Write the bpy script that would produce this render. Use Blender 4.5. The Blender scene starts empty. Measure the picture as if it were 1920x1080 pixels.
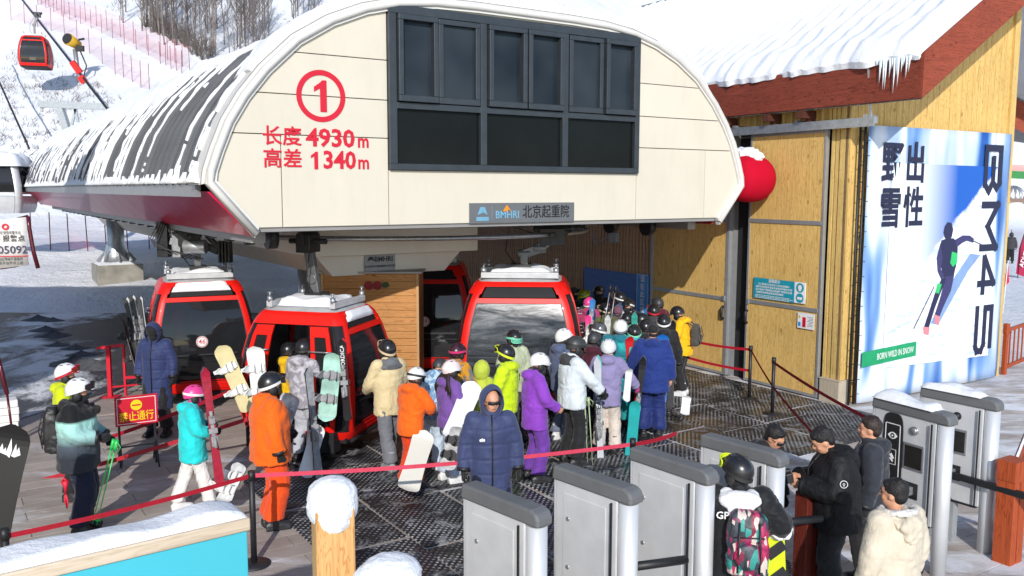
import bpy, bmesh, math, random
import numpy as np
from mathutils import Vector, Matrix, noise
random.seed(7)
scene = bpy.context.scene
COL = scene.collection
QUEUE = []          # finished objects, linked to the scene in one go at the end (keeps the build fast)

# ------------------------------------------------------------------ camera, world, sun, exposure
cam_data = bpy.data.cameras.new('camera')
cam_data.lens = 36.0 * 1640 / 1920
cam_data.sensor_width = 36.0
cam_data.clip_start = 0.1
cam_data.clip_end = 1500
cam = bpy.data.objects.new('camera', cam_data)
COL.objects.link(cam)
PITCH = math.radians(6.4); ROLL = math.radians(0.12); CAMH = 3.9
cam.matrix_world = (Matrix.Translation((0, 0, CAMH)) @ Matrix.Rotation(math.pi/2 - PITCH, 4, 'X')
                    @ Matrix.Rotation(ROLL, 4, 'Z'))
scene.camera = cam

SUN_EL = math.radians(25.5); SUN_AZ = math.radians(179.5)      # azimuth measured from +Y towards +X
world = bpy.data.worlds.new('World'); scene.world = world
world.use_nodes = True
wn = world.node_tree.nodes; wl = world.node_tree.links
wn.clear()
wo = wn.new('ShaderNodeOutputWorld'); wb = wn.new('ShaderNodeBackground'); ws = wn.new('ShaderNodeTexSky')
ws.sky_type = 'NISHITA'; ws.sun_disc = False
ws.sun_elevation = SUN_EL; ws.sun_rotation = SUN_AZ
ws.altitude = 1500; ws.air_density = 1.0; ws.dust_density = 0.6
wb.inputs['Strength'].default_value = 0.15
wl.new(ws.outputs[0], wb.inputs[0]); wl.new(wb.outputs[0], wo.inputs[0])
sd = bpy.data.lights.new('sun', 'SUN'); sd.energy = 3.3; sd.angle = math.radians(0.5); sd.color = (1.0, 0.955, 0.9)
sun = bpy.data.objects.new('sun', sd); COL.objects.link(sun)
sdir = Vector((math.sin(SUN_AZ)*math.cos(SUN_EL), math.cos(SUN_AZ)*math.cos(SUN_EL), math.sin(SUN_EL)))
sun.rotation_euler = sdir.to_track_quat('Z', 'Y').to_euler()
sun.location = (0, -20, 30)
scene.view_settings.view_transform = 'Standard'; scene.view_settings.look = 'None'
scene.view_settings.exposure = 0.33; scene.view_settings.gamma = 1.0
scene.view_settings.use_curve_mapping = False

# ------------------------------------------------------------------ placing helpers (survey of the site from the lens)
_cp, _sp = math.cos(PITCH), math.sin(PITCH)
_F = Vector((0, _cp, -_sp)); _R = Vector((1, 0, 0)); _U = Vector((0, _sp, _cp)); _C = Vector((0, 0, CAMH))
def ray(x, y): return _F + _R*((x-960)/1640) + _U*((540-y)/1640)
def G(x, y, z=0.0):
    d = ray(x, y); return _C + d*((z-CAMH)/d.z)
def D(x, y, Y):
    d = ray(x, y); return _C + d*(Y/d.y)

# ------------------------------------------------------------------ materials
def srgb(h):
    h = h.lstrip('#'); r = [int(h[i:i+2], 16)/255 for i in (0, 2, 4)]
    return tuple((v/12.92 if v <= .04045 else ((v+.055)/1.055)**2.4) for v in r)
def scl(c, k): return tuple(min(1, v*k) for v in c)
_M = {}
def newmat(name):
    m = bpy.data.materials.new(name); m.use_nodes = True
    nt = m.node_tree; b = nt.nodes['Principled BSDF']
    return m, nt, b
def N(nt, typ, **kw):
    n = nt.nodes.new(typ)
    for k, v in kw.items():
        if k.startswith('i_'): n.inputs[k[2:].replace('_', ' ')].default_value = v
        else: setattr(n, k, v)
    return n
def ramp(nt, src, stops, interp='LINEAR'):
    r = nt.nodes.new('ShaderNodeValToRGB'); r.color_ramp.interpolation = interp
    e = r.color_ramp.elements
    while len(e) < len(stops): e.new(0.5)
    for el, (p, c) in zip(e, stops):
        el.position = p; el.color = (*c, 1) if len(c) == 3 else c
    nt.links.new(src, r.inputs[0]); return r
def coord(nt, kind='Object', scale=(1, 1, 1), rot=(0, 0, 0)):
    t = nt.nodes.new('ShaderNodeTexCoord'); m = nt.nodes.new('ShaderNodeMapping')
    m.inputs['Scale'].default_value = scale; m.inputs['Rotation'].default_value = rot
    nt.links.new(t.outputs[kind], m.inputs[0]); return m.outputs[0]
def bump(nt, b, height, strength=.3, dist=.01, prev=None):
    n = nt.nodes.new('ShaderNodeBump'); n.inputs['Strength'].default_value = strength; n.inputs['Distance'].default_value = dist
    nt.links.new(height, n.inputs['Height'])
    if prev: nt.links.new(prev, n.inputs['Normal'])
    nt.links.new(n.outputs[0], b.inputs['Normal']); return n.outputs[0]
def ntex(nt, vec, scale, detail=4, rough=.55, dist=0.0):
    n = nt.nodes.new('ShaderNodeTexNoise'); n.inputs['Scale'].default_value = scale; n.inputs['Detail'].default_value = detail
    n.inputs['Roughness'].default_value = rough; n.inputs['Distortion'].default_value = dist
    if vec: nt.links.new(vec, n.inputs['Vector'])
    return n.outputs['Fac']
def solid(name, color, rough=.5, metal=0.0, var=.12, vscale=6, bumps=0.0, coat=0.0, spec=.5, kind='Object', bscale=40):
    if name in _M: return _M[name]
    m, nt, b = newmat(name)
    v = coord(nt, kind)
    f = ntex(nt, v, vscale, 5)
    r = ramp(nt, f, [(.3, scl(color, 1-var)), (.7, scl(color, 1+var*.6))])
    nt.links.new(r.outputs[0], b.inputs['Base Color'])
    b.inputs['Roughness'].default_value = rough; b.inputs['Metallic'].default_value = metal
    b.inputs['Specular IOR Level'].default_value = spec; b.inputs['Coat Weight'].default_value = coat
    if bumps: bump(nt, b, ntex(nt, v, bscale, 3), bumps, .01)
    _M[name] = m; return m
def fabric(name, color, rough=.75, amp=.55, sheen=.15, color2=None, pscale=6, quilt=False, grad=None):
    """cloth: wrinkle relief from stretched noise, optional two-tone pattern, quilting or vertical dye fade"""
    if name in _M: return _M[name]
    m, nt, b = newmat(name)
    v = coord(nt, 'Object')
    if color2:
        f = ntex(nt, v, pscale, 3, .6, .6)
        r = ramp(nt, f, [(.44, color), (.52, color2)])
        nt.links.new(r.outputs[0], b.inputs['Base Color'])
    elif grad:
        sep = N(nt, 'ShaderNodeSeparateXYZ'); nt.links.new(v, sep.inputs[0])
        mr = N(nt, 'ShaderNodeMapRange'); mr.inputs['From Min'].default_value = grad[0]; mr.inputs['From Max'].default_value = grad[1]
        nt.links.new(sep.outputs['Z'], mr.inputs['Value'])
        r = ramp(nt, mr.outputs[0], grad[2]); nt.links.new(r.outputs[0], b.inputs['Base Color'])
    else:
        f = ntex(nt, v, 5, 4)
        r = ramp(nt, f, [(.3, scl(color, .86)), (.7, scl(color, 1.08))])
        nt.links.new(r.outputs[0], b.inputs['Base Color'])
    b.inputs['Roughness'].default_value = rough; b.inputs['Specular IOR Level'].default_value = .25
    b.inputs['Sheen Weight'].default_value = sheen
    v2 = coord(nt, 'Object', (7, 7, 3.0), (.35, .25, 0))
    h = ntex(nt, v2, 1.6, 5, .55, 1.2)
    nrm = bump(nt, b, h, amp, .035)
    mu = nt.nodes.new('ShaderNodeTexNoise'); mu.noise_type = 'RIDGED_MULTIFRACTAL'; mu.inputs['Scale'].default_value = 1.0; mu.inputs['Detail'].default_value = 3; mu.inputs['Distortion'].default_value = .8
    nt.links.new(coord(nt, 'Object', (5, 5, 8), (.5, .2, .3)), mu.inputs['Vector'])
    nrm = bump(nt, b, mu.outputs['Fac'], amp*.75, .016, nrm)
    if quilt:
        w = N(nt, 'ShaderNodeTexWave', wave_type='BANDS', bands_direction='Z', wave_profile='SIN')
        w.inputs['Scale'].default_value = 2.1; w.inputs['Distortion'].default_value = 1.2; w.inputs['Detail'].default_value = 1
        nt.links.new(v, w.inputs['Vector'])
        rr = ramp(nt, w.outputs['Fac'], [(0, (0, 0, 0)), (.22, (1, 1, 1))])
        bump(nt, b, rr.outputs[0], .35, .02, nrm)
    _M[name] = m; return m

def mat_snow(name='snow', scale=1.0, rough=.6, kind='Object', amp=.5):
    if name in _M: return _M[name]
    m, nt, b = newmat(name)
    v = coord(nt, kind, (scale,)*3)
    f = ntex(nt, v, 1.2, 6, .6)
    r = ramp(nt, f, [(.3, (.80, .82, .86)), (.65, (.88, .89, .91))])
    nt.links.new(r.outputs[0], b.inputs['Base Color'])
    b.inputs['Roughness'].default_value = rough; b.inputs['Specular IOR Level'].default_value = .25
    h = ntex(nt, v, 14, 6, .65)
    n1 = bump(nt, b, h, amp, .03)
    bump(nt, b, ntex(nt, v, 120, 3, .7), .5, .004, n1)
    _M[name] = m; return m
SNOW = mat_snow()

def mat_wood(name, c1, c2, axis='Z', gscale=1.0, knots=True, rough=.6):
    if name in _M: return _M[name]
    m, nt, b = newmat(name)
    sc = {'Z': (9, 9, .8), 'Y': (9, .8, 9), 'X': (.8, 9, 9)}[axis]
    v = coord(nt, 'Object', tuple(s*gscale for s in sc))
    f = ntex(nt, v, 1.0, 3, .5, 1.4)
    mul = N(nt, 'ShaderNodeMath', operation='MULTIPLY'); mul.inputs[1].default_value = 11
    nt.links.new(f, mul.inputs[0])
    fr = N(nt, 'ShaderNodeMath', operation='FRACT'); nt.links.new(mul.outputs[0], fr.inputs[0])
    r = ramp(nt, fr.outputs[0], [(0, c2), (.18, c1), (.8, c1), (1, c2)])
    out = r.outputs[0]
    if knots:
        vo = N(nt, 'ShaderNodeTexVoronoi'); vo.inputs['Scale'].default_value = .55
        vk = coord(nt, 'Object', tuple((3.4 if s > 2 else 1.7)*gscale for s in sc))
        nt.links.new(vk, vo.inputs['Vector'])
        vo.inputs['Scale'].default_value = 1.3
        kr = ramp(nt, vo.outputs['Distance'], [(.05, (1, 1, 1)), (.13, (0, 0, 0))])
        mx = N(nt, 'ShaderNodeMixRGB'); mx.inputs[2].default_value = (*scl(c2, .55), 1)
        mf = N(nt, 'ShaderNodeMath', operation='MULTIPLY'); mf.inputs[1].default_value = .75
        nt.links.new(kr.outputs[0], mf.inputs[0]); nt.links.new(mf.outputs[0], mx.inputs[0]); nt.links.new(out, mx.inputs[1])
        out = mx.outputs[0]
    f2 = ntex(nt, coord(nt, 'Object'), 1.1, 3)
    r2 = ramp(nt, f2, [(.3, (.86, .86, .86)), (.7, (1, 1, 1))])
    fg = ntex(nt, coord(nt, 'Object', tuple(s_*(7 if s_ > 2 else 1.6)*gscale for s_ in sc)), 1.0, 3, .6)
    rg = ramp(nt, fg, [(.35, (.80, .78, .74)), (.6, (1, 1, 1))])
    m0 = N(nt, 'ShaderNodeMixRGB', blend_type='MULTIPLY'); m0.inputs[0].default_value = 1
    nt.links.new(out, m0.inputs[1]); nt.links.new(rg.outputs[0], m0.inputs[2]); out = m0.outputs[0]
    mm = N(nt, 'ShaderNodeMixRGB', blend_type='MULTIPLY'); mm.inputs[0].default_value = 1
    nt.links.new(out, mm.inputs[1]); nt.links.new(r2.outputs[0], mm.inputs[2])
    nt.links.new(mm.outputs[0], b.inputs['Base Color'])
    b.inputs['Roughness'].default_value = rough; b.inputs['Specular IOR Level'].default_value = .3
    bump(nt, b, fr.outputs[0], .12, .004)
    _M[name] = m; return m

def mat_glass_dark(name, tint=(.02, .022, .025), alpha=.35, rough=.04):
    """smoked acrylic: part see-through, part mirror-like"""
    if name in _M: return _M[name]
    m, nt, b = newmat(name)
    b.inputs['Base Color'].default_value = (*tint, 1); b.inputs['Roughness'].default_value = rough
    b.inputs['Specular IOR Level'].default_value = .6
    f = ntex(nt, coord(nt, 'Object'), 1.7, 2)
    bump(nt, b, f, .12, .02)
    tr = N(nt, 'ShaderNodeBsdfTransparent'); tr.inputs[0].default_value = (.75, .75, .78, 1)
    mix = N(nt, 'ShaderNodeMixShader'); mix.inputs[0].default_value = 1-alpha
    out = nt.nodes['Material Output']
    nt.links.new(tr.outputs[0], mix.inputs[1]); nt.links.new(b.outputs[0], mix.inputs[2]); nt.links.new(mix.outputs[0], out.inputs[0])
    _M[name] = m; return m

# ------------------------------------------------------------------ mesh building
class MB:
    def __init__(s): s.v = []; s.f = []; s.m = []; s.sm = []
    def add(s, verts, faces, mi=0, smooth=False):
        o = len(s.v); s.v += [tuple(p) for p in verts]
        for fc in faces:
            s.f.append(tuple(i+o for i in fc)); s.m.append(mi); s.sm.append(smooth)
        return s
    def box(s, x0, x1, y0, y1, z0, z1, mi=0, M=None):
        vs = [Vector((x, y, z)) for z in (z0, z1) for x, y in ((x0, y0), (x1, y0), (x1, y1), (x0, y1))]
        if M: vs = [M @ p for p in vs]
        return s.add(vs, [(0, 3, 2, 1), (4, 5, 6, 7), (0, 1, 5, 4), (1, 2, 6, 5), (2, 3, 7, 6), (3, 0, 4, 7)], mi)
    def bar(s, p0, p1, w, h, mi=0, up=(0, 0, 1)):
        p0, p1 = Vector(p0), Vector(p1); d = (p1-p0); L = d.length; d.normalize()
        u = Vector(up)
        if abs(u.dot(d)) > .95: u = Vector((0, 1, 0))
        x = d.cross(u).normalized(); z = x.cross(d)
        M = Matrix.Translation(p0) @ Matrix((x, d, z)).transposed().to_4x4()
        return s.box(-w/2, w/2, 0, L, -h/2, h/2, mi, M)
    def tube(s, pts, radii, n=8, mi=0, smooth=True, caps=True, squash=None, ref=None):
        pts = [Vector(p) for p in pts]
        if not hasattr(radii, '__len__'): radii = [radii]*len(pts)
        o = len(s.v); x = None
        for i, p in enumerate(pts):
            d = (pts[min(i+1, len(pts)-1)]-pts[max(i-1, 0)]).normalized()
            if x is None:
                a = Vector(ref) if ref else (Vector((0, 0, 1)) if abs(d.z) < .9 else Vector((1, 0, 0)))
                x = (a-d*a.dot(d)).normalized()
            else: x = (x-d*x.dot(d)).normalized()
            y = d.cross(x)
            r = radii[i]; ra, rb = (r if hasattr(r, '__len__') else (r, r))
            for k in range(n):
                t = 2*math.pi*k/n
                s.v.append(tuple(p+x*math.cos(t)*ra+y*math.sin(t)*rb))
        for i in range(len(pts)-1):
            for k in range(n):
                a = o+i*n+k; b = o+i*n+(k+1) % n
                s.f.append((a, b, b+n, a+n)); s.m.append(mi); s.sm.append(smooth)
        if caps:
            s.f.append(tuple(o+k for k in range(n))[::-1]); s.m.append(mi); s.sm.append(False)
            e = o+(len(pts)-1)*n
            s.f.append(tuple(e+k for k in range(n))); s.m.append(mi); s.sm.append(False)
        return s
    def ell(s, c, r, n=12, m=8, mi=0, M=None):
        c = Vector(c); vs = []; fs = []
        for i in range(m+1):
            t = math.pi*i/m
            for k in range(n):
                a = 2*math.pi*k/n
                p = Vector((r[0]*math.sin(t)*math.cos(a), r[1]*math.sin(t)*math.sin(a), r[2]*math.cos(t)))
                if M: p = M @ p
                vs.append(c+p)
        for i in range(m):
            for k in range(n):
                a = i*n+k; b = i*n+(k+1) % n
                if i == 0: fs.append((a, a+n, b+n))
                elif i == m-1: fs.append((a, a+n, b))
                else: fs.append((a, a+n, b+n, b))
        return s.add(vs, fs, mi, True)
    def grid(s, P, mi=0, smooth=True, closeu=False):
        nu, nv = len(P), len(P[0]); vs = [p for r in P for p in r]; fs = []
        for i in range(nu if closeu else nu-1):
            for j in range(nv-1):
                a = i*nv+j; b = ((i+1) % nu)*nv+j
                fs.append((a, b, b+1, a+1))
        return s.add(vs, fs, mi, smooth)
    def prism(s, poly, fn, d0, d1, mi=0):
        n = len(poly)
        vs = [fn(a, b, d0) for a, b in poly]+[fn(a, b, d1) for a, b in poly]
        fs = [tuple(range(n))[::-1], tuple(range(n, 2*n))]+[(i, (i+1) % n, (i+1) % n+n, i+n) for i in range(n)]
        return s.add(vs, fs, mi)
    def mesh(s, name, mats, recalc=True):
        me = bpy.data.meshes.new(name)
        me.from_pydata(s.v, [], s.f)
        for m in (mats if isinstance(mats, (list, tuple)) else [mats]): me.materials.append(m)
        me.polygons.foreach_set('material_index', s.m)
        me.polygons.foreach_set('use_smooth', s.sm)
        if recalc:
            bm = bmesh.new(); bm.from_mesh(me)
            bmesh.ops.recalc_face_normals(bm, faces=bm.faces); bm.to_mesh(me); bm.free()
        me.update(); return me
    def build(s, name, mats, parent=None, **kw):
        return link(name, s.mesh(name, mats, kw.pop('recalc', True)), parent, **kw)

def link(name, data, parent=None, loc=None, rot=None, M=None, bevel=0, label=None, kind=None, cat=None, group=None, thick=0):
    o = bpy.data.objects.new(name, data); QUEUE.append(o)
    if parent: o.parent = parent
    if M is not None: o.matrix_local = M
    if loc is not None: o.location = loc
    if rot is not None: o.rotation_euler = rot
    if bevel:
        b = o.modifiers.new('bevel', 'BEVEL'); b.width = bevel; b.segments = 2; b.limit_method = 'ANGLE'; b.angle_limit = math.radians(35)
    if label: o['label'] = label
    if kind: o['kind'] = kind
    if cat: o['category'] = cat
    if group: o['group'] = group
    return o
def thing(name, label, cat, loc=(0, 0, 0), rz=0.0, group=None):
    o = bpy.data.objects.new(name, None); QUEUE.append(o); o.empty_display_size = .2
    o.location = loc; o.rotation_euler = (0, 0, rz); o['label'] = label; o['category'] = cat
    if group: o['group'] = group
    return o
def tag(o, label, cat, group=None):
    o['label'] = label; o['category'] = cat
    if group: o['group'] = group
    return o
def frame(right, up, origin):
    r = Vector(right).normalized(); u = Vector(up).normalized(); n = r.cross(u)
    return Matrix.Translation(Vector(origin)) @ Matrix((r, u, n)).transposed().to_4x4()
def remesh(mb, voxel, smooth=3, mats=None, name='body', wr=0.0, wseed=0, wscale=(7, 7, 4)):
    me = mb.mesh('tmp', mats or [SNOW], recalc=True)
    o = bpy.data.objects.new('tmp', me); COL.objects.link(o)
    r = o.modifiers.new('r', 'REMESH'); r.mode = 'VOXEL'; r.voxel_size = voxel; r.use_smooth_shade = True
    if smooth:
        q = o.modifiers.new('s', 'SMOOTH'); q.iterations = smooth; q.factor = .5
    dg = bpy.context.evaluated_depsgraph_get()
    res = bpy.data.meshes.new_from_object(o.evaluated_get(dg))
    res.name = name
    bpy.data.objects.remove(o); bpy.data.meshes.remove(me)
    res.materials.clear()
    for m in (mats if isinstance(mats, (list, tuple)) else [mats]): res.materials.append(m)
    n = len(res.polygons)
    res.polygons.foreach_set('material_index', [0]*n); res.polygons.foreach_set('use_smooth', [True]*n)
    if wr:
        off = Vector((wseed*3.7, wseed*1.3, wseed*2.1))
        nv_ = len(res.vertices); co = np.empty(nv_*3, 'f'); no = np.empty(nv_*3, 'f')
        res.vertices.foreach_get('co', co); res.vertices.foreach_get('normal', no)
        co = co.reshape(-1, 3); no = no.reshape(-1, 3)
        amt = np.empty(nv_, 'f')
        for i, c in enumerate(co.tolist()):
            q = Vector((c[0]*wscale[0], c[1]*wscale[1], c[2]*wscale[2]))+off
            q2 = q + Vector((0, 0, 1.5*noise.noise(q*.6)))
            cr = 1-min(1, abs(noise.noise(Vector((q2.x*.55, q2.y*.55, q2.z*1.25))))*5.5)
            amt[i] = wr*(noise.noise(q2*1.3)+.6*abs(noise.noise(q2*2.6))-.2-.75*cr*cr)
        res.vertices.foreach_set('co', (co+no*amt[:, None]).ravel())
    res.update()
    return res
_T = {}
def text(body, size, mat, parent, M, bold=.0, extrude=.002, sx=1.0, align='CENTER', name='lettering', shear=0, space=1.0, wfit=None):
    key = (body, bold, extrude, align, shear, space)
    if key not in _T:
        c = bpy.data.curves.new('t', 'FONT'); c.body = body; c.offset = bold; c.extrude = extrude; c.resolution_u = 2
        c.align_x = align; c.align_y = 'CENTER'; c.shear = shear; c.space_character = space
        o = bpy.data.objects.new('t', c); COL.objects.link(o)
        bpy.context.view_layer.update()
        me = bpy.data.meshes.new_from_object(o.evaluated_get(bpy.context.evaluated_depsgraph_get()))
        bpy.data.objects.remove(o); me.name = 'lettering'; me.materials.clear(); me.materials.append(None)
        _T[key] = me
    me = _T[key].copy(); me.materials[0] = mat
    if wfit:
        xs = [v.co.x for v in me.vertices]; sx = wfit/((max(xs)-min(xs))*size)
    for v in me.vertices: v.co.x *= size*sx; v.co.y *= size; v.co.z *= 1
    return link(name, me, parent, M=M)
def ring2d(r0, r1, n=40): 
    return [(math.cos(2*math.pi*i/n)*r1, math.sin(2*math.pi*i/n)*r1) for i in range(n)], [(math.cos(2*math.pi*i/n)*r0, math.sin(2*math.pi*i/n)*r0) for i in range(n)]
def annulus(mb, fn, cx, cy, r0, r1, d0, d1, n=40, mi=0):
    for i in range(n):
        a = 2*math.pi*i/n; b = 2*math.pi*(i+1)/n
        mb.prism([(cx+math.cos(a)*r0, cy+math.sin(a)*r0), (cx+math.cos(a)*r1, cy+math.sin(a)*r1), (cx+math.cos(b)*r1, cy+math.sin(b)*r1), (cx+math.cos(b)*r0, cy+math.sin(b)*r0)], fn, d0, d1, mi)
def disc(mb, fn, cx, cy, r, d0, d1, n=28, mi=0, ry=None):
    mb.prism([(cx+math.cos(2*math.pi*i/n)*r, cy+math.sin(2*math.pi*i/n)*(ry or r)) for i in range(n)], fn, d0, d1, mi)
def clip(poly, xa, xb, ya, yb):
    def cut(P, f, g):
        out = []
        for i in range(len(P)):
            a, b = P[i], P[(i+1) % len(P)]
            fa, fb = f(a), f(b)
            if fa >= 0: out.append(a)
            if fa*fb < 0:
                t = fa/(fa-fb); out.append((a[0]+(b[0]-a[0])*t, a[1]+(b[1]-a[1])*t))
        return out
    for f in (lambda p: p[0]-xa, lambda p: xb-p[0], lambda p: p[1]-ya, lambda p: yb-p[1]):
        if len(poly) < 3: return []
        poly = cut(poly, f, None)
    return poly
def snowcap(mb, poly_fn, nu, nv, h, seed, mi=0, edge=.35, amp=.25):
    """lump of snow on a surface: poly_fn(u,v)->(point, up) for u,v in 0..1; rounded at the rim"""
    top = []; bot = []
    for i in range(nu+1):
        rt = []; rb = []
        for j in range(nv+1):
            u, v = i/nu, j/nv
            p, up = poly_fn(u, v)
            e = min(u, 1-u, v, 1-v)/edge*2
            k = math.sqrt(max(0, 1-(1-min(1, e))**2))
            q = noise.noise(Vector((p[0]*3+seed, p[1]*3, p[2]*3)))
            rt.append(Vector(p)+Vector(up)*(h*(k*(1+amp*q*2))+.004)); rb.append(Vector(p))
        top.append(rt); bot.append(rb)
    mb.grid(top, mi); mb.grid(bot, mi)
    # rim
    loop_t = top[0]+[r[-1] for r in top[1:]]+top[-1][::-1][1:]+[r[0] for r in top[::-1][1:-1]]
    loop_b = bot[0]+[r[-1] for r in bot[1:]]+bot[-1][::-1][1:]+[r[0] for r in bot[::-1][1:-1]]
    n = len(loop_t)
    mb.add(loop_t+loop_b, [(i, (i+1) % n, (i+1) % n+n, i+n) for i in range(n)], mi, True)

# shared colours
M_RED = solid('cabin_red', srgb('#de180e'), .42, 0, .10, 3, coat=.06, spec=.35)
M_DARK = solid('dark_metal', (.03, .032, .035), .45, .5, .3, 8)
M_BLACK = solid('black_plastic', (.015, .015, .017), .5, 0, .2, 8)
M_GREY = solid('grey_paint', (.33, .35, .36), .45, .2, .12, 5)
M_STEEL = solid('galvanised_steel', (.42, .44, .46), .38, .7, .2, 12)
M_ALU = solid('brushed_aluminium', (.72, .73, .74), .32, .55, .06, 6)
M_WHITE = solid('white_paint', (.78, .78, .76), .5, 0, .05, 4)
M_ROOFGREY = solid('roof_light_grey', (.52, .53, .54), .5, .1, .15, 7)
M_TAPE = solid('red_webbing', srgb('#a80d26'), .6, 0, .15, 20)
M_TAPE2 = solid('pink_red_webbing', srgb('#d0405a'), .6, 0, .1, 20)
M_CREAM = solid('cream_panel', srgb('#dfd8c8'), .5, 0, .03, 1.5)
M_TRIM = solid('white_trim', (.64, .63, .60), .45, 0, .05, 3)
M_SIGNRED = solid('sign_red_ink', srgb('#c8102e'), .5, 0, .04, 5)
# ================================================================== ground, slopes, paving, asphalt
def smooth(a, b, x):
    t = max(0, min(1, (x-a)/(b-a))); return t*t*(3-2*t)
def terrain_h(x, y):
    left = 1-smooth(-14, 34, x-0.1*y)
    start = 43+46*(1-left)
    s = max(0, y-start)
    h = .50*s*smooth(0, 16, s) - .0009*s*s*.6
    # ski piste: a smoother, slightly sunken shelf across the left slope
    if left > .1:
        h += 1.2*noise.noise(Vector((x*.04, y*.05, 1)))*smooth(0, 10, s)
        h += .35*noise.noise(Vector((x*.22, y*.22, 5)))*smooth(0, 6, s)
    h += .12*noise.noise(Vector((x*.5, y*.5, 9)))*smooth(24, 32, y)*(1-smooth(-3, 2, x)) 
    # snow bank at the back edge of the asphalt yard
    if x < 0: h += (.35+.18*noise.noise(Vector((x*.35, y*.3, 2))))*smooth(27.2, 29.0, y)*(1-smooth(36, 42, y))*(1-smooth(-5, -2, x))
    if x < 0: h += .12*max(0, min(y, 40)-28.5)*(1-smooth(-9, -4, x))*(1-smooth(44, 60, y)) + .10*noise.noise(Vector((x*1.1, y*1.1, 4)))*smooth(28, 30, y)*(1-smooth(-9, -4, x))  # gentle rise added to tilt the snow towards the sun and brighten it
    if y > 150: h += .12*(y-150)
    return h-.02
ys = [-30, -15, -5] + [i*2.0 for i in range(0, 13)] + [25+.45*i for i in range(60)] + [52+1.2*i for i in range(75)] + [142+8*i for i in range(32)]
xs = sorted(set([-260, -200, -160, -130, -110]+[-95+1.1*i for i in range(90)]+[5+4*i for i in range(25)]+[105+12*i for i in range(15)]))
P = [[Vector((x*(1 if y < 140 else 1+(y-140)/200), y, terrain_h(x, y))) for y in ys] for x in xs]
mb = MB(); mb.grid(P, 0, True)
m, nt, b = newmat('snow_ground')
v = coord(nt, 'Object')
f = ntex(nt, v, .35, 6, .6)
r = ramp(nt, f, [(.3, (.74, .76, .80)), (.6, (.86, .87, .89))])
# sparse grass and scrub poking through on the ungroomed slope
g = ntex(nt, coord(nt, 'Object', (1, .5, 1)), 1.7, 8, .72)
g2 = ntex(nt, v, .09, 2)
mg = N(nt, 'ShaderNodeMath', operation='MULTIPLY'); nt.links.new(g, mg.inputs[0]); nt.links.new(g2, mg.inputs[1])
gr = ramp(nt, mg.outputs[0], [(.37, (0, 0, 0)), (.42, (.8, .8, .8))])
sep = N(nt, 'ShaderNodeSeparateXYZ'); nt.links.new(v, sep.inputs[0])
zz = N(nt, 'ShaderNodeMapRange'); zz.inputs['From Min'].default_value = 1.2; zz.inputs['From Max'].default_value = 5; nt.links.new(sep.outputs['Z'], zz.inputs['Value'])
gm = N(nt, 'ShaderNodeMath', operation='MULTIPLY'); nt.links.new(gr.outputs[0], gm.inputs[0]); nt.links.new(zz.outputs[0], gm.inputs[1])
mx = N(nt, 'ShaderNodeMixRGB'); mx.inputs[2].default_value = (.22, .18, .15, 1)
nt.links.new(gm.outputs[0], mx.inputs[0]); nt.links.new(r.outputs[0], mx.inputs[1]); nt.links.new(mx.outputs[0], b.inputs['Base Color'])
b.inputs['Roughness'].default_value = .7; b.inputs['Specular IOR Level'].default_value = .2
n1 = bump(nt, b, ntex(nt, v, 2.2, 8, .7), .8, .22)
bump(nt, b, ntex(nt, coord(nt, 'Object', (1, .35, 1), (0, 0, .7)), 3.5, 4, .6), .4, .1, n1)
M_SNOWG = m
snow_ground = mb.build('ground', M_SNOWG, kind='structure')

# paved forecourt
m, nt, b = newmat('forecourt_paving')
v = coord(nt, 'Generated' if False else 'Object', (1, 1, 1))
geo = N(nt, 'ShaderNodeNewGeometry'); mp = N(nt, 'ShaderNodeMapping'); nt.links.new(geo.outputs['Position'], mp.inputs[0])
v = mp.outputs[0]
oi = N(nt, 'ShaderNodeObjectInfo')
f = ntex(nt, v, 1.3, 6, .6)
r = ramp(nt, f, [(.3, (.30, .25, .215)), (.7, (.44, .38, .335))])
vr = N(nt, 'ShaderNodeMapRange'); vr.inputs['To Min'].default_value = .86; vr.inputs['To Max'].default_value = 1.12; nt.links.new(oi.outputs['Random'], vr.inputs['Value'])
mm = N(nt, 'ShaderNodeMixRGB', blend_type='MULTIPLY'); mm.inputs[0].default_value = 1
nt.links.new(r.outputs[0], mm.inputs[1]); nt.links.new(vr.outputs[0], mm.inputs[2])
mp2 = N(nt, 'ShaderNodeMapping'); mp2.inputs['Rotation'].default_value = (0, 0, -.6); mp2.inputs['Scale'].default_value = (.5, 1.6, 1); nt.links.new(geo.outputs['Position'], mp2.inputs[0])
s1 = ntex(nt, mp2.outputs[0], 1.1, 8, .72, .5)
sx = N(nt, 'ShaderNodeSeparateXYZ'); nt.links.new(geo.outputs['Position'], sx.inputs[0])
xr = N(nt, 'ShaderNodeMapRange'); xr.inputs['From Min'].default_value = -6; xr.inputs['From Max'].default_value = 5; xr.inputs['To Min'].default_value = -.05; xr.inputs['To Max'].default_value = .07
nt.links.new(sx.outputs['X'], xr.inputs['Value'])
ad = N(nt, 'ShaderNodeMath', operation='ADD'); nt.links.new(s1, ad.inputs[0]); nt.links.new(xr.outputs[0], ad.inputs[1])
sr = ramp(nt, ad.outputs[0], [(.50, (0, 0, 0)), (.66, (1, 1, 1))])
mx = N(nt, 'ShaderNodeMixRGB'); mx.inputs[2].default_value = (.72, .74, .78, 1)
mf = N(nt, 'ShaderNodeMath', operation='MULTIPLY'); mf.inputs[1].default_value = .85; nt.links.new(sr.outputs[0], mf.inputs[0])
nt.links.new(mf.outputs[0], mx.inputs[0]); nt.links.new(mm.outputs[0], mx.inputs[1]); nt.links.new(mx.outputs[0], b.inputs['Base Color'])
b.inputs['Roughness'].default_value = .65
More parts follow.
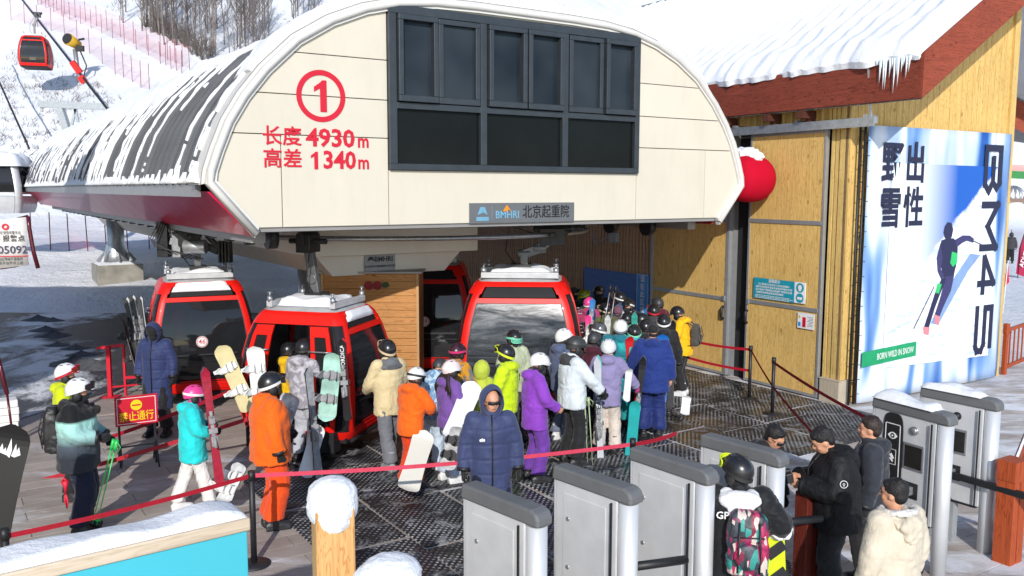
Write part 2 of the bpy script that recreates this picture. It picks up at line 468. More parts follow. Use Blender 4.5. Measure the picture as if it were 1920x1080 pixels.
bump(nt, b, ntex(nt, v, 30, 5, .7), .35, .01)
M_PAVE = m
def sheet(name, pts, z, mat, **kw):
    mb = MB(); mb.add([(x, y, z) for x, y in pts], [tuple(range(len(pts)))]); return mb.build(name, mat, **kw)
pave = sheet('paving', [(-16, -6), (16, -6), (16, 19.5), (11.5, 19.5), (6.9, 16.2), (5.6, 16.8), (-4, 33), (-7.6, 27.2), (-5.6, 25), (-7.35, 17.9), (-8.4, 14.5), (-16, 12)], .0, M_PAVE, kind='structure')
# slabs laid along the station axis, proud of the sheet, thin joints
A57 = math.radians(33.13)
e1 = Vector((math.cos(A57), math.sin(A57), 0)); e2 = Vector((-math.sin(A57), math.cos(A57), 0))
slab = MB(); slab.box(-.595, .595, -.145, .145, 0, .012)
slab_me = slab.mesh('slab', M_PAVE)
RZ = A57
cells = []
for i in range(-6, 24):
    for j in range(-60, 60):
        c = e1*(i*1.2+.6*(j % 2)) + e2*(j*.3) + Vector((-6, 6, 0))
        if not (4.5 < c.y < 19.2): continue
        if abs(c.x) > .62*c.y+.8: continue
        if c.x > 5.2 and (c-Vector((5.9, 16.2, 0))).dot(Vector((-.511, .859, 0))) > -.9 and c.x < 11: continue   # under the banner and wall
        if (c-Vector((5.8, 16.14, 0))).dot(Vector((.859, .511, 0))) > -.7 and (c-Vector((5.8, 16.14, 0))).dot(Vector((-.511, .859, 0))) > -1.5: continue
        if c.x < -7.2 and c.y > 13.2: continue
        cells.append(c)
cells.sort(key=lambda c: c.length)
vis = [c for c in cells if (c.x < -2.3 and not (c.x < -1.3 and c.y < 7.5)) or c.x > 5.0][:300]
visset = set(id(c) for c in vis)
for c in vis:
    o = link('slab', slab_me, pave, loc=(c.x, c.y, .001+random.uniform(0, .002)), rot=(random.uniform(-.002, .002), 0, RZ))
rest = MB()
for c in cells:
    if id(c) in visset: continue
    rest.box(-.595, .595, -.145, .145, 0, .012, 0, Matrix.Translation((c.x, c.y, .001)) @ Matrix.Rotation(RZ, 4, 'Z'))
rest.build('slab', M_PAVE, pave, kind='stuff')

# wet asphalt yard with half melted snow
m, nt, b = newmat('wet_asphalt')
v = coord(nt, 'Object')
f = ntex(nt, v, 2.0, 5)
r = ramp(nt, f, [(.3, (.035, .034, .036)), (.7, (.062, .06, .062))])
s1 = ntex(nt, coord(nt, 'Object', (1, .7, 1), (0, 0, .5)), .42, 8, .68, .4)
sx = N(nt, 'ShaderNodeSeparateXYZ'); nt.links.new(v, sx.inputs[0])
# snow drift lies along a diagonal band through the yard
dx = N(nt, 'ShaderNodeVectorMath', operation='DISTANCE'); 
comb = N(nt, 'ShaderNodeCombineXYZ')
pr_ = N(nt, 'ShaderNodeVectorMath', operation='DOT_PRODUCT'); pr_.inputs[1].default_value = (.87, .49, 0); nt.links.new(v, pr_.inputs[0])
ad = N(nt, 'ShaderNodeMath', operation='SUBTRACT'); ad.inputs[1].default_value = .25; nt.links.new(pr_.outputs['Value'], ad.inputs[0])
ab = N(nt, 'ShaderNodeMath', operation='ABSOLUTE'); nt.links.new(ad.outputs[0], ab.inputs[0])
mr = N(nt, 'ShaderNodeMapRange'); mr.inputs['From Min'].default_value = 0; mr.inputs['From Max'].default_value = 3.2; mr.inputs['To Min'].default_value = .13; mr.inputs['To Max'].default_value = -.14
nt.links.new(ab.outputs[0], mr.inputs['Value'])
a2 = N(nt, 'ShaderNodeMath', operation='ADD'); nt.links.new(s1, a2.inputs[0]); nt.links.new(mr.outputs[0], a2.inputs[1])
sr = ramp(nt, a2.outputs[0], [(.52, (0, 0, 0)), (.63, (1, 1, 1))])
mx = N(nt, 'ShaderNodeMixRGB'); mx.inputs[2].default_value = (.80, .82, .85, 1)
nt.links.new(sr.outputs[0], mx.inputs[0]); nt.links.new(r.outputs[0], mx.inputs[1]); nt.links.new(mx.outputs[0], b.inputs['Base Color'])
rr = ramp(nt, sr.outputs[0], [(0, (.5, .5, .5)), (1, (.65, .65, .65))]); nt.links.new(rr.outputs[0], b.inputs['Roughness'])
b.inputs['Specular IOR Level'].default_value = .3
n1 = bump(nt, b, ntex(nt, v, 22, 5, .7), .5, .02)
bump(nt, b, sr.outputs[0], .6, .05, n1)
sheet('asphalt_yard', [(-40, 9), (-16, 11.6), (-8.4, 14.5), (-7.35, 17.9), (-5.6, 25), (-7.2, 27.6), (-16, 27.5), (-40, 28)], .010, m, kind='structure')

# heaps of gritty snow on the asphalt
M_GRIT = solid('gritty_snow', (.10, .10, .11), .8, 0, .5, 9, bumps=.6)
for k, (px, py, r_) in enumerate([(72, 602, .5), (100, 604, .35), (85, 622, .45), (100, 632, .5), (108, 650, .32), (143, 656, .35), (153, 668, .38), (140, 684, .6), (171, 684, .4), (180, 692, .5)]):
    p = G(px, py); mb = MB()
    rings = [[Vector((math.cos(a)*r_*(1-t)**1.4*(1+.25*noise.noise(Vector((k*3, a, t)))), math.sin(a)*r_*.8*(1-t)**1.4, .30*r_*t*(1+.5*noise.noise(Vector((k, a*2, 3)))))) for t in (0, .25, .5, .75, .97)] for a in [2*math.pi*i/16 for i in range(16)]]
    mb.grid(rings, 0, True, True)
    o = mb.build('snow_heap', M_GRIT, loc=(p.x, p.y, .01)); tag(o, 'low dark heap of gritty slush on the shaded asphalt yard', 'snow heap', 'slush heaps on the asphalt yard')

# rubber mats
m, nt, b = newmat('rubber_mat')
v = coord(nt, 'Object')
vo = N(nt, 'ShaderNodeTexVoronoi', feature='F1'); vo.inputs['Scale'].default_value = 16; vo.inputs['Randomness'].default_value = 0
mpv = coord(nt, 'Object', (1, 1.0, 1), (0, 0, .785)); nt.links.new(mpv, vo.inputs['Vector'])
hole = ramp(nt, vo.outputs['Distance'], [(.27, (1, 1, 1)), (.36, (0, 0, 0))])
geo = N(nt, 'ShaderNodeNewGeometry')
s1 = ntex(nt, geo.outputs['Position'], 1.4, 7, .7, .3)
sr = ramp(nt, s1, [(.40, (.02, .02, .02)), (.62, (.9, .9, .9))])
mu = N(nt, 'ShaderNodeMath', operation='MULTIPLY'); nt.links.new(hole.outputs[0], mu.inputs[0]); nt.links.new(sr.outputs[0], mu.inputs[1])
s2 = ntex(nt, geo.outputs['Position'], 3.1, 8, .75, .6)
sr2 = ramp(nt, s2, [(.53, (0, 0, 0)), (.70, (.75, .75, .75))])
s3 = ntex(nt, geo.outputs['Position'], .55, 5, .6, .8)
wr_ = ramp(nt, s3, [(.38, (.28, .28, .28)), (.62, (.7, .7, .7))]); nt.links.new(wr_.outputs[0], b.inputs['Roughness'])
mxm = N(nt, 'ShaderNodeMath', operation='MAXIMUM'); nt.links.new(mu.outputs[0], mxm.inputs[0]); nt.links.new(sr2.outputs[0], mxm.inputs[1])
mx = N(nt, 'ShaderNodeMixRGB'); mx.inputs[1].default_value = (.014, .014, .015, 1); mx.inputs[2].default_value = (.62, .63, .66, 1)
nt.links.new(mxm.outputs[0], mx.inputs[0]); nt.links.new(mx.outputs[0], b.inputs['Base Color'])
b.inputs['Specular IOR Level'].default_value = .35
n1 = bump(nt, b, hole.outputs[0], -.9, .012)
bump(nt, b, sr2.outputs[0], .7, .02, n1)
M_MAT = m
mat_mb = MB(); mat_mb.box(-.49, .49, -.735, .735, 0, .012); mat_me = mat_mb.mesh('rubber_mat', M_MAT)
poly = [(-2.6, 9.0), (-3.9, 11.4), (-2.9, 13.4), (0.5, 16.8), (1.5, 20), (3.4, 20.2), (5.1, 17.0), (6.0, 14.7), (4.3, 13.2), (3.1, 11.0), (3.0, 8.5), (1.9, 6.0), (0.2, 5.0), (-1.5, 6.0)]
def inside(p, poly):
    c = False
    for i in range(len(poly)):
        (x1, y1), (x2, y2) = poly[i], poly[i-1]
        if (y1 > p[1]) != (y2 > p[1]) and p[0] < (x2-x1)*(p[1]-y1)/(y2-y1)+x1: c = not c
    return c
for i in range(-2, 14):
    for j in range(-9, 12):
        c = Vector((-2.2, 9.2, 0))+e1*(i*1.03+.5)+e2*(j*1.53+(.4 if i % 3 == 0 else 0))
        if not inside(c, poly): continue
        rz = RZ+random.uniform(-.025, .025)
        c += Vector((random.uniform(-.02, .02), random.uniform(-.02, .02), 0))
        o = link('rubber_mat', mat_me, loc=(c.x, c.y, .018), rot=(0, 0, rz)); tag(o, 'black perforated rubber mat with snow in its holes, laid on the queue floor', 'mat', 'rubber mats on the queue floor')
# ================================================================== lift station
ST0 = Vector((-3.402, 11.5, 0))
st = thing('lift_station', 'cream fronted lift station with long snow covered barrel roof over the cabins', 'lift station', ST0, A57)
STM = Matrix.Translation(ST0) @ Matrix.Rotation(A57, 4, 'Z')
def SW(u, v, z=0): return STM @ Vector((u, v, z))
half = [(0, 3.27), (-.6, 3.97), (-.575, 4.15), (-.48, 4.42), (-.33, 4.78), (-.12, 5.12), (.17, 5.48), (.61, 5.9), (1.1, 6.2), (1.6, 6.41), (2.1, 6.54), (2.7, 6.61), (3.4, 6.63)]
CU = 4.29
prof = half+[(2*CU-a, z) for a, z in half[::-1]]
def inset(prof, d):
    n = len(prof); out = []
    for i in range(n):
        a = Vector(prof[i-1]); p = Vector(prof[i]); c = Vector(prof[(i+1) % n])
        t1 = (p-a).normalized(); t2 = (c-p).normalized()
        n1 = Vector((t1.y, -t1.x)); n2 = Vector((t2.y, -t2.x)); m_ = (n1+n2)
        m_ = m_/max(.3, (m_.length_squared/2)) if m_.length > 0 else n1
        out.append(tuple(p+m_*d*1.0))
    return out
ip = inset(prof, .13)
fF = lambda a, z, d: Vector((a, -d, z))          # face plane, d = out towards the viewer
# window opening
WU0, WU1, WZ0, WZ1 = 1.94, 6.57, 4.18, 6.47
rowsL = [3.39, 4.06, 4.62, 5.15, 5.70, 6.7]; 
m, nt, b = newmat('cream_cladding')
oi = N(nt, 'ShaderNodeObjectInfo'); f = ntex(nt, coord(nt, 'Object', (3, 1, .6)), 1.3, 5, .6)
r = ramp(nt, f, [(.25, srgb('#cfc8b8')), (.5, srgb('#d5cebe'))])
f3 = ntex(nt, coord(nt, 'Object'), 1.1, 3); r3 = ramp(nt, f3, [(.3, (.95, .95, .94)), (.7, (1, 1, 1))])
vr = N(nt, 'ShaderNodeMapRange'); vr.inputs['To Min'].default_value = .94; vr.inputs['To Max'].default_value = 1.01; nt.links.new(oi.outputs['Random'], vr.inputs['Value'])
m1 = N(nt, 'ShaderNodeMixRGB', blend_type='MULTIPLY'); m1.inputs[0].default_value = 1; nt.links.new(r.outputs[0], m1.inputs[1]); nt.links.new(vr.outputs[0], m1.inputs[2])
m2 = N(nt, 'ShaderNodeMixRGB', blend_type='MULTIPLY'); m2.inputs[0].default_value = 1; nt.links.new(m1.outputs[0], m2.inputs[1]); nt.links.new(r3.outputs[0], m2.inputs[2])
nt.links.new(m2.outputs[0], b.inputs['Base Color']); b.inputs['Roughness'].default_value = .42; b.inputs['Specular IOR Level'].default_value = .35
bump(nt, b, ntex(nt, coord(nt, 'Object'), 1.6, 2), .15, .03)
M_CREAM2 = m
def panel(xa, xb, ya, yb):
    g = .006
    P_ = clip(ip, xa+g, xb-g, ya+g, yb-g)
    if len(P_) >= 3:
        mb = MB(); mb.prism(P_, fF, 0, .035+random.uniform(0, .003)); mb.build('face_panel', M_CREAM2, st, bevel=.004)
for xa, xb in ((-1, WU0), (WU1, 10)):
    rr = [4.62, 5.15, 5.70, 6.7]
    for ya, yb in zip(rr, rr[1:]): panel(xa, xb, ya, yb)
panel(-1, .39, 3.1, 4.62); panel(.39, WU0, 3.39, 4.62); panel(WU0, WU1, 3.39, WZ0); panel(WU1, 8.2, 3.39, 4.62); panel(8.2, 10, 3.1, 4.62)
panel(WU0, WU1, WZ1, 6.7)
panel(.39, 8.2, 3.1, 3.39)
mb = MB(); mb.prism(inset(prof, .06), fF, -.06, -.004); mb.build('face_backing', M_DARK, st)
# trim around the arch
tr = [Vector((a, -.03, z)) for a, z in inset(prof, .065)]
mb = MB()
seg = []
for i in range(len(tr)):
    seg.append(tr[i])
outer = prof; inner = ip
n = len(prof)
path = list(range(n))
for k in range(n-1):
    for lay, (d0, d1, o_, i_) in enumerate([(-.02, .085, 0, 1)]):
        A, B, C_, D_ = outer[k], outer[k+1], inner[k+1], inner[k]
        mb.prism([A, B, C_, D_], fF, -.02, .075)
mb.build('arch_trim', M_TRIM, st, bevel=0)
mb = MB(); mb.tube([Vector((a, -.075, z)) for a, z in inset(prof, .05)], .052, 8); mb.build('arch_trim', M_TRIM, st)
# hood collar behind the trim (white flange over the first roof metre)
def hoodgrid(v0, v1, off, uz=None, n0=1, n1=None):
    pr_ = inset(prof, -off)
    pts = pr_[n0:(n1 or len(prof)-1)]
    return pts
mb = MB()
pa = inset(prof, -.05)[1:-1]; pb = inset(prof, .0)[1:-1]
mb.grid([[Vector((a, v_, z)) for v_ in (.02, .36)] for a, z in pa], 0, True)
mb.grid([[Vector((a, v_, z)) for v_ in (.02, .36)] for a, z in pb], 0, True)
mb.grid([[Vector((a[0], .36, a[1])), Vector((c[0], .36, c[1]))] for a, c in zip(pa, pb)], 0, False); mb.grid([[Vector((a[0], .0, a[1])), Vector((a[0], .02, a[1])), Vector((c[0], .02, c[1])), Vector((c[0], .0, c[1]))] for a, c in zip(pa, inset(prof, .02)[1:-1])], 0, False)
mb.build('hood_flange', M_TRIM, st)
# big window
M_FRAME = solid('window_frame_grey', (.045, .055, .065), .4, .3, .15, 6)
m, nt, b = newmat('window_pane'); 
f = ntex(nt, coord(nt), .8, 2); r = ramp(nt, f, [(.3, (.012, .018, .026)), (.7, (.040, .052, .064))]); bump(nt, b, ntex(nt, coord(nt), .9, 2), .5, .08); nt.links.new(r.outputs[0], b.inputs['Base Color'])  # uneven sky reflection is put into the pane colour
b.inputs['Roughness'].default_value = .15; b.inputs['Specular IOR Level'].default_value = .16
M_PANE = m
M_PANE2 = solid('dark_lower_pane', (.009, .011, .012), .12, 0, .3, 1, spec=.10)
win = MB()
cols = [WU0, 2.72, 3.49, 4.26, 5.01, 5.78, WU1]
win.box(WU0, WU1, -.10, .03, WZ0, WZ0+.09); win.box(WU0, WU1, -.10, .03, WZ1-.12, WZ1)
win.box(WU0, WU0+.12, -.10, .03, WZ0+.09, WZ1-.12); win.box(WU1-.1, WU1, -.10, .03, WZ0+.09, WZ1-.12)
win.box(WU0+.12, WU1-.1, -.10, .03, 5.04, 5.13)
for c_ in (3.49, 5.01): win.box(c_-.055, c_+.055, -.102, .03, WZ0+.09, WZ1-.12)
wf = win.build('window_frame', M_FRAME, st, bevel=.006)
def pane_part(x0, x1, z0, z1, d=.03, fr=0, name='pane'):
    mb = MB(); mb.box(x0, x1, -d, -d+.01, z0, z1); p_ = mb.build(name, M_PANE2, wf)
for x0, x1 in ((WU0+.12, 3.435), (3.545, 4.955), (5.065, WU1-.1)): pane_part(x0, x1, WZ0+.09, 5.04, .035)
def sash(x0, x1, z0, z1, proud, w=.085):
    mb = MB()
    mb.box(x0, x1, -proud, -.02, z0, z0+w*1.2); mb.box(x0, x1, -proud, -.02, z1-w, z1); mb.box(x0, x0+w, -proud, -.02, z0+w*1.2, z1-w); mb.box(x1-w, x1, -proud, -.02, z0+w*1.2, z1-w)
    s_ = mb.build('sash', M_FRAME, st, bevel=.008)
    mb = MB(); mb.box(x0+w, x1-w, -.055, -.045, z0+w*1.2, z1-w); mb.build('pane', M_PANE, s_)
for i, (x0, x1, pr_) in enumerate([(WU0+.13, 2.70, .16), (2.73, 3.42, .115), (3.56, 4.24, .16), (4.27, 4.94, .16), (5.08, 5.77, .115), (5.80, WU1-.11, .16)]):
    sash(x0, x1, 5.14, WZ1-.13, pr_, .075)
# lettering on the face
def FM(u, z, d=.042): return frame((1, 0, 0), (0, 0, 1), (u, -d, z))
mb = MB(); annulus(mb, fF, .96, 5.15, .275, .345, .040, .046, 56); mb.build('number_ring', M_SIGNRED, st)
def one(u, z, h):
    w = h*.2
    mb = MB(); mb.prism([(u-w*.35, z-h/2), (u+w*.75, z-h/2), (u+w*.75, z+h/2), (u+w*.05, z+h/2), (u-w*.35, z+h*.42)], fF, .040, .046); mb.prism([(u-w*.35, z+h*.42), (u-w*1.35, z+h*.28), (u-w*1.35, z+h*.13), (u-w*.35, z+h*.24)], fF, .040, .046); mb.build('lettering', M_SIGNRED, st)
one(.975, 5.15, .42)
text('长', .265, M_SIGNRED, st, FM(.275, 4.585), .016, .003); text('度', .265, M_SIGNRED, st, FM(.545, 4.585), .016, .003)
text('4930', .33, M_SIGNRED, st, FM(1.085, 4.585), .026, .003, wfit=.70); text('m', .27, M_SIGNRED, st, FM(1.56, 4.565), .02, .003, .85)
text('高', .265, M_SIGNRED, st, FM(.275, 4.29), .016, .003); text('差', .265, M_SIGNRED, st, FM(.545, 4.29), .016, .003)
text('340', .33, M_SIGNRED, st, FM(1.205, 4.29), .026, .003, wfit=.47); one(.86, 4.29, .235); text('m', .27, M_SIGNRED, st, FM(1.56, 4.27), .02, .003, .85)
# maker plate
M_PLATE = solid('plate_grey', (.16, .165, .175), .45, .3, .05, 3)
M_BLUEINK = solid('blue_ink', srgb('#6fa3bd'), .5); M_ORANGEINK = solid('orange_ink', srgb('#e08a20'), .5); M_BLACKINK = solid('black_ink', (.01, .01, .012), .5); M_WHITEINK = solid('white_ink', (.8, .8, .8), .5)
mb = MB(); mb.box(3.26, 5.24, -.050, -.036, 3.39, 3.70); plate = mb.build('maker_plate', M_PLATE, st, bevel=.004)
text('北京起重院', .215, M_BLACKINK, plate, FM(4.68, 3.545, .054), .008, .002, .85)
text('BMHRI', .16, M_BLUEINK, plate, FM(3.94, 3.515, .054), .018, .002, .95)
mb = MB(); mb.prism([(3.86, 3.58), (3.93, 3.67), (4.02, 3.56), (3.96, 3.60), (3.91, 3.55)], fF, .052, .056); mb.build('emblem', M_ORANGEINK, plate)
mb = MB(); mb.prism([(3.40, 3.52), (3.45, 3.64), (3.53, 3.64), (3.58, 3.52), (3.50, 3.555)], fF, .052, .056); mb.box(3.38, 3.60, -.056, -.052, 3.43, 3.49); mb.box(3.655, 3.66, -.056, -.052, 3.44, 3.65); mb.build('emblem', M_BLUEINK, plate)

# barrel roof: standing seam sheets
LEN = 28.4
m, nt, b = newmat('roof_sheet')
f = ntex(nt, coord(nt, 'Object', (1, 4, 1)), 1.5, 4); oi = N(nt, 'ShaderNodeObjectInfo')
r = ramp(nt, f, [(.3, (.115, .12, .13)), (.7, (.175, .18, .19))])
vr = N(nt, 'ShaderNodeMapRange'); vr.inputs['To Min'].default_value = .8; vr.inputs['To Max'].default_value = 1.15; nt.links.new(oi.outputs['Random'], vr.inputs['Value'])
mm = N(nt, 'ShaderNodeMixRGB', blend_type='MULTIPLY'); mm.inputs[0].default_value = 1; nt.links.new(r.outputs[0], mm.inputs[1]); nt.links.new(vr.outputs[0], mm.inputs[2]); nt.links.new(mm.outputs[0], b.inputs['Base Color'])
b.inputs['Roughness'].default_value = .5; b.inputs['Metallic'].default_value = .35
M_ROOF = m
rp = prof[1:-1]
SP = .42
mb = MB()
mb.grid([[Vector((a, 0, z)), Vector((a, SP-.004, z))] for a, z in rp], 0, False)
op = inset(prof, -.045)[1:-1]
for (a, z), (a2, z2), (b_, w), (b2, w2) in zip(rp, rp[1:], op, op[1:]):
    mb.add([(a, 0, z), (a2, 0, z2), (b2, 0, w2), (b_, 0, w), (a, .03, z), (a2, .03, z2), (b2, .03, w2), (b_, .03, w)], [(0, 1, 2, 3), (4, 7, 6, 5), (3, 2, 6, 7)])
sheet_me = mb.mesh('roof_sheet', M_ROOF)
nv = int((LEN-.36)/SP)
for k in range(nv): link('roof_sheet', sheet_me, st, loc=(0, .37+k*SP, 0))
# closing wall at the far end
mb = MB(); mb.prism(prof, fF, -LEN, -LEN+.05); mb.build('end_wall', M_GREY, st)
# eave band, crimson skirts
M_BAND = solid('eave_band_grey', (.26, .265, .27), .4, .3, .1, 3)
mb = MB(); mb.box(-.63, -.56, .36, LEN, 3.80, 4.0); mb.box(2*CU+.56, 2*CU+.63, .36, LEN, 3.80, 4.0); mb.build('eave_band', M_BAND, st)
M_CRIM = solid('crimson_panel', srgb('#cc1f4c'), .34, .1, .06, 2, coat=.2)
k = 0; v_ = .10
while v_ < LEN-.2:
    w_ = min(1.32, LEN-v_)
    for sgn in (0, 1):
        def U_(a): return a if sgn == 0 else 2*CU-a
        mb = MB(); mb.add([(U_(-.55), v_, 3.87), (U_(-.55), v_+w_-.015, 3.87), (U_(.02), v_+w_-.015, 3.28), (U_(.02), v_, 3.28), (U_(-.51), v_, 3.87), (U_(-.51), v_+w_-.015, 3.87), (U_(.06), v_+w_-.015, 3.28), (U_(.06), v_, 3.28)], [(0, 1, 2, 3), (4, 7, 6, 5), (0, 4, 5, 1), (1, 5, 6, 2), (2, 6, 7, 3), (3, 7, 4, 0)])
        mb.build('skirt_panel', M_CRIM, st)
    v_ += w_
# underside
M_SOFF = solid('soffit_panel', (.30, .29, .28), .5, .2, .1, 2)
mb = MB(); mb.box(.06, 2*CU-.06, .0, LEN, 3.34, 3.42); mb.build('underside', M_SOFF, st)
for (x0, x1) in ((.1, .3), (2*CU-.3, 2*CU-.1)): mb = MB(); mb.box(x0, x1, .45, LEN-3, 3.17, 3.33); mb.build('side_beam', M_SOFF, st)
M_BEIGE = solid('beige_fairing', (.62, .57, .50), .5, .1, .08, 2)
mb = MB()
for k in range(8): mb.box(1.6, 4.75, 2.2+k*3.0, 5.19+k*3.0, 2.80, 3.33)
up_ = mb.build('fairing', M_BEIGE, st, bevel=.01)
mb = MB()
for k in range(8):
    mb.add([(2.05, 2.45+k*3, 2.44), (4.2, 2.45+k*3, 2.44), (4.55, 2.45+k*3, 2.80), (1.75, 2.45+k*3, 2.80), (2.05, 5.44+k*3, 2.44), (4.2, 5.44+k*3, 2.44), (4.55, 5.44+k*3, 2.80), (1.75, 5.44+k*3, 2.80)], [(0, 3, 2, 1), (4, 5, 6, 7), (0, 1, 5, 4), (1, 2, 6, 5), (2, 3, 7, 6), (3, 0, 4, 7)])
mb.build('fairing', M_BEIGE, st, bevel=.01)
mb = MB(); mb.box(2.62, 3.2, 2.425, 2.447, 2.50, 2.86); pl2 = mb.build('maker_plate', solid('plate_dim', (.3, .3, .31), .5), st)
FM2 = lambda u, z, v_=2.42: frame((1, 0, 0), (0, 0, 1), (u, v_, z))
text('BMHRI', .12, M_BLACKINK, pl2, FM2(2.98, 2.70), .02, .002)
mb = MB(); mb.prism([(2.67, 2.67), (2.71, 2.75), (2.77, 2.75), (2.81, 2.67), (2.74, 2.70)], lambda a, z, d: Vector((a, 2.42-d, z)), 0, .004); mb.build('emblem', M_BLACKINK, pl2)
text('北京起重运输机械设计研究院', .045, M_BLACKINK, pl2, FM2(2.91, 2.58), 0, .002)
# guide rails and drive tyres under the station, both lanes and round the bend
mb = MB()
for off in (-.10, .10):
    path = [Vector((.95+off, LEN-.5, 3.12)), Vector((.95+off, 3.6, 3.12))]
    for i in range(0, 19):
        a = math.pi+math.pi*i/18
        path.append(Vector((CU+(CU-.95-off)*math.cos(a), 3.6+(CU-.95-off)*.82*math.sin(a), 3.12)))
    path.append(Vector((2*CU-.95-off, LEN-.5, 3.12)))
    mb.tube(path, .035, 6)
mb.build('guide_rail', M_STEEL, st)
tyre = MB(); tyre.tube([(0, -.07, 0), (0, .07, 0)], .17, 14); tyre_me = tyre.mesh('drive_tyre', M_BLACK)
for k in range(24):
    for u_ in (.62, 2*CU-.62): link('drive_tyre', tyre_me, st, loc=(u_, 1.2+k*1.1, 3.2), rot=(0, 0, math.pi/2))
# snow on the barrel: thick on top, ragged tongues down the flanks
pp = [Vector(p) for p in rp]; L_ = [0]
for a, c in zip(pp, pp[1:]): L_.append(L_[-1]+(c-a).length)
TOT = L_[-1]
def on_prof(s, off):
    s = max(0, min(TOT-1e-4, s))
    for i in range(len(L_)-1):
        if s <= L_[i+1]:
            t = (s-L_[i])/(L_[i+1]-L_[i]); p = pp[i].lerp(pp[i+1], t)
            d = (pp[i+1]-pp[i]).normalized(); break
    nrm = Vector((-d.y, d.x)) if False else Vector((-d.y, d.x))
    if nrm.y < -.2: nrm = -nrm
    # outward = away from centre
    if (p-Vector((CU, 4.4))).dot(nrm) < 0: nrm = -nrm
    return p+nrm*off
NS, NV = 230, 640
def snow_amt(s, v):
    e = min(s, TOT-s)                       # distance from eave along the flank
    rib = (v-.37)/SP; fr_ = rib-math.floor(rib)
    ridge = 1-min(fr_, 1-fr_)*2             # 1 on the seam, 0 mid sheet
    k = math.floor(rib+.5)
    near = 1-smooth(3.5, 8, v)
    lim = 2.45-.75*smooth(3, 9, v)+.45*noise.noise(Vector((math.floor(rib)*1.7, 0, 3)))+.30*noise.noise(Vector((v*3.0, 7, 0)))+.5*near-.25*smooth(14, 24, v)
    if v < .9: lim = 1.6
    a = (e-lim)*1.6
    # ragged tongues that cling to the seams and run down the flank
    edge = .06*noise.noise(Vector((v*9, s*4, 4)))+.03*noise.noise(Vector((v*20, s*11, 4)))
    reach = .55+.9*noise.noise(Vector((k*2.3, 5, 1)))
    a2 = ridge-.87+.36*noise.noise(Vector((k*3.7, s*.38, 2.4)))+edge*1.6-.10*max(0, lim-reach-e)
    far = smooth(6, 11, v)
    a4 = .95*noise.noise(Vector((v*6.5, s*.28, 12)))+.26*noise.noise(Vector((v*15, s*.6, 8)))+.07*noise.noise(Vector((v*20, s*8, 8)))-.46+.12*far*(e/2.0)
    a4 = a4*far+(1-far)*-1
    a3 = (.11-e)*3+.5*noise.noise(Vector((v*5, 3, 3)))+.05     # line of snow caught at the gutter
    return max(a, a2, a4, a3)
mb = MB(); vs = {}; 
def sv(i, j, top):
    key = (i, j, top)
    if key in vs: return vs[key]
    s = TOT*i/NS; v_ = .06+(LEN-.06)*j/NV
    a = snow_amt(s, v_)
    h = .03+.10*max(0, min(1, a*1.3))+.03*noise.noise(Vector((s*4, v_*4, 1))) if top else -.01
    if v_ < .37: h += .05
    p = on_prof(s, h+ (.0 if top else 0))
    mb.v.append((p.x, v_, p.y)); vs[key] = len(mb.v)-1; return vs[key]
mask = [[snow_amt(TOT*(i+.5)/NS, .06+(LEN-.06)*(j+.5)/NV) > 0 for j in range(NV)] for i in range(NS)]
for i in range(NS):
    for j in range(NV):
        if not mask[i][j]: continue
        mb.f.append((sv(i, j, 1), sv(i, j+1, 1), sv(i+1, j+1, 1), sv(i+1, j, 1))); mb.m.append(0); mb.sm.append(True)
        for (di, dj, A, B) in ((-1, 0, (i, j), (i, j+1)), (1, 0, (i+1, j+1), (i+1, j)), (0, -1, (i+1, j), (i, j)), (0, 1, (i, j+1), (i+1, j+1))):
            ii, jj = i+di, j+dj
            if not (0 <= ii < NS and 0 <= jj < NV) or not mask[ii][jj]:
                mb.f.append((sv(*A, 1), sv(*A, 0), sv(*B, 0), sv(*B, 1))); mb.m.append(0); mb.sm.append(False)
mb.build('snow_cover', SNOW, st, recalc=False, kind='stuff')

# red machinery pod on the right flank with snow on top
th = math.radians(30.76)
BW0 = Vector((5.8, 16.137, 0)); BM_ = Matrix.Translation(BW0) @ Matrix.Rotation(th, 4, 'Z')
mb = MB()
o_ = BM_ @ Vector((-.62, 1.35, 4.12))
xa = (BM_.to_3x3() @ Vector((0, -1, 0)))
P = [[o_+xa*(.40*math.cos(t)*math.cos(p_)**.3 if math.cos(t) > 0 else .6*math.cos(t))+Vector((0, 0, max(-.47, .45*math.sin(t))*math.cos(p_)**.3))+(BM_.to_3x3() @ Vector((.42*math.sin(p_), 0, 0))) for p_ in [-1.45+2.9*q/8 for q in range(9)]] for t in [2*math.pi*k/24 for k in range(24)]]
mb.grid(P, 0, True, True)
pod = mb.build('machinery_pod', solid('pod_red', srgb('#b50f2a'), .85, 0, .06, 3, spec=.08)); tag(pod, 'red rounded housing with snow on top, sticking out between station and wooden doors', 'housing')
mb = MB()
for q, (a, r_) in enumerate([(-.05, .22), (-.3, .24), (.18, .15)]):
    mb.ell(o_+xa*a+Vector((0, 0, .47-(.06 if a > 0 else 0))), (r_, r_*.9, r_*.62), 14, 9)
me = remesh(mb, .03, 2, SNOW, 'snow_cap', .03, 5); link('snow_cap', me, pod)
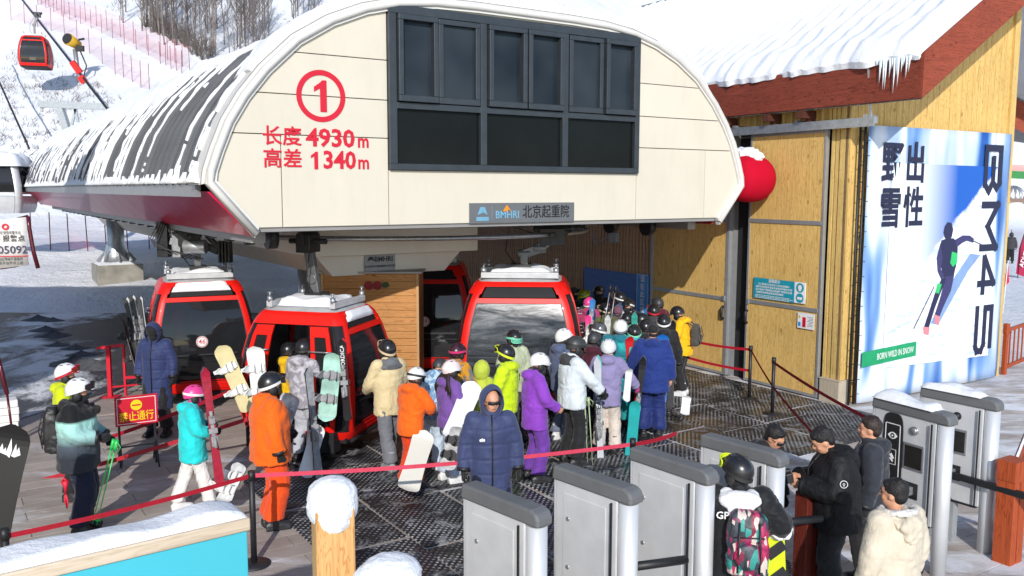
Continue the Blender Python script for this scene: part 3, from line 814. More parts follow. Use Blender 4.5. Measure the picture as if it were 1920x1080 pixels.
# ================================================================== timber clad lift building
bd = thing('timber_building', 'yellow timber clad building with snowy gable roof and red brown eave boards', 'building', BW0, th)
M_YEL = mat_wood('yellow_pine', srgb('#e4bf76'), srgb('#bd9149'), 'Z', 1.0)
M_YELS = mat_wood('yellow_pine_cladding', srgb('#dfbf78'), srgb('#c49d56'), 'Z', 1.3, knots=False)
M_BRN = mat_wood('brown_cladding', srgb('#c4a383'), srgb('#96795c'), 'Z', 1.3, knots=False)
M_REDW = mat_wood('red_brown_board', srgb('#8c4230'), srgb('#64291c'), 'Y', 1.0)
M_REDX = mat_wood('red_brown_board_x', srgb('#9c4a33'), srgb('#743020'), 'X', 1.0)
M_INT = solid('dark_interior', (.012, .012, .013), .9)
EZ = 6.08; SL = .64; RX = 5.1
# door wall: board and batten cladding above and beyond the doors
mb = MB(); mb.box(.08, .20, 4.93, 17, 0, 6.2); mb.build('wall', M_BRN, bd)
mb = MB(); mb.box(.08, .20, -.42, 4.93, 5.06, 6.2); mb.build('wall', M_YELS, bd)
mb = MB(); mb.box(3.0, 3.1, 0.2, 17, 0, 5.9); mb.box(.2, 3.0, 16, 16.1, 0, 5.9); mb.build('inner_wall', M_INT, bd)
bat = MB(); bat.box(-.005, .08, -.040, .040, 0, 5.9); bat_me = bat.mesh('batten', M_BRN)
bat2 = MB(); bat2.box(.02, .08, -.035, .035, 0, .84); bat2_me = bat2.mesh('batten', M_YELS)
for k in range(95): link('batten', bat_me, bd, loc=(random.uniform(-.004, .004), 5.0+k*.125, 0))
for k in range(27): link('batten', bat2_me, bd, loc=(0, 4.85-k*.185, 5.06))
# corner posts between door and banner
for (y0, y1, x) in ((-.10, -.03, -.005), (-.20, -.12, .0), (-.42, -.23, -.02)):
    mb = MB(); mb.box(x, .20, y0, y1, .42, 5.9); mb.build('corner_board', M_YELS, bd, bevel=.004)
M_PLINTH = solid('plinth_stone', srgb('#b5a995'), .7, 0, .12, 4, bumps=.3)
mb = MB(); mb.box(-.10, .20, -.50, -.06, 0, .42); mb.box(-.11, .2, -.51, -.05, .42, .445); mb.build('plinth', M_PLINTH, bd, bevel=.006)
for k in range(5):
    mb = MB(); mb.box(-.108, -.10, -.49+k*.086, -.41+k*.086, .01, .41); mb.build('plinth_board', M_PLINTH, bd)
# gable wall (faces the banner side)
k = 0; x = -.02
while x < 4.95:
    w_ = .178
    ztop = EZ+SL*min(x+w_+.1, 2*RX-x)-.02
    mb = MB(); mb.add([(x, -.45, 0), (x+w_-.008, -.45, 0), (x+w_-.008, -.45, EZ+SL*(x+w_)), (x, -.45, EZ+SL*x), (x, -.42, 0), (x+w_-.008, -.42, 0), (x+w_-.008, -.42, EZ+SL*(x+w_)), (x, -.42, EZ+SL*x)] if x < RX else
       [(x, -.45, 0), (x+w_-.008, -.45, 0), (x+w_-.008, -.45, EZ+SL*(2*RX-x-w_)), (x, -.45, EZ+SL*(2*RX-x)), (x, -.42, 0), (x+w_-.008, -.42, 0), (x+w_-.008, -.42, EZ+SL*(2*RX-x-w_)), (x, -.42, EZ+SL*(2*RX-x))],
       [(0, 1, 2, 3), (4, 7, 6, 5), (0, 4, 5, 1), (1, 5, 6, 2), (2, 6, 7, 3), (3, 7, 4, 0)])
    mb.build('cladding_board', M_YEL, bd); x += w_
mb = MB(); mb.box(4.80, 4.98, -.50, -.40, 0, 8.9); mb.build('corner_board', M_YELS, bd)
mb = MB(); mb.prism([(-.02, 0), (4.9, 0), (4.9, 9.1), (-.02, 6.0)], lambda a, z, d: Vector((a, d, z)), -.41, -.35); mb.build('wall', M_BRN, bd)
# eave board (long red brown fascia) and rake board
OX = -.28; GY = -1.97
mb = MB(); mb.box(OX-.04, OX, GY, 9.5, 5.38, 6.07); mb.build('eave_board', M_REDW, bd, bevel=.008)
def rake(name, x0, x1, y0, y1, zb, zt, mat):
    mb = MB(); mb.add([(x0, y0, zb), (x1, y0, zb+SL*(x1-x0)), (x1, y0, zt+SL*(x1-x0)), (x0, y0, zt), (x0, y1, zb), (x1, y1, zb+SL*(x1-x0)), (x1, y1, zt+SL*(x1-x0)), (x0, y1, zt)], [(0, 1, 2, 3), (4, 7, 6, 5), (0, 4, 5, 1), (1, 5, 6, 2), (2, 6, 7, 3), (3, 7, 4, 0)])
    mb.build(name, mat, bd, bevel=.006)
rake('rake_board', OX-.04, RX, GY-.05, GY, 5.37, 6.09, M_REDX)
# roof deck and soffit
mb = MB()
mb.add([(OX, GY, EZ-.72), (RX, GY, EZ-.72+SL*(RX-OX)), (RX, 9.5, EZ-.72+SL*(RX-OX)), (OX, 9.5, EZ-.72)], [(0, 1, 2, 3)])
mb.add([(OX, GY, EZ-.02), (RX, GY, EZ-.02+SL*(RX-OX)), (RX, 12.1, EZ-.02+SL*(RX-OX)), (OX, 12.1, EZ-.02)], [(0, 3, 2, 1)])
mb.add([(RX, GY, EZ-.02+SL*(RX-OX)), (2*RX-OX, GY, EZ-.02), (2*RX-OX, 12.1, EZ-.02), (RX, 12.1, EZ-.02+SL*(RX-OX))], [(0, 1, 2, 3)])
mb.build('roof', SNOW, bd)
# rafter brackets under the eave
for y in (.36, 1.2, 2.35, 3.4):
    mb = MB(); mb.box(-.34, .02, y, y+.14, 5.22, 5.36); mb.box(-.12, .02, y+.01, y+.13, 5.12, 5.22); mb.build('rafter_bracket', mat_wood('dark_red_wood', srgb('#5c352a'), srgb('#472318'), 'X'), bd)
# roof snow: deep quilt with ribs running down the slope, lumpy lip over the eave
NS2, NV2 = 90, 210
top = []; bot = []
Lr = (RX-OX)*math.sqrt(1+SL*SL)
nr = Vector((-SL, 0, 1)).normalized()
for i in range(NS2+1):
    rt = []; rb = []
    for j in range(NV2+1):
        s = i/NS2; y = GY+.02+(14.2)*j/NV2
        lip = .10*noise.noise(Vector((y*1.6, 3, 1)))+.07*noise.noise(Vector((y*5.5, 1, 1)))+.06
        x = OX-lip*(1-s)**6+s*(RX-OX)
        z = EZ+SL*(x-OX)
        h = .22+.05*math.cos(y*2*math.pi/.38+.6*noise.noise(Vector((y*.4, x, 4))))*(.35+.65*smooth(0, .5, s))+.06*noise.noise(Vector((x*.8, y*.6, 2)))+.04*noise.noise(Vector((x*3, y*2.6, 5)))
        h *= math.sqrt(max(0, min(1, (s+.004)*14))) if s < .07 else 1
        h += .05*noise.noise(Vector((y*5, 4, s*9)))*(1-smooth(0, .2, s))
        e_ = min(1, (j+.15)/5); h *= math.sqrt(e_)*(1 if s < .97 else 1)
        rt.append(Vector((x, y, z))+nr*max(.01, h)); rb.append(Vector((x, y, z-.02-(.03 if i == 0 else 0))))
    top.append(rt); bot.append(rb)
mb = MB(); mb.grid(top); mb.grid([[a, b_] for a, b_ in zip(top[0], bot[0])]); mb.grid([[a[0], b_[0]] for a, b_ in zip(top, bot)]); mb.grid(bot[:12])
mb.build('roof_snow', SNOW, bd, kind='stuff')
mb = MB(); mb.grid([[Vector((RX+(1-0)*t*(RX-OX), y, EZ+SL*(RX-OX)*(1-t)+.26)) for t in (0, .5, 1)] for y in (GY, 3, 12.2)]); mb.build('roof_snow', SNOW, bd, kind='stuff')
# icicles
M_ICE = solid('ice', (.72, .78, .82), .12, 0, .1, 8, spec=.7)
for k in range(15):
    y = GY+.15+.045*k+random.uniform(-.02, .02); L2 = random.uniform(.15, .62)*(1-abs(k-8)/14)
    mb = MB(); mb.tube([(OX-.09, y, 6.06), (OX-.092, y, 6.06-L2*.5), (OX-.09, y+.01, 6.06-L2)], [.022, .014, .002], 6); mb.build('icicle', M_ICE, bd)
# sliding door track
mb = MB(); mb.bar((-.16, -1.05, 5.10), (-.16, 6.0, 5.10), .10, .11); mb.bar((-.2, -1.05, 5.02), (-.2, 6.0, 5.02), .03, .05); mb.bar((-.16, -.95, 5.12), (-.34, -1.0, 5.98), .035, .035)
for y in (-.9, .6, 2.2, 3.8): mb.box(-.22, .06, y, y+.06, 5.15, 5.2)
mb.build('door_track', M_STEEL, bd)
M_DFR = solid('door_frame_steel', (.36, .37, .38), .42, .5, .1, 6)
def door(label, y0, y1, z0, z1, rails, hy, stile, slanted=0):
    d = thing('sliding_door', label, 'door', BM_ @ Vector((0, y0, 0)), th)
    w_ = y1-y0
    zs = [z0+.05]+rails+[z1-.05]
    mb = MB(); mb.box(-.10, -.02, 0, stile, z0, z1); mb.box(-.10, -.02, w_-stile, w_, z0, z1); mb.box(-.10, -.02, stile, w_-stile, z0, z0+.05); mb.box(-.10, -.02, stile, w_-stile, z1-.05, z1)
    mb.build('frame', M_DFR, d, bevel=.004)
    for a, c in zip(zs, zs[1:]):
        mb = MB(); mb.box(-.085, -.03, stile, w_-stile, a+(.04 if a in rails else 0), c-(.04 if c in rails else 0)); mb.build('door_panel', M_YEL, d)
    for r_ in rails:
        mb = MB(); mb.box(-.105, -.02, stile, w_-stile, r_-.04, r_+.04); mb.build('rail', M_DFR, d, bevel=.004)
    mb = MB(); mb.tube([(-.11, hy, 1.22), (-.16, hy, 1.26), (-.16, hy, 1.44), (-.11, hy, 1.48)], .03, 8); mb.build('handle', M_BLACK, d)
    mb = MB(); mb.box(-.13, -.10, hy-.03, hy+.03, 1.60, 1.70); mb.build('latch', M_STEEL, d)
    return d
dr = door('right timber sliding door with teal notice and white paper notice on it', 0.0, 1.86, .03, 5.0, [1.67, 3.30], 1.80, .05)
dl = door('left timber sliding door partly shaded, behind the person in the yellow jacket', 2.38, 4.88, .03, 5.0, [1.64, 3.28], .10, .09)
mb = MB(); mb.box(.25, 2.9, .2, 15.9, .005, .02); mb.build('inner_floor', M_INT, bd)
# black gap posts
mb = MB(); mb.box(-.02, .10, 2.33, 2.385, 0, 5.05); mb.build('door_post', M_DFR, bd)
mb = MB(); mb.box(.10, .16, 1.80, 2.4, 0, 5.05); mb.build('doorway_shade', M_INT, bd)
# notices
FW = lambda y, z, d: frame((0, -1, 0), (0, 0, 1), (-d, y, z))
fW = lambda a, z, d: Vector((-d, -a, z))            # a runs to the right as seen from outside (minus local y)
M_TEAL = solid('teal_print', srgb('#1e93a8'), .45); M_BOARD = solid('white_print', (.78, .79, .80), .45); M_BLUE = solid('blue_board', srgb('#2560b0'), .4, 0, .05); M_BLUE2 = solid('bright_blue_board', srgb('#2f8fdc'), .4)
n_ = thing('notice_board', 'teal and white safety notice fixed on the right timber door', 'notice', BM_ @ Vector((0, 0, 0)), th)
def wboard(name, par, y0, y1, z0, z1, d0, d1, mat):
    mb = MB(); mb.box(-d1, -d0, min(y0, y1), max(y0, y1), z0, z1); return mb.build(name, mat, par, bevel=.003)
wboard('panel', n_, .60, 1.64, 1.76, 2.17, .112, .125, M_TEAL); wboard('panel', n_, .33, .595, 1.77, 2.17, .112, .125, M_BOARD)
text('温馨提示', .075, M_WHITEINK, n_, FW(1.10, 2.125, .128), .004, .001)
for i, (wd, off) in enumerate([(.8, 0), (.92, 0), (.92, 0), (.7, .1)]):
    s_ = ['为了您和他人的安全进入雪场后请佩戴头', '盔护目镜等防护装备乘坐缆车时请有序排', '队不拥挤不推搡禁止吸烟严禁携带易燃', '易爆等危险物品祝您滑雪愉快'][i]
    text(s_, .045, M_WHITEINK, n_, FW(1.11+off, 2.05-.056*i, .128), .001, .001, wfit=wd)
for i in range(3):
    mb = MB()
    x = 1.58
    while x > .70:
        w2 = random.uniform(.03, .09); mb.box(-.1275, -.1255, x-w2, x, 1.825-.026*i, 1.835-.026*i); x -= w2+.014
    mb.build('small_print', M_WHITEINK, n_)
for zc in (2.065, 1.87):
    mb = MB(); disc(mb, fW, -.46, zc, .085, .1255, .1275); annulus(mb, fW, -.46, zc, .085, .092, .1255, .128, 24); mb.build('pictogram', M_TEAL, n_)
    mb = MB()
    if zc > 2: disc(mb, fW, -.46, zc+.005, .045, .128, .1295, 16, ry=.052); mb.prism([(-.49, zc-.04), (-.43, zc-.04), (-.445, zc-.065), (-.475, zc-.065)], fW, .128, .1295)
    else: mb.prism([(-.52, zc+.02), (-.40, zc+.02), (-.40, zc-.02), (-.44, zc-.035), (-.46, zc-.02), (-.48, zc-.035), (-.52, zc-.02)], fW, .128, .1295)
    mb.build('pictogram', M_WHITEINK, n_)
n2 = thing('paper_notice', 'small white sheet with a red block, low right on the right timber door', 'notice', BM_ @ Vector((0, 0, 0)), th)
wboard('sheet', n2, .10, .50, 1.30, 1.60, .112, .118, M_BOARD); wboard('red_block', n2, .30, .38, 1.33, 1.52, .1185, .121, M_SIGNRED); wboard('blue_block', n2, .42, .48, 1.34, 1.42, .1185, .121, M_BLUE2); wboard('yellow_block', n2, .43, .47, 1.49, 1.54, .1185, .121, solid('yellow_print', srgb('#d8b020'), .5))
mb = MB()
for i in range(7): mb.box(-.1205, -.1185, .13, .27-.02*(i % 3), 1.36+i*.028, 1.366+i*.028)
mb.build('small_print', M_BLACKINK, n2)
# blue information board and the vertical blue sign
b1 = thing('information_board', 'large dark blue information board of printed lines on the brown wall behind the crowd', 'board', BM_ @ Vector((0, 0, 0)), th)
wboard('panel', b1, 5.42, 7.62, .55, 1.90, -.01, .04, M_BLUE)
mb = MB()
for i in range(19):
    y = 7.45
    while y > 5.6:
        w2 = random.uniform(.06, .3); mb.box(-.0425, -.0405, y-w2, y, 1.80-i*.062, 1.812-i*.062); y -= w2+.04
mb.build('small_print', solid('pale_blue_ink', srgb('#4f7fc0'), .5), b1)
b2 = thing('hanging_sign', 'narrow bright blue sign with vertical white characters beside the information board', 'sign', BM_ @ Vector((0, 0, 0)), th)
wboard('panel', b2, 4.96, 5.40, .55, 1.93, .05, .08, M_BLUE2)
mb = MB()
for (a, c, e, g_) in ((4.975, 5.385, 1.905, 1.915), (4.975, 5.385, .565, .575), (4.975, 4.985, .575, 1.905), (5.375, 5.385, .575, 1.905)): mb.box(-.083, -.081, a, c, e, g_)
mb.build('border', M_WHITEINK, b2)
for i, ch in enumerate('请在此区域下车'): text(ch, .17, M_WHITEINK, b2, FW(5.18, 1.81-.185*i, .083), .008, .001)
# small brass lamp box on the wall
mb = MB(); mb.box(-.06, .02, 8.35, 8.5, .95, 1.35); o = mb.build('wall_box', solid('brass_box', srgb('#a86a2a'), .35, .6), None, loc=BW0, rot=(0, 0, th), bevel=.01); tag(o, 'small brass coloured box on the brown wall right of the rear cabin', 'box')
mb = MB(); mb.box(-.12, .02, 6.2, 6.45, 2.62, 2.85); mb.tube([(-.06, 6.5, 2.8), (-.2, 6.9, 2.55), (-.1, 7.2, 2.85)], .018, 6); o = mb.build('speaker_box', M_GREY, None, loc=BW0, rot=(0, 0, th)); tag(o, 'small grey electrical box with a cable high on the brown wall', 'box')

# ------------------------------------------------------------------ banner on its scaffold
BL, BR = G(1610, 758), G(1872, 705)
bx = (BR-BL).normalized(); BWID = (BR-BL).length; BHT = 5.03
BFR = frame(bx, (0, 0, 1), BL)
bn = thing('billboard', 'big blue and white ski poster banner stretched on a scaffold beside the doors', 'billboard', BL, math.atan2(bx.y, bx.x))
BI = Matrix.Identity(4)
fB = lambda a, z, d: Vector((a, -d, z))
FBn = lambda a, z, d=.012: frame((1, 0, 0), (0, 0, 1), (a, -d, z))
m, nt, b = newmat('poster_print')
v = coord(nt, 'Object')
w = N(nt, 'ShaderNodeTexNoise'); w.inputs['Scale'].default_value = .9; w.inputs['Detail'].default_value = 1; w.inputs['Distortion'].default_value = .6
mpn = N(nt, 'ShaderNodeMapping'); mpn.inputs['Rotation'].default_value = (0, .75, 0); mpn.inputs['Scale'].default_value = (1.7, 1, .3); nt.links.new(v, mpn.inputs[0]); nt.links.new(mpn.outputs[0], w.inputs['Vector'])
r = ramp(nt, w.outputs['Fac'], [(.30, srgb('#1d57a6')), (.40, srgb('#789fd0')), (.48, srgb('#cdd9ea')), (.60, srgb('#dde4ee')), (.75, srgb('#9fb8dc'))])
nt.links.new(r.outputs[0], b.inputs['Base Color']); b.inputs['Roughness'].default_value = .45
n1 = bump(nt, b, ntex(nt, coord(nt, 'Object', (2, 1, .6)), 1.2, 3, .5, 1), .25, .05)
M_POST = m
PB = []
for i in range(25):
    row = []
    for j in range(25):
        a, z = BWID*i/24, BHT*j/24+.02
        row.append(Vector((a, .012*noise.noise(Vector((a*2, 3, z*1.4)))+(.05*(1-min(1, min(i, 24-i)/1.2))), z)))
    PB.append(row)
mb = MB(); mb.grid(PB); sheet_ = mb.build('printed_sheet', M_POST, bn)
sd_ = sheet_.modifiers.new('t', 'SOLIDIFY'); sd_.thickness = .006; sd_.offset = 1
m, nt, b = newmat('poster_picture')
v = coord(nt, 'Object'); sp = N(nt, 'ShaderNodeSeparateXYZ'); nt.links.new(v, sp.inputs[0])
ln = N(nt, 'ShaderNodeMath', operation='MULTIPLY_ADD'); ln.inputs[1].default_value = -.78; nt.links.new(sp.outputs['X'], ln.inputs[0]); nt.links.new(sp.outputs['Z'], ln.inputs[2])   # z - .78 x
fz = ntex(nt, coord(nt, 'Object', (1, 1, 1)), 2.2, 6, .6)
fa = N(nt, 'ShaderNodeMath', operation='MULTIPLY_ADD'); fa.inputs[1].default_value = .35; nt.links.new(fz, fa.inputs[0]); nt.links.new(ln.outputs[0], fa.inputs[2])
skyr = ramp(nt, sp.outputs['X'], [(.0, srgb('#e8f0f6')), (1.0, srgb('#0558b8'))]); 
mrx = N(nt, 'ShaderNodeMapRange'); mrx.inputs['From Min'].default_value = 1.3; mrx.inputs['From Max'].default_value = 2.7; nt.links.new(sp.outputs['X'], mrx.inputs['Value']); nt.links.new(mrx.outputs[0], skyr.inputs[0])
st_ = ntex(nt, coord(nt, 'Object', (1, 1, 5), (0, -.66, 0)), 2.0, 5, .6)
snr = ramp(nt, st_, [(.35, srgb('#b9cbe2')), (.5, srgb('#eef2f7'))])
edge = ramp(nt, fa.outputs[0], [(.0, (0, 0, 0)), (1, (1, 1, 1))])
mre = N(nt, 'ShaderNodeMapRange'); mre.inputs['From Min'].default_value = 1.32; mre.inputs['From Max'].default_value = 1.42; nt.links.new(fa.outputs[0], mre.inputs['Value'])
mx = N(nt, 'ShaderNodeMixRGB'); nt.links.new(mre.outputs[0], mx.inputs[0]); nt.links.new(snr.outputs[0], mx.inputs[1]); nt.links.new(skyr.outputs[0], mx.inputs[2]); nt.links.new(mx.outputs[0], b.inputs['Base Color'])
b.inputs['Roughness'].default_value = .45
mb = MB(); mb.prism([(.62, .62), (4.12, .52), (4.05, 4.38), (.62, 4.40)], fB, .022, .026); mb.build('picture', m, bn)
M_NAVY = solid('navy_ink', srgb('#1b1d3c'), .5, 0, .03)
DPT = .034
for ch, a, z in (('野', .62, 4.36), ('出', 1.30, 4.36), ('雪', .62, 3.54), ('性', 1.30, 3.54)):
    text(ch, .78, M_NAVY, bn, FBn(a, z, DPT), .024, .002, .80)
# BM45 turned ninety degrees, in block strokes
def strokes(polys, mat, name='lettering', d0=.030, d1=.036):
    for poly in polys:
        mb = MB(); mb.prism(poly, fB, d0, d1); mb.build(name, mat, bn)
def glyph(segs, ox, oz, w, h, T):
    """segs in unit letter space (x right, y up) drawn rotated 90deg clockwise"""
    mb = MB()
    for (x0, y0, x1, y1) in segs:
        p0 = Vector((ox+y0*w, oz-x0*h)); p1 = Vector((ox+y1*w, oz-x1*h)); d = (p1-p0).normalized(); nn = Vector((-d.y, d.x))*T/2; e_ = d*T/2*.98
        mb.prism([tuple(p0-e_+nn), tuple(p0-e_-nn), tuple(p1+e_-nn), tuple(p1+e_+nn)], fB, .030+random.uniform(0, .003), .036+random.uniform(0, .003))
    mb.build('lettering', M_NAVY, bn)
gx = 3.62; gw = .52
glyph([(0, 0, 0, 1), (0, 0, .85, 0), (0, 1, .8, 1), (.8, 1, .93, .8), (.93, .8, .8, .55), (.25, .52, .8, .52), (.8, .5, 1, .27), (1, .27, .85, 0)], gx, 4.75, gw, .86, .13)
glyph([(0, 0, 0, 1), (0, 1, .5, .35), (.5, .35, 1, 1), (1, 1, 1, 0)], gx, 3.62, gw, .86, .14)
glyph([(.72, 0, .72, 1), (.72, 1, 0, .32), (0, .27, .95, .27)], gx, 2.55, gw, .72, .13)
glyph([(.9, 1, 0, 1), (0, 1, 0, .55), (0, .55, .85, .55), (.85, .55, 1, .4), (1, .4, 1, .12), (1, .12, .88, 0), (.88, 0, 0, 0)], gx, 1.52, gw, .88, .13)
mb = MB(); mb.prism([(.0, .70), (1.62, .76), (1.62, 1.04), (.0, .98)], fB, .030, .034); mb.build('green_strip', solid('green_print', srgb('#159a63'), .5), bn)
text('BORN WILD IN SNOW', .17, M_WHITEINK, bn, FBn(.98, .87, .037) @ Matrix.Rotation(.035, 4, 'Z'), .006, .001, wfit=1.1)
# skier on the poster: flat print
M_SK1 = solid('skier_navy', srgb('#22224a'), .5, 0, .3, 30); M_SK2 = solid('skier_purple', srgb('#3b3668'), .5, 0, .4, 25); M_SKG = solid('skier_green', srgb('#2cbf6a'), .5); M_SKP = solid('skier_pink', srgb('#d9828c'), .5); M_SHD = solid('print_shadow', srgb('#7f9cc8'), .5)
def flat(poly, mat, d, name='print'):
    mb = MB(); mb.prism(poly, fB, d, d+.002); mb.build(name, mat, bn)
flat([(2.05, 1.35), (2.3, 1.30), (3.2, 2.3), (3.62, 2.62), (3.25, 2.66), (2.75, 2.2), (2.25, 1.65)], M_SHD, .0265)
flat([(2.33, 3.22), (2.42, 3.30), (2.55, 3.28), (2.62, 3.15), (2.58, 3.0), (2.45, 2.93), (2.35, 3.0), (2.3, 3.1)], M_SK1, .029)
flat([(2.25, 2.95), (2.45, 2.99), (2.65, 2.98), (2.80, 2.88), (2.82, 2.55), (2.72, 2.22), (2.40, 2.18), (2.28, 2.45), (2.18, 2.72)], M_SK1, .0285)
flat([(2.7, 2.95), (2.95, 3.03), (3.2, 3.02), (3.35, 2.95), (3.33, 2.87), (3.1, 2.92), (2.95, 2.88), (2.78, 2.80)], M_SK2, .029)
flat([(2.22, 2.9), (2.32, 2.6), (2.28, 2.4), (2.4, 2.25), (2.32, 2.18), (2.18, 2.35), (2.12, 2.62)], M_SK2, .0295)
flat([(2.62, 2.72), (2.80, 2.68), (2.82, 2.5), (2.68, 2.42), (2.58, 2.5)], M_SKG, .030)
flat([(2.42, 2.24), (2.74, 2.25), (2.66, 1.95), (2.44, 1.65), (2.30, 1.42), (2.16, 1.50), (2.30, 1.80), (2.38, 2.02)], M_SK2, .029)
flat([(2.34, 2.22), (2.48, 2.2), (2.3, 1.9), (2.16, 1.65), (2.0, 1.28), (1.84, 1.30), (1.98, 1.6), (2.14, 1.95)], M_SK1, .0295)
flat([(2.2, 2.12), (2.34, 2.1), (2.26, 1.92), (2.14, 1.94)], M_SKG, .0305)
flat([(1.80, 1.30), (2.02, 1.28), (2.0, 1.12), (1.84, 1.16)], M_SKP, .0308); flat([(2.16, 1.52), (2.34, 1.46), (2.32, 1.30), (2.18, 1.34)], M_SKP, .0308)
flat([(3.33, 2.92), (3.62, 2.84), (3.62, 2.82), (3.32, 2.90)], M_SK1, .029); flat([(2.1, 2.05), (1.52, 1.28), (1.50, 1.30), (2.09, 2.08)], M_SK1, .029)
# scaffold behind the banner
mb = MB()
for a in (-.16, -.02, BWID+.03): mb.tube([(a, .10, 0), (a, .10, 5.05)], .022, 6)
for i in range(17): mb.tube([(-.16, .10, .15+i*.3), (-.02, .10, .15+i*.3)], .010, 5)
for i in range(4): mb.tube([(0, .12, .4+i*1.45), (BWID, .12, .4+i*1.45)], .02, 6)
for a in (0.1, BWID-.1): mb.tube([(a, .12, 3.5), (a, .85 if a < 1 else 1.6, .05)], .02, 6)
mb.build('scaffold', M_DARK, bn)
mb = MB()
for i in range(18): mb.bar((-.03, .05, .2+i*.27), (.03, .02, .2+i*.27), .008, .008)
mb.build('cable_tie', M_BLACK, bn)

# far porch roof right of the gable (red board, corrugated underside)
pr2 = thing('porch_roof', 'red edged porch roof beyond the right corner of the timber gable wall', 'roof', (0, 0, 0))
p1 = D(1888, 175, 23); p2 = D(1990, 225, 23)
mb = MB()
for q0, q1 in ((p1, p2),):
    mb.add([q0, q1, q1+Vector((0, 0, -.75)), q0+Vector((0, 0, -.75)), q0+Vector((.1, .12, 0)), q1+Vector((.1, .12, 0)), q1+Vector((.1, .12, -.75)), q0+Vector((.1, .12, -.75))], [(0, 1, 2, 3), (4, 7, 6, 5), (0, 4, 5, 1), (1, 5, 6, 2), (2, 6, 7, 3), (3, 7, 4, 0)])
mb.build('eave_board', M_REDX, pr2)
mb = MB(); mb.add([p1+Vector((0, .1, -.7)), p2+Vector((0, .1, -.7)), p2+Vector((0, 3.5, -.2)), p1+Vector((0, 3.5, -.2))], [(0, 1, 2, 3)]); mb.build('underside', solid('corrugated_grey', (.25, .24, .22), .6), pr2)
mb = MB(); mb.add([p1+Vector((0, .0, .05)), p2+Vector((0, .0, .05)), p2+Vector((0, 3.5, .6)), p1+Vector((0, 3.5, .6))], [(0, 1, 2, 3)]); mb.build('snow', SNOW, pr2)

# unseen building added out of view at left to shade the asphalt yard
lg = thing('shadow_building', 'tall unseen building added left of the forecourt to shade the asphalt yard', 'building', (-17.5, 4.5, 0))
mb = MB(); mb.box(-7.5, 7.6, -8.5, 8.6, 0, 8.6); mb.build('wall', M_YELS, lg)
mb = MB(); mb.add([(-8.2, -9, 8.5), (8.0, -9, 8.5), (8.0, 9.0, 8.5), (-8.2, 9.0, 8.5), (-8.2, 0, 12.2), (8.0, 0, 12.2)], [(0, 1, 5, 4), (2, 3, 4, 5), (1, 2, 5), (3, 0, 4), (0, 3, 2, 1)]); mb.build('roof', SNOW, lg)  # roof of the added unseen building
for i in range(4):
    for k in range(2):
        mb = MB(); mb.box(7.6, 7.68, -7+i*4, -5.2+i*4, 1.2+k*3.4, 3.2+k*3.4); w2 = mb.build('window_frame', M_REDX, lg)
        mb = MB(); mb.box(7.68, 7.70, -6.9+i*4, -5.3+i*4, 1.3+k*3.4, 3.1+k*3.4); mb.build('pane', M_PANE, w2)  # pane of the added unseen building
# ================================================================== gondola cabins
M_GLASS = mat_glass_dark('smoked_window', alpha=.30)
M_GLASSC = mat_glass_dark('cabin_side_window', tint=(.03, .03, .035), alpha=.55)
M_SKIRT = solid('skirt_dark', (.018, .018, .02), .65, 0, spec=.2)
ZP = [(.28, .88), (.40, .93), (.62, .975), (.95, 1.0), (1.3, .985), (1.7, .93), (2.0, .86), (2.2, .79), (2.34, .71), (2.40, .62)]
def prf(z):
    for (a, p), (c, q) in zip(ZP, ZP[1:]):
        if z <= c: 
            t = max(0, (z-a)/(c-a)); return p+(q-p)*t
    return ZP[-1][1]
CW, CL, CR, TF = .98, 1.06, .18, .84
def csurf(side, t, z, off=0.0):
    """side 0:-Y end, 1:+X, 2:+Y end, 3:-X ; t along the side -1..1"""
    p = prf(z); hw = CW*p; hl = CL*p
    tg, nr_ = (hw, hl) if side in (0, 2) else (hl, hw)
    s = 1 if t >= 0 else -1; a = abs(t)
    if a <= TF: tt = a/TF*(tg-CR); nn = nr_+off
    else:
        ph = (a-TF)/(1-TF)*math.pi/4; tt = tg-CR+(CR+off)*math.sin(ph); nn = nr_-CR+(CR+off)*math.cos(ph)
    tt *= s
    return {0: Vector((tt, -nn, z)), 1: Vector((nn, tt, z)), 2: Vector((-tt, nn, z)), 3: Vector((-nn, -tt, z))}[side]
def cpatch(mb, side, t0, t1, z0, z1, o0, o1, mi=0, nt=6, nz=5):
    ts = [t0+(t1-t0)*i/nt for i in range(nt+1)]; zs = [z0+(z1-z0)*i/nz for i in range(nz+1)]
    # add breaks at profile levels
    A = [[csurf(side, t, z, o1) for z in zs] for t in ts]; B = [[csurf(side, t, z, o0) for z in zs] for t in ts]
    mb.grid(A, mi, True); mb.grid(B, mi, True)
    for r0, r1 in ((A[0], B[0]), (A[-1], B[-1])): mb.grid([[a, b_] for a, b_ in zip(r0, r1)], mi, False)
    for k in (0, -1): mb.grid([[a[k], b_[k]] for a, b_ in zip(A, B)], mi, False)
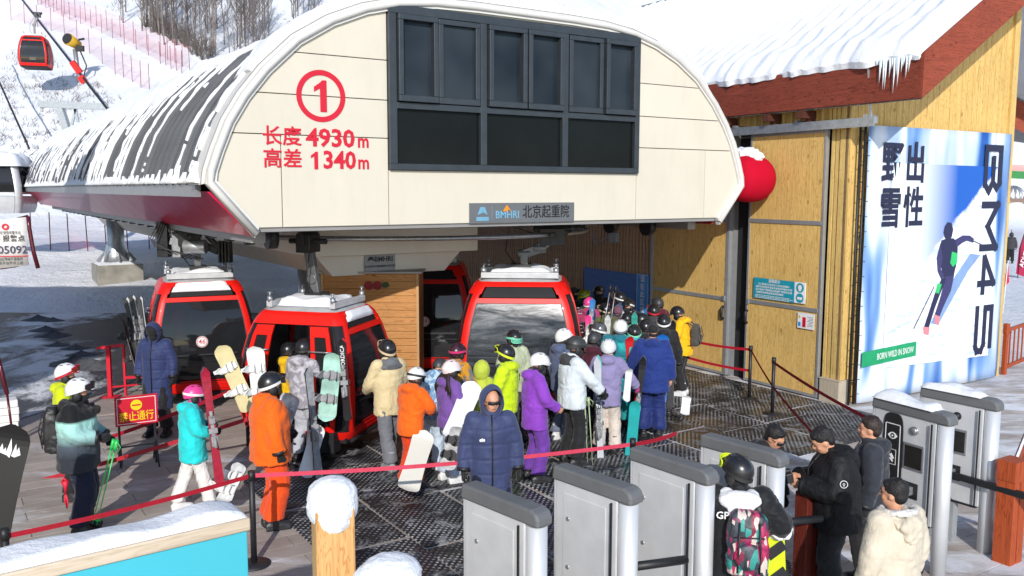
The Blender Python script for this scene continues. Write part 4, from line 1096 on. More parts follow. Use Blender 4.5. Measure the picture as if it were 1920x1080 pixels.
def make_cabin(label, loc, rz, number=None, open_side=None, arm=None, snow=True, simple=False, racks=(3,), tint=None, frame_front=False, size=1.0):
    c = thing('gondola_cabin', label, 'gondola', loc, rz, None); c.scale = (size,)*3
    GL = tint or M_GLASS
    fr = MB()
    for side in range(4):
        for s in (-1, 1):
            if side in (0, 2): cpatch(fr, side, s*.83, s*.955, .30, 2.36, -.05, .004, 0, 5, 12)       # end arches
            cpatch(fr, side, s*.80, s*1.0, 2.17, 2.37, -.05, .004, 0, 5, 3); cpatch(fr, side, s*.80, s*1.0, .30, .44, -.05, .004, 0, 5, 2)
        cpatch(fr, side, -.86, .86, 2.29, 2.37, -.05, .004, 0, 8, 2)
        if side in (0, 2):
            cpatch(fr, side, -.86, .86, 2.02, 2.10, -.05, .006, 0, 8, 2)
            cpatch(fr, side, -.86, .86, .30, .50, -.05, .004, 0, 8, 3)
        else:
            cpatch(fr, side, -.86, .86, 2.17, 2.29, -.05, .004, 0, 8, 2)
            cpatch(fr, side, -.86, .86, .30, .42, -.05, .004, 0, 8, 2)
    fr.build('frame', M_RED, c)
    fr = MB(); fr.box(-CW*.86, CW*.86, -CL*.86, CL*.86, .24, .34); fr.build('floor', M_SKIRT, c)
    for side in (0, 2):
        g = MB(); cpatch(g, side, -.83, .83, .52, 2.01, -.035, -.022, 0, 8, 10); wd = g.build('window', GL, c)
        g = MB(); cpatch(g, side, -.76, .76, 2.11, 2.28, -.06, -.03, 0, 6, 2); g.build('vent_slot', M_SKIRT, c)
        g = MB(); cpatch(g, side, -.855, .855, .50, .525, -.03, -.004, 0, 8, 1); cpatch(g, side, -.835, -.81, .52, 2.02, -.03, -.004, 0, 1, 8); cpatch(g, side, .81, .835, .52, 2.02, -.03, -.004, 0, 1, 8); cpatch(g, side, -.83, .83, .90, .915, -.024, -.012, 0, 8, 1); g.build('window_seal', M_BLACK, c)
        if not simple:
            g = MB(); cpatch(g, side, -.62, .62, 1.02, 1.05, .0, .03, 0, 8, 1) ; g.build('scuff_rail', M_BLACK, c)
            g = MB()
            for q in (.36, .44, .52): cpatch(g, side, -.5, .5, q, q+.018, 0, .012, 0, 6, 1)
            g.build('skirt_rib', M_RED, c)
    for side in (0, 2):
        for s in (-1, 1): g = MB(); cpatch(g, side, s*.955, s*1.0, .44, 2.17, -.035, -.008, 0, 2, 8); g.build('side_window', M_GLASSC, c)
    # seats inside
    st_ = MB()
    for s in (-1, 1): st_.box(-.62, .62, s*.78-.2 if s > 0 else -.80, s*.78+.02 if s > 0 else -.58, .62, .72); st_.box(-.62, .62, s*.80-.04, s*.80+.04, .72, 1.15)
    st_.build('seat', solid('seat_red_net', srgb('#8c1626'), .8), c)
    # doors
    for side in (1, 3):
        opened = (open_side == side)
        for s in (-1, 1):
            t0, t1 = (.0, .40) if not opened else (.40, .80)
            off = .0 if not opened else .09
            if s < 0: t0, t1 = -t1, -t0
            d = MB(); e_ = .085
            cpatch(d, side, t0+.004, t1-.004, .42, .62 if not opened else .55, off-.03, off+.004, 0, 3, 2); cpatch(d, side, t0+.004, t1-.004, 2.0, 2.16, off-.03, off+.004, 0, 3, 2)
            cpatch(d, side, t0+.004, t0+e_, .55, 2.0, off-.03, off+.004, 0, 1, 8); cpatch(d, side, t1-e_, t1-.004, .55, 2.0, off-.03, off+.004, 0, 1, 8)
            dd = d.build('door', M_RED, c)
            g = MB(); cpatch(g, side, t0+e_, t1-e_, .56 if opened else .63, 1.99, off-.02, off-.01, 0, 2, 8); g.build('pane', M_GLASSC, dd)
            if side in racks and not simple:
                g = MB()
                for z in (1.78, 1.45, 1.12):
                    pts = [csurf(side, t0+(t1-t0)*k/4, z, off+.07) for k in range(5)]
                    g.tube(pts, .012, 5)
                    for k in (0, 4): g.tube([csurf(side, t0+(t1-t0)*k/4, z, off), pts[k]], .01, 5)
                g.build('ski_rack', M_STEEL, dd)
        if not opened:
            for s in (-1, 1):
                g = MB(); cpatch(g, side, s*.41 if s > 0 else -1.0, 1.0 if s > 0 else -.41, .44, 2.17, -.035, -.008, 0, 8, 8); g.build('side_window', M_GLASSC, c)
        else:
            for s in (-1, 1):
                g = MB(); a, b2 = (.46, 1.0) if s > 0 else (-1.0, -.46); cpatch(g, side, a, b2, .44, 2.17, -.035, -.008, 0, 8, 8); g.build('side_window', M_GLASSC, c)
        if side in racks and not simple:
            g = MB(); q0 = csurf(side, -.45, .35, .02); q1 = csurf(side, .45, .35, .02)
            sg = 1 if side == 1 else -1
            for y0, y1 in ((-.80, -.40), (.40, .80)): g = MB(); g.box(min(sg*.80, sg*1.08), max(sg*.80, sg*1.08), y0, y1, .12, .46); g.build('ski_box', M_SKIRT, c, bevel=.02)
    # bumper ring
    for side in (0, 2): g = MB(); g.tube([csurf(side, -.9+1.8*k/10, .27, .03) for k in range(11)], .035, 6); g.build('bumper', M_SKIRT, c)
    # roof
    rr = []
    for k in range(33):
        a = 2*math.pi*k/32
    g = MB()
    rim = [csurf(sd2, -1+2*k/6, 2.37, -.0) for sd2 in range(4) for k in range(6)]
    rim2 = [Vector((p.x*.72, p.y*.72, 2.43)) for p in rim]; rim3 = [Vector((p.x*.3, p.y*.3, 2.455)) for p in rim]
    g.grid([[a, b_, c_] for a, b_, c_ in zip(rim, rim2, rim3)], 0, True, True); g.add(rim3, [tuple(range(len(rim3)))], 0)
    g.build('roof', M_ROOFGREY, c)
    g = MB()
    for s in (-1, 1): g.box(-.60, .60, s*.58-.05, s*.58+.05, 2.42, 2.52)
    g.box(-.07, .07, -.58, .58, 2.43, 2.50)
    g.build('roof_beam', M_ROOFGREY, c, bevel=.012)
    for sx_ in (-1, 1):
        for sy in (-1, 1): g = MB(); g.tube([(sx_*.56, sy*.58, 2.5), (sx_*.56, sy*.58, 2.60)], .045, 10); g.tube([(sx_*.56, sy*.58, 2.59), (sx_*.56, sy*.58, 2.66)], .018, 6); g.tube([(sx_*.56, sy*.58, 2.655), (sx_*.56, sy*.58, 2.67)], .04, 8); g.build('damper', M_STEEL, c)
    if snow:
        g = MB(); sd_ = hash(label) % 50
        rnd = random.Random(len(label))
        s0 = rnd.uniform(0, 9)
        snowcap(g, lambda u, v: (Vector(((u-.5)*1.02, (v-.5)*1.0, 2.435)), Vector((0, 0, 1))), 14, 14, .13, s0)
        if frame_front:
            snowcap(g, lambda u, v: (csurf(0, (u-.5)*1.5, 2.20+.16*v, .0-(.02)), Vector((0, -.75, .65))), 16, 6, .06, s0+3)
            snowcap(g, lambda u, v: (csurf(2, (u-.5)*1.5, 2.20+.16*v, .0-(.02)), Vector((0, .75, .65))), 16, 6, .06, s0+3)
        g.build('snow', SNOW, c, kind='stuff')
    if number:
        fE = frame((1, 0, 0), (0, 0, 1), (-.04, -CL*prf(1.27)-.012+.03, 1.27))
        mb = MB(); f0 = lambda a, z, d: fE @ Vector((a, z, d))
        disc(mb, f0, 0, 0, .105, 0, .004); pl_ = mb.build('number_sticker', M_WHITEINK, c)
        mb = MB(); annulus(mb, f0, 0, 0, .085, .096, .005, .007, 24); mb.build('sticker_ring', M_SIGNRED, pl_)
        text(number, .125, M_SIGNRED, pl_, fE @ Matrix.Translation((0, 0, .006)), .004, .001)
    if arm:
        g = MB()
        for a, c_ in zip(arm, arm[1:]): g.bar(a, c_, .12, .16)
        for a in arm[1:-1]: g.tube([Vector(a)+Vector((-.1, 0, 0)), Vector(a)+Vector((.1, 0, 0))], .085, 10)
        g.build('hanger_arm', solid('hanger_grey', (.14, .145, .15), .45, .4, .2, 8), c, bevel=.01)
        e_ = Vector(arm[-1]); g = MB(); g.box(e_.x-.2, e_.x+.2, e_.y-.13, e_.y+.13, e_.z-.14, e_.z+.16); g.tube([e_+Vector((-.3, 0, .15)), e_+Vector((.3, 0, .15))], .07, 8); g.tube([e_+Vector((0, -.35, .05)), e_+Vector((0, .35, .05))], .05, 8)
        for q in (-.16, .16): g.tube([e_+Vector((q, -.05, .1)), e_+Vector((q, .05, .1))], .1, 12)
        g.build('grip', M_DARK, c, bevel=.01)
        g = MB(); a0 = Vector(arm[0]); g.tube([a0+Vector((-.14, 0, .1)), a0+Vector((-.30, .04, .35)), a0+Vector((-.24, 0, .8)), e_+Vector((-.1, 0, 0))], .012, 5); g.box(-.16, .16, -.16, .16, 2.5, 2.62); g.build('cable', M_BLACK, c)
    return c
m, nt, b = newmat('sky_reflection_window')
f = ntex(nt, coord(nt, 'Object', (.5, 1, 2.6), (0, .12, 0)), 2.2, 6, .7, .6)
r = ramp(nt, f, [(.30, (.02, .023, .027)), (.48, (.045, .052, .06)), (.66, (.12, .13, .14))]); nt.links.new(r.outputs[0], b.inputs['Base Color'])  # pale streaks of mirrored sky put into the glass colour
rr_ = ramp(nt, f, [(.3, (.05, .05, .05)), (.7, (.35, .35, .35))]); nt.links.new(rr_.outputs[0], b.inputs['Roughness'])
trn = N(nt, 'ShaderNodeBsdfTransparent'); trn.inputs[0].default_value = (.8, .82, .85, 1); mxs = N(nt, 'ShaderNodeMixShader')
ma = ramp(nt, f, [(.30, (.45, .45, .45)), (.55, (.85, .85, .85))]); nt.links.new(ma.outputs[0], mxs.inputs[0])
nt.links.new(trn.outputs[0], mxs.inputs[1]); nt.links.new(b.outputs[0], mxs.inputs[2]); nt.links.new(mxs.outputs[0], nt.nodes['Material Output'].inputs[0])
M_SKYREFL = m
def rzf(normal):      # rotation so that the -Y end faces `normal`
    return math.atan2(normal[0], -normal[1])
n46 = STM.to_3x3() @ Vector((0, -1, 0))
cab46 = make_cabin('closed red gondola cabin with number 46 on its smoked window, skis in its side rack', Vector((-5.86, 16.25, .0)), rzf((.40, -.92)), '46', None, [(0, 0, 2.5), (0, 0, 2.95), (-.15, -.1, 3.15)], racks=(3,), frame_front=True, size=.95)
cabO = make_cabin('red gondola cabin with its doors standing open, being boarded by skiers', Vector((-2.93, 13.05, .09)), rzf((.965, -.26)), None, 3, [(0, 0, 2.5), (0, .05, 2.85), (-.05, .12, 3.45)], racks=(3,), frame_front=True, size=.87)
cab49 = make_cabin('red gondola cabin numbered 49, half hidden behind the wooden hut', Vector((-1.75, 18.4, .0)), rzf((.03, -1)), '49', None, None, racks=())
cabR = make_cabin('red gondola cabin with large grey window standing behind the queue, right of the hut', Vector((.16, 15.5, .0)), rzf((-.05, -1)), None, None, [(0.05, 0, 2.5), (0.05, 0.0, 2.8), (.30, 0.0, 2.9), (.50, 0, 3.1)], racks=(1,), frame_front=False, size=.99, tint=M_SKYREFL)

cabR.scale.x *= 1.12
# extra machinery above cabin 46
mc = thing('drive_machinery', 'dark cluster of levers and hoses hanging under the roof above cabin 46', 'machinery', (-6.2, 16.2, 0))
q = Vector((-6.0, 16.0, 0))
mb = MB()
mb.box(-.55, -.35, -.1, .1, 2.65, 3.3); mb.box(.05, .2, -.05, .1, 2.75, 3.35); mb.bar((-.5, 0, 3.25), (.55, 0, 2.75), .09, .12); mb.bar((.1, 0, 3.35), (.75, 0, 2.6), .08, .09); mb.bar((-.6, .05, 3.3), (-.2, .05, 2.9), .06, .06)
mb.build('lever', M_DARK, mc, loc=(.2, 0, 0), bevel=.01)
mb = MB(); mb.box(-.25, -.1, -.15, .15, 2.65, 3.35); mb.bar((-.3, -.1, 2.95), (.3, -.1, 2.80), .05, .12); mb.tube([(.0, -.2, 2.85), (.4, -.2, 2.85)], .13, 12)
mb.build('bracket', M_STEEL, mc, loc=(.2, 0, 0), bevel=.01)
mb = MB()
for k in range(4): mb.tube([(-.5+.05*k, -.1, 3.3), (-.62+.02*k, -.2, 3.0-.05*k), (-.3+.1*k, -.15, 2.72), (.1*k, -.1, 2.62)], .012, 5)
for k in range(4): mb.box(.58+.06*k, .605+.06*k, -.1, .1, 2.55, 2.95)
mb.build('hose', M_BLACK, mc, loc=(.2, 0, 0))

# wooden hut below the station
HUT = Vector(D(697, 700, 15.0)); HUT.z = 0
M_PINE = mat_wood('pine_siding', srgb('#c98f55'), srgb('#a86f3a'), 'X', 1.2, knots=True)
hut = thing('wooden_hut', 'small hut of horizontal pine boards between the open cabin and cabin 49', 'hut', HUT, 0)
for k in range(19):
    mb = MB(); mb.box(-.80, .80, -.03+random.uniform(-.003, .003), .0, .1+k*.124, .1+k*.124+.117); mb.build('board', M_PINE, hut)
mb = MB(); mb.box(.80, .84, -.05, .10, .0, 2.47); mb.box(-.84, -.80, -.05, .10, 0, 2.47); mb.build('corner_post', solid('light_corner', srgb('#b98d5c'), .5), hut)
mb = MB(); mb.box(-.8, .8, .0, 1.15, 0, 2.47); mb.build('wall', M_PINE, hut)
mb = MB(); mb.box(-.9, .9, -.08, 1.2, 2.47, 2.50); mb.build('roof', M_SOFF, hut)
mb = MB()
for x, c_ in ((-.02, 0), (.13, 0)): mb.prism([(x+.08*math.cos(k*.785), 2.26+.08*math.sin(k*.785)) for k in range(8)], lambda a, z, d: Vector((a, -d, z)), .035, .05)
mb.build('emblem', solid('dim_red_disc', srgb('#8e1420'), .6), hut)
mb = MB(); mb.prism([(.27+.07*math.cos(k*.785), 2.27+.05*math.sin(k*.785)) for k in range(8)], lambda a, z, d: Vector((a, -d, z)), .035, .05); mb.build('emblem', solid('dim_green_disc', srgb('#2e4a20'), .6), hut)

# support columns of the station
def column(px, py, label, Y=None, r=.29, ztop=3.34):
    y_ = 28.0
    while D(px, py, y_).z > terrain_h(D(px, py, y_).x, y_)+.05: y_ += .1
    p = D(px, py, y_+.7); g_ = terrain_h(p.x, p.y)-.32; ztop -= g_; c = thing('station_column', label, 'column', (p.x, p.y, g_), RZ)
    mb = MB(); mb.box(-.75, .75, -.75, .75, -.4, .98); mb.build('concrete_base', solid('raw_concrete', (.30, .28, .24), .85, 0, .3, 3, bumps=.7), c, bevel=.03)
    mb = MB(); mb.tube([(0, 0, .98), (0, 0, 1.01), (0, 0, 1.3), (0, 0, 1.8), (0, 0, ztop+.1)], [.62, .55, r+.12, r, r], 20); mb.tube([(0, 0, .96), (0, 0, 1.0)], .66, 20)
    for k in range(8):
        a = k*math.pi/4; mb.bar((math.cos(a)*r, math.sin(a)*r, 1.36), (math.cos(a)*.58, math.sin(a)*.58, 1.02), .03, .25)
    mb.build('steel_tube', M_STEEL, c)
    mb = MB(); snowcap(mb, lambda u, v: (Vector(((u-.5)*1.4, (v-.5)*1.4, .98)), Vector((0, 0, 1))), 8, 8, .08, 3); mb.build('snow', SNOW, c)
    return c
column(221, 530, 'round steel station column on a concrete block in the snow')
for (u, v, l) in ((CU-1.2, 6.4, 'round steel column under the middle of the station, behind the hut'),):
    p = SW(u, v); c = thing('station_column', l, 'column', (p.x, p.y, 0)); mb = MB(); mb.tube([(0, 0, 0), (0, 0, 2.5)], .25, 16); mb.build('steel_tube', M_STEEL, c)

# cabin up on the line, another low at the left edge
M_GR = M_GREY
rope = thing('haul_rope', 'dark haul rope climbing left from the station roof with red sheave guards on it', 'cable')
A = Vector(D(196, 200, 45)); B = Vector(D(72, 42, 64)); Cc = A+(B-A)*2.6
mb = MB(); mb.tube([A-(B-A)*.35, B, Cc], .06, 6); mb.build('rope', M_BLACK, rope)
rope2 = thing('haul_rope', 'second haul rope at the left edge running down to the roof end', 'cable')
A2 = Vector(D(54, 280, 42)); B2 = Vector(D(0, 160, 52)); mb = MB(); mb.tube([A2, A2+(B2-A2)*2.5], .05, 6); mb.build('rope', M_BLACK, rope2)
sk = make_cabin('small red gondola cabin hanging from the rope high on the left slope', Vector(D(66, 100, 63))-Vector((0, 0, 1.35)), rzf((.3, -1)), None, None, [(0, 0, 2.5), (.0, 0, 3.2), (.25, 0, 3.9)], simple=True, racks=())
mb = MB(); mb.box(-.2, .2, -1.02, -1.0, .72, .92); mb.build('emblem', M_WHITEINK, sk)
M_SIL = solid('silver_cabin', (.45, .46, .47), .4, .3)
c2 = thing('gondola_cabin', 'grey and white snow topped cabin cut off by the left edge', 'gondola', D(5, 372, 34)-Vector((0, 0, .9)), .2)
g = MB()
for side in range(4):
    for s in (-1, 1): cpatch(g, side, s*.82, s*1.0, .30, 2.1, -.05, 0, 0, 4, 8)
    cpatch(g, side, -.8, .8, .30, .95, -.05, .0, 0, 6, 4); cpatch(g, side, -.8, .8, 1.02, 1.1, -.05, .0, 0, 6, 1)
g.build('body', solid('silver_grey', (.6, .61, .62), .35, .2), c2)
g = MB(); 
for side in range(4): cpatch(g, side, -.8, .8, 1.1, 2.1, -.04, -.02, 0, 6, 5)
g.build('window', M_GLASS, c2)
g = MB(); snowcap(g, lambda u, v: (Vector(((u-.5)*1.9, (v-.5)*2.1, 2.08)), Vector((0, 0, 1))), 10, 10, .45, 4); g.build('snow', SNOW, c2)
# red sheave guard on the rope
for (px, py, r_, l) in ((154, 151, .32, 'lower red float clipped on the haul rope'), (142, 128, .3, 'upper red box beside the haul rope at the snow gun')):
    p = D(px, py, 50); mb = MB(); mb.box(-r_*.5, r_*.5, -r_*.4, r_*.4, -r_*(.6 if py > 140 else 1.2), r_*(.6 if py > 140 else 1.2), 0, Matrix.Rotation(-.6, 4, 'Y')); o = mb.build('rope_guard', M_RED, loc=p); tag(o, l, 'rope guard')
# steel T mast behind the roof
t = thing('rope_mast', 'grey steel T shaped mast rising behind the far end of the barrel roof', 'mast')
Y = 46; a = D(75, 197, Y); c_ = D(200, 202, Y)
mb = MB(); mb.bar(a, c_, .3, .34); mb.bar(D(112, 205, Y), D(125, 245, Y), .35, .35); mb.bar(D(142, 205, Y), D(133, 240, Y), .12, .12); mb.bar(D(140, 205, Y), D(148, 240, Y), .12, .12); mb.bar(D(78, 200, Y), D(78, 212, Y), .1, .1)
mb.bar(D(125, 245, Y), D(160, 300, Y), .35, .35); mb.bar(D(160, 300, Y), D(214, 350, Y), .35, .35); mb.bar(D(214, 350, Y), Vector((D(216, 350, Y).x, Y, 1.0)), .35, .35)
mb.build('beam', M_STEEL, t)
# ================================================================== ticket gates
M_GATE = solid('gate_sheet_steel', (.60, .61, .62), .42, .15, .16, 2.2, bumps=.06, bscale=8)
M_GCAP = solid('gate_cap_grey', (.15, .155, .16), .55, .1, .12, 5, bumps=.15)
M_GPOLE = solid('gate_pole_aluminium', (.68, .69, .70), .35, .35, .04, 4)
M_SCREEN = solid('dark_screen', (.02, .018, .016), .2, 0, .2, 10)
GD = Vector((-.50, .68, 0)).normalized()
def make_gate(near, far_len, label, rz, readers=False, snow=False, plain_arm=False):
    """local -Y = near end with the pole, +Y = away; faces are -X (towards the left) and +X"""
    g = thing('ticket_gate', label, 'ticket gate', (near.x, near.y, 0), rz)
    L = far_len; T = .058
    prof_ = [(0, 1.60), (L, 1.60), (L, .62), (L*.62, .62), (L*.42, .50), (0, .50)] if readers else [(0, 1.60), (L, 1.60), (L, .05), (0, .05)]
    mb = MB(); mb.prism(prof_, lambda y, z, d: Vector((d, y+.03, z)), -T, T); mb.build('housing', M_GATE, g, bevel=.01)
    mb = MB()
    mb.prism([(.14, 1.50), (L-.06, 1.50), (L-.06, .2 if not readers else .7), (.14, .2 if not readers else .7)], lambda y, z, d: Vector((d, y, z)), -T-.006, -T+.001) if not readers else None
    if not readers:
        mb.build('door_panel', M_GATE, g, bevel=.004)
        for z in (1.30, .9):
            mb = MB(); mb.tube([(-T-.015, L-.12, z), (-T, L-.12, z)], .018, 10); mb.build('lock', M_STEEL, g)
    cap = MB()
    nn = 6
    prf_ = []
    for k in range(nn+1): a = math.pi/2*k/nn; prf_.append((-.05-.10*math.sin(a)+.05, 1.60+.10*math.cos(a)-.0))
    capp = [(-.12, 1.585), (-.12, 1.64), (-.095, 1.685), (-.04, 1.705), (L+.05, 1.70), (L+.06, 1.585)]
    cap.prism(capp, lambda y, z, d: Vector((d, y, z)), -T-.018, T+.018); cap.build('cap', M_GCAP, g, bevel=.018)
    mb = MB(); mb.tube([(0, -.035, 0), (0, -.035, 1.58)], [.076, .076], 18); mb.build('pole', M_GPOLE, g)
    mb = MB(); mb.box(-.02, .02, .055, .075, .5 if readers else .05, 1.57); mb.box(-.10, -.085, .05, .062, .5, 1.57); mb.build('seam', M_BLACK, g)
    mb = MB(); mb.tube([(0, L+.03, 0), (0, L+.03, 1.58)], .055, 14); mb.build('pole', M_GPOLE, g)
    if not readers:
        mb = MB(); mb.box(T, T+.12, .02, .2, .95, 1.05); mb.tube([(T+.05, .08, 1.0), (T+.55, -.12, .99)], .035, 10); mb.tube([(T+.02, .08, 0), (T+.02, .08, .85)], .05, 10); mb.build('barrier_arm', M_BLACK, g)
    else:
        X0 = -T
        if readers == 2:
            mb = MB(); mb.prism([(L*.50+ .25*math.copysign(abs(math.cos(a))**.5, math.cos(a))*.48, 1.16+.42*math.copysign(abs(math.sin(a))**.35, math.sin(a))) for a in [2*math.pi*k/32 for k in range(32)]], lambda y, z, d: Vector((-d, y+.15, z)), T+.001, T+.014)
            rdr = mb.build('card_reader', M_BLACK, g)
            fr_ = lambda y, z, d: Vector((-d, y+.15, z)); cy = L*.50
            mb = MB()
            for (a0, a1, b0, b1) in ((-.085, .085, 1.46, 1.468), (-.085, .085, .85, .858), (-.093, -.085, .858, 1.46), (.085, .093, .858, 1.46)): mb.prism([(cy+a0, b0), (cy+a1, b0), (cy+a1, b1), (cy+a0, b1)], fr_, T+.014, T+.017)
            mb.build('outline', M_WHITEINK, rdr)
            mb = MB()
            mb.prism([(cy-.06, 1.34), (cy-.03, 1.368), (cy, 1.378), (cy+.03, 1.368), (cy+.06, 1.34), (cy+.03, 1.312), (cy, 1.302), (cy-.03, 1.312)], fr_, T+.014, T+.017); mb.build('eye_symbol', M_WHITEINK, rdr)
            mb = MB(); disc(mb, fr_, cy, 1.34, .026, T+.017, T+.019); mb.build('eye_symbol', M_BLACK, rdr); mb = MB(); disc(mb, fr_, cy, 1.34, .010, T+.019, T+.021); mb.build('eye_symbol', M_WHITEINK, rdr)
            mb = MB()
            for (a0, a1, b0, b1) in ((-.05, .05, 1.19, 1.194), (-.05, .05, 1.03, 1.034), (-.05, -.046, 1.034, 1.19), (.046, .05, 1.034, 1.19)): mb.prism([(cy+a0, b0), (cy+a1, b0), (cy+a1, b1), (cy+a0, b1)], fr_, T+.014, T+.017)
            mb.prism([(cy-.03, 1.10), (cy+.005, 1.15), (cy+.03, 1.13), (cy-.005, 1.08)], fr_, T+.014, T+.017); mb.prism([(cy-.02, 1.07), (cy+.02, 1.10), (cy+.028, 1.09), (cy-.012, 1.055)], fr_, T+.014, T+.017)
            mb.build('card_symbol', M_WHITEINK, rdr)
            dy = -.02
        else: dy = .02
        mb = MB(); mb.tube([(-T-.02, .29+dy, 1.45), (-T, .29+dy, 1.45)], .045, 18); mb.ell((-T-.018, .29+dy, 1.45), (.02, .035, .035), 12, 8); mb.build('sensor', M_STEEL if readers == 2 else M_DARK, g)
        mb = MB(); mb.box(-T-.012, -T, .17+dy, .41+dy, 1.03, 1.31); sc_ = mb.build('screen_frame', M_STEEL, g, bevel=.005)
        mb = MB(); mb.box(-T-.015, -T-.011, .19+dy, .39+dy, 1.055, 1.285); mb.build('screen', M_SCREEN, sc_)
        mb = MB(); mb.box(-T-.012, -T, .22+dy, .46+dy, .73, .90); hg = mb.build('arm_recess', M_BLACK, g, bevel=.01)
        mb = MB(); mb.box(-T-.09, -T, .27+dy, .37+dy, .775, .86); mb.tube([(-T-.05, .35+dy, .79), (-T-.05, .35+dy, .88)], .03, 8); mb.build('arm_hinge', M_STEEL, g, bevel=.006)
        mb = MB()
        if readers == 2: mb.bar((-T-.06, .34, .82), (-T-.62, .48, .80), .05, .07)
        else: mb.bar((-T-.06, .30, .80), (-.18, -.95, .80), .05, .075)
        mb.build('barrier_arm', M_DARK, g, bevel=.012)
        mb = MB(); mb.box(-.05, .05, .30, .42, .0, .5); mb.box(-.06, .06, .42, L-.03, .02, .42); mb.build('foot_panel', M_GREY, g)
        mb = MB(); mb.prism([(.03, .50), (.30, .50), (.46, .62), (L, .62), (L, .60), (.47, .60), (.31, .48), (.03, .48)], lambda y, z, d: Vector((d, y+.03, z)), -T-.004, T+.004); mb.build('edge_seal', M_BLACK, g)
    if snow:
        mb = MB(); snowcap(mb, lambda u, v: (Vector(((u-.5)*.2, .06+v*(L-.02), 1.70)), Vector((0, 0, 1))), 6, 26, .05, near.x, amp=.7); mb.build('snow', SNOW, g, kind='stuff')
    return g
gspec = [((1015, 955), (885, 905), 0, 0, 'first light grey ticket gate from the left, nearest, with its blank side to the viewer'),
         ((1188, 915), (1054, 870), 0, 0, 'second light grey ticket gate from the left, blank sided'),
         ((1333, 880), (1195, 836), 0, 0, 'third light grey ticket gate from the left, blank sided, right in front of the queue'),
         ((1465, 848), (1327, 812), 0, 0, 'fourth ticket gate, blank sided, with a head in sunglasses behind it'),
         ((1785, 775), (1648, 741), 2, 1, 'ticket gate with black card reader, eye symbol and snow on its cap'),
         ((1872, 748), (1736, 722), 1, 1, 'rightmost ticket gate, snow topped, with small screen and black barrier arm out')]
for (n_, f_, rd, sn, lab) in gspec:
    a = G(*n_, 1.70); c = G(*f_, 1.70); d = c-a
    # pole axis sits a touch inside the visible outer corner
    make_gate(a+d*.10, min(.85, max(.66, d.length*.86)), lab, math.atan2(-d.x, d.y), rd, sn)

# ================================================================== posts, tapes
def stanchion(p, label, h=1.0, tapes=(), col=M_BLACK, base=.17):
    s = thing('barrier_post', label, 'barrier post', (p.x, p.y, 0))
    mb = MB(); mb.tube([(0, 0, .02), (0, 0, h)], .032, 12); mb.tube([(0, 0, h-.08), (0, 0, h+.02)], .038, 12); mb.build('post', col, s)
    mb = MB(); mb.tube([(0, 0, .012), (0, 0, .03), (0, 0, .055)], [base, base*.98, base*.4], 22); mb.build('base', col, s)
    for (q, z0, z1, sag, w_, mat) in tapes:
        n = 14; A = []; d = Vector((q.x-p.x, q.y-p.y, 0)); nn = Vector((-d.y, d.x, 0)).normalized()*.0012
        mb = MB()
        for sgn in (-1, 1):
            mb.grid([[Vector((d.x*t, d.y*t, z0+(z1-z0)*t-sag*4*t*(1-t)+e*w_/2))+nn*sgn+Vector((0, 0, 0)) for e in (-1, 1)] for t in [i/n for i in range(n+1)]], 0, True)
        mb.build('belt', mat, s)
    return s
pA = G(478, 1062); pB = G(1187, 828, .98); pL = G(10, 1008, .93); 
pC = G(1405, 748); pD = G(1448, 777)
pE = Vector((4.9, 9.6, 0))
stanchion(pA, 'black round based barrier post between the orange ski suit and the turquoise panel', 1.0, [(pB, .97, .95, .05, .045, M_TAPE2), (pL, .97, .93, .03, .045, M_TAPE)])
stanchion(pB, 'black barrier post with red belts at the ticket gates, below the man in blue', 1.0, [(Vector((2.05, 10.6, 0)), .95, .9, .02, .05, M_TAPE)], base=.17)
stanchion(pL, 'short black post top at the left edge behind the turquoise panel', .98)
pF = G(1300, 700, .0)
stanchion(pC, 'black barrier post with red belts in front of the open dark doorway', 1.0, [(Vector((3.45, 17.2, 0)), .95, .95, .03, .05, M_TAPE), (Vector((3.45, 17.2, 0)), .55, .6, .03, .05, M_TAPE), (pD, .95, .50, .02, .05, M_TAPE)])
stanchion(pD, 'black barrier post with red belts before the right timber door, nearer than its neighbour', 1.0, [(Vector((4.6, 9.9, 0)), .93, 1.05, .06, .05, M_TAPE), (Vector((4.1, 10.2, 0)), .5, .55, .06, .05, M_TAPE)])
# red belts at left behind the prohibition sign
pS0 = G(-60, 1000, .5); pS1 = G(330, 850, .75)
def belt(name, a, c, w_, label, mat=M_TAPE, sag=.04):
    n = 12; mb = MB(); d = c-a
    for sgn in (-1, 1):
        mb.grid([[Vector((d.x*t, d.y*t+.001*sgn, d.z*t-sag*4*t*(1-t)+e*w_/2)) for e in (-1, 1)] for t in [i/n for i in range(n+1)]], 0, True)
    o = mb.build(name, mat, loc=a); tag(o, label, 'barrier belt')
pR1 = Vector((-3.15, 11.9, 0))
stanchion(pR1, 'black barrier post hidden beside the legs of the person in turquoise', .95)
belt('barrier_belt', D(20, 918, 11.4), Vector((pR1.x, pR1.y, .9)), .06, 'lower red belt across the left forecourt behind the person in the mint jacket')
belt('barrier_belt', D(170, 834, 12.3), Vector((-4.0, 13.9, .9)), .06, 'upper red belt behind the red prohibition sign')
belt('barrier_belt', D(250, 778, 15.5), D(420, 752, 16.5), .05, 'faint dark red belt near the feet of the person in the long coat', sag=.02)
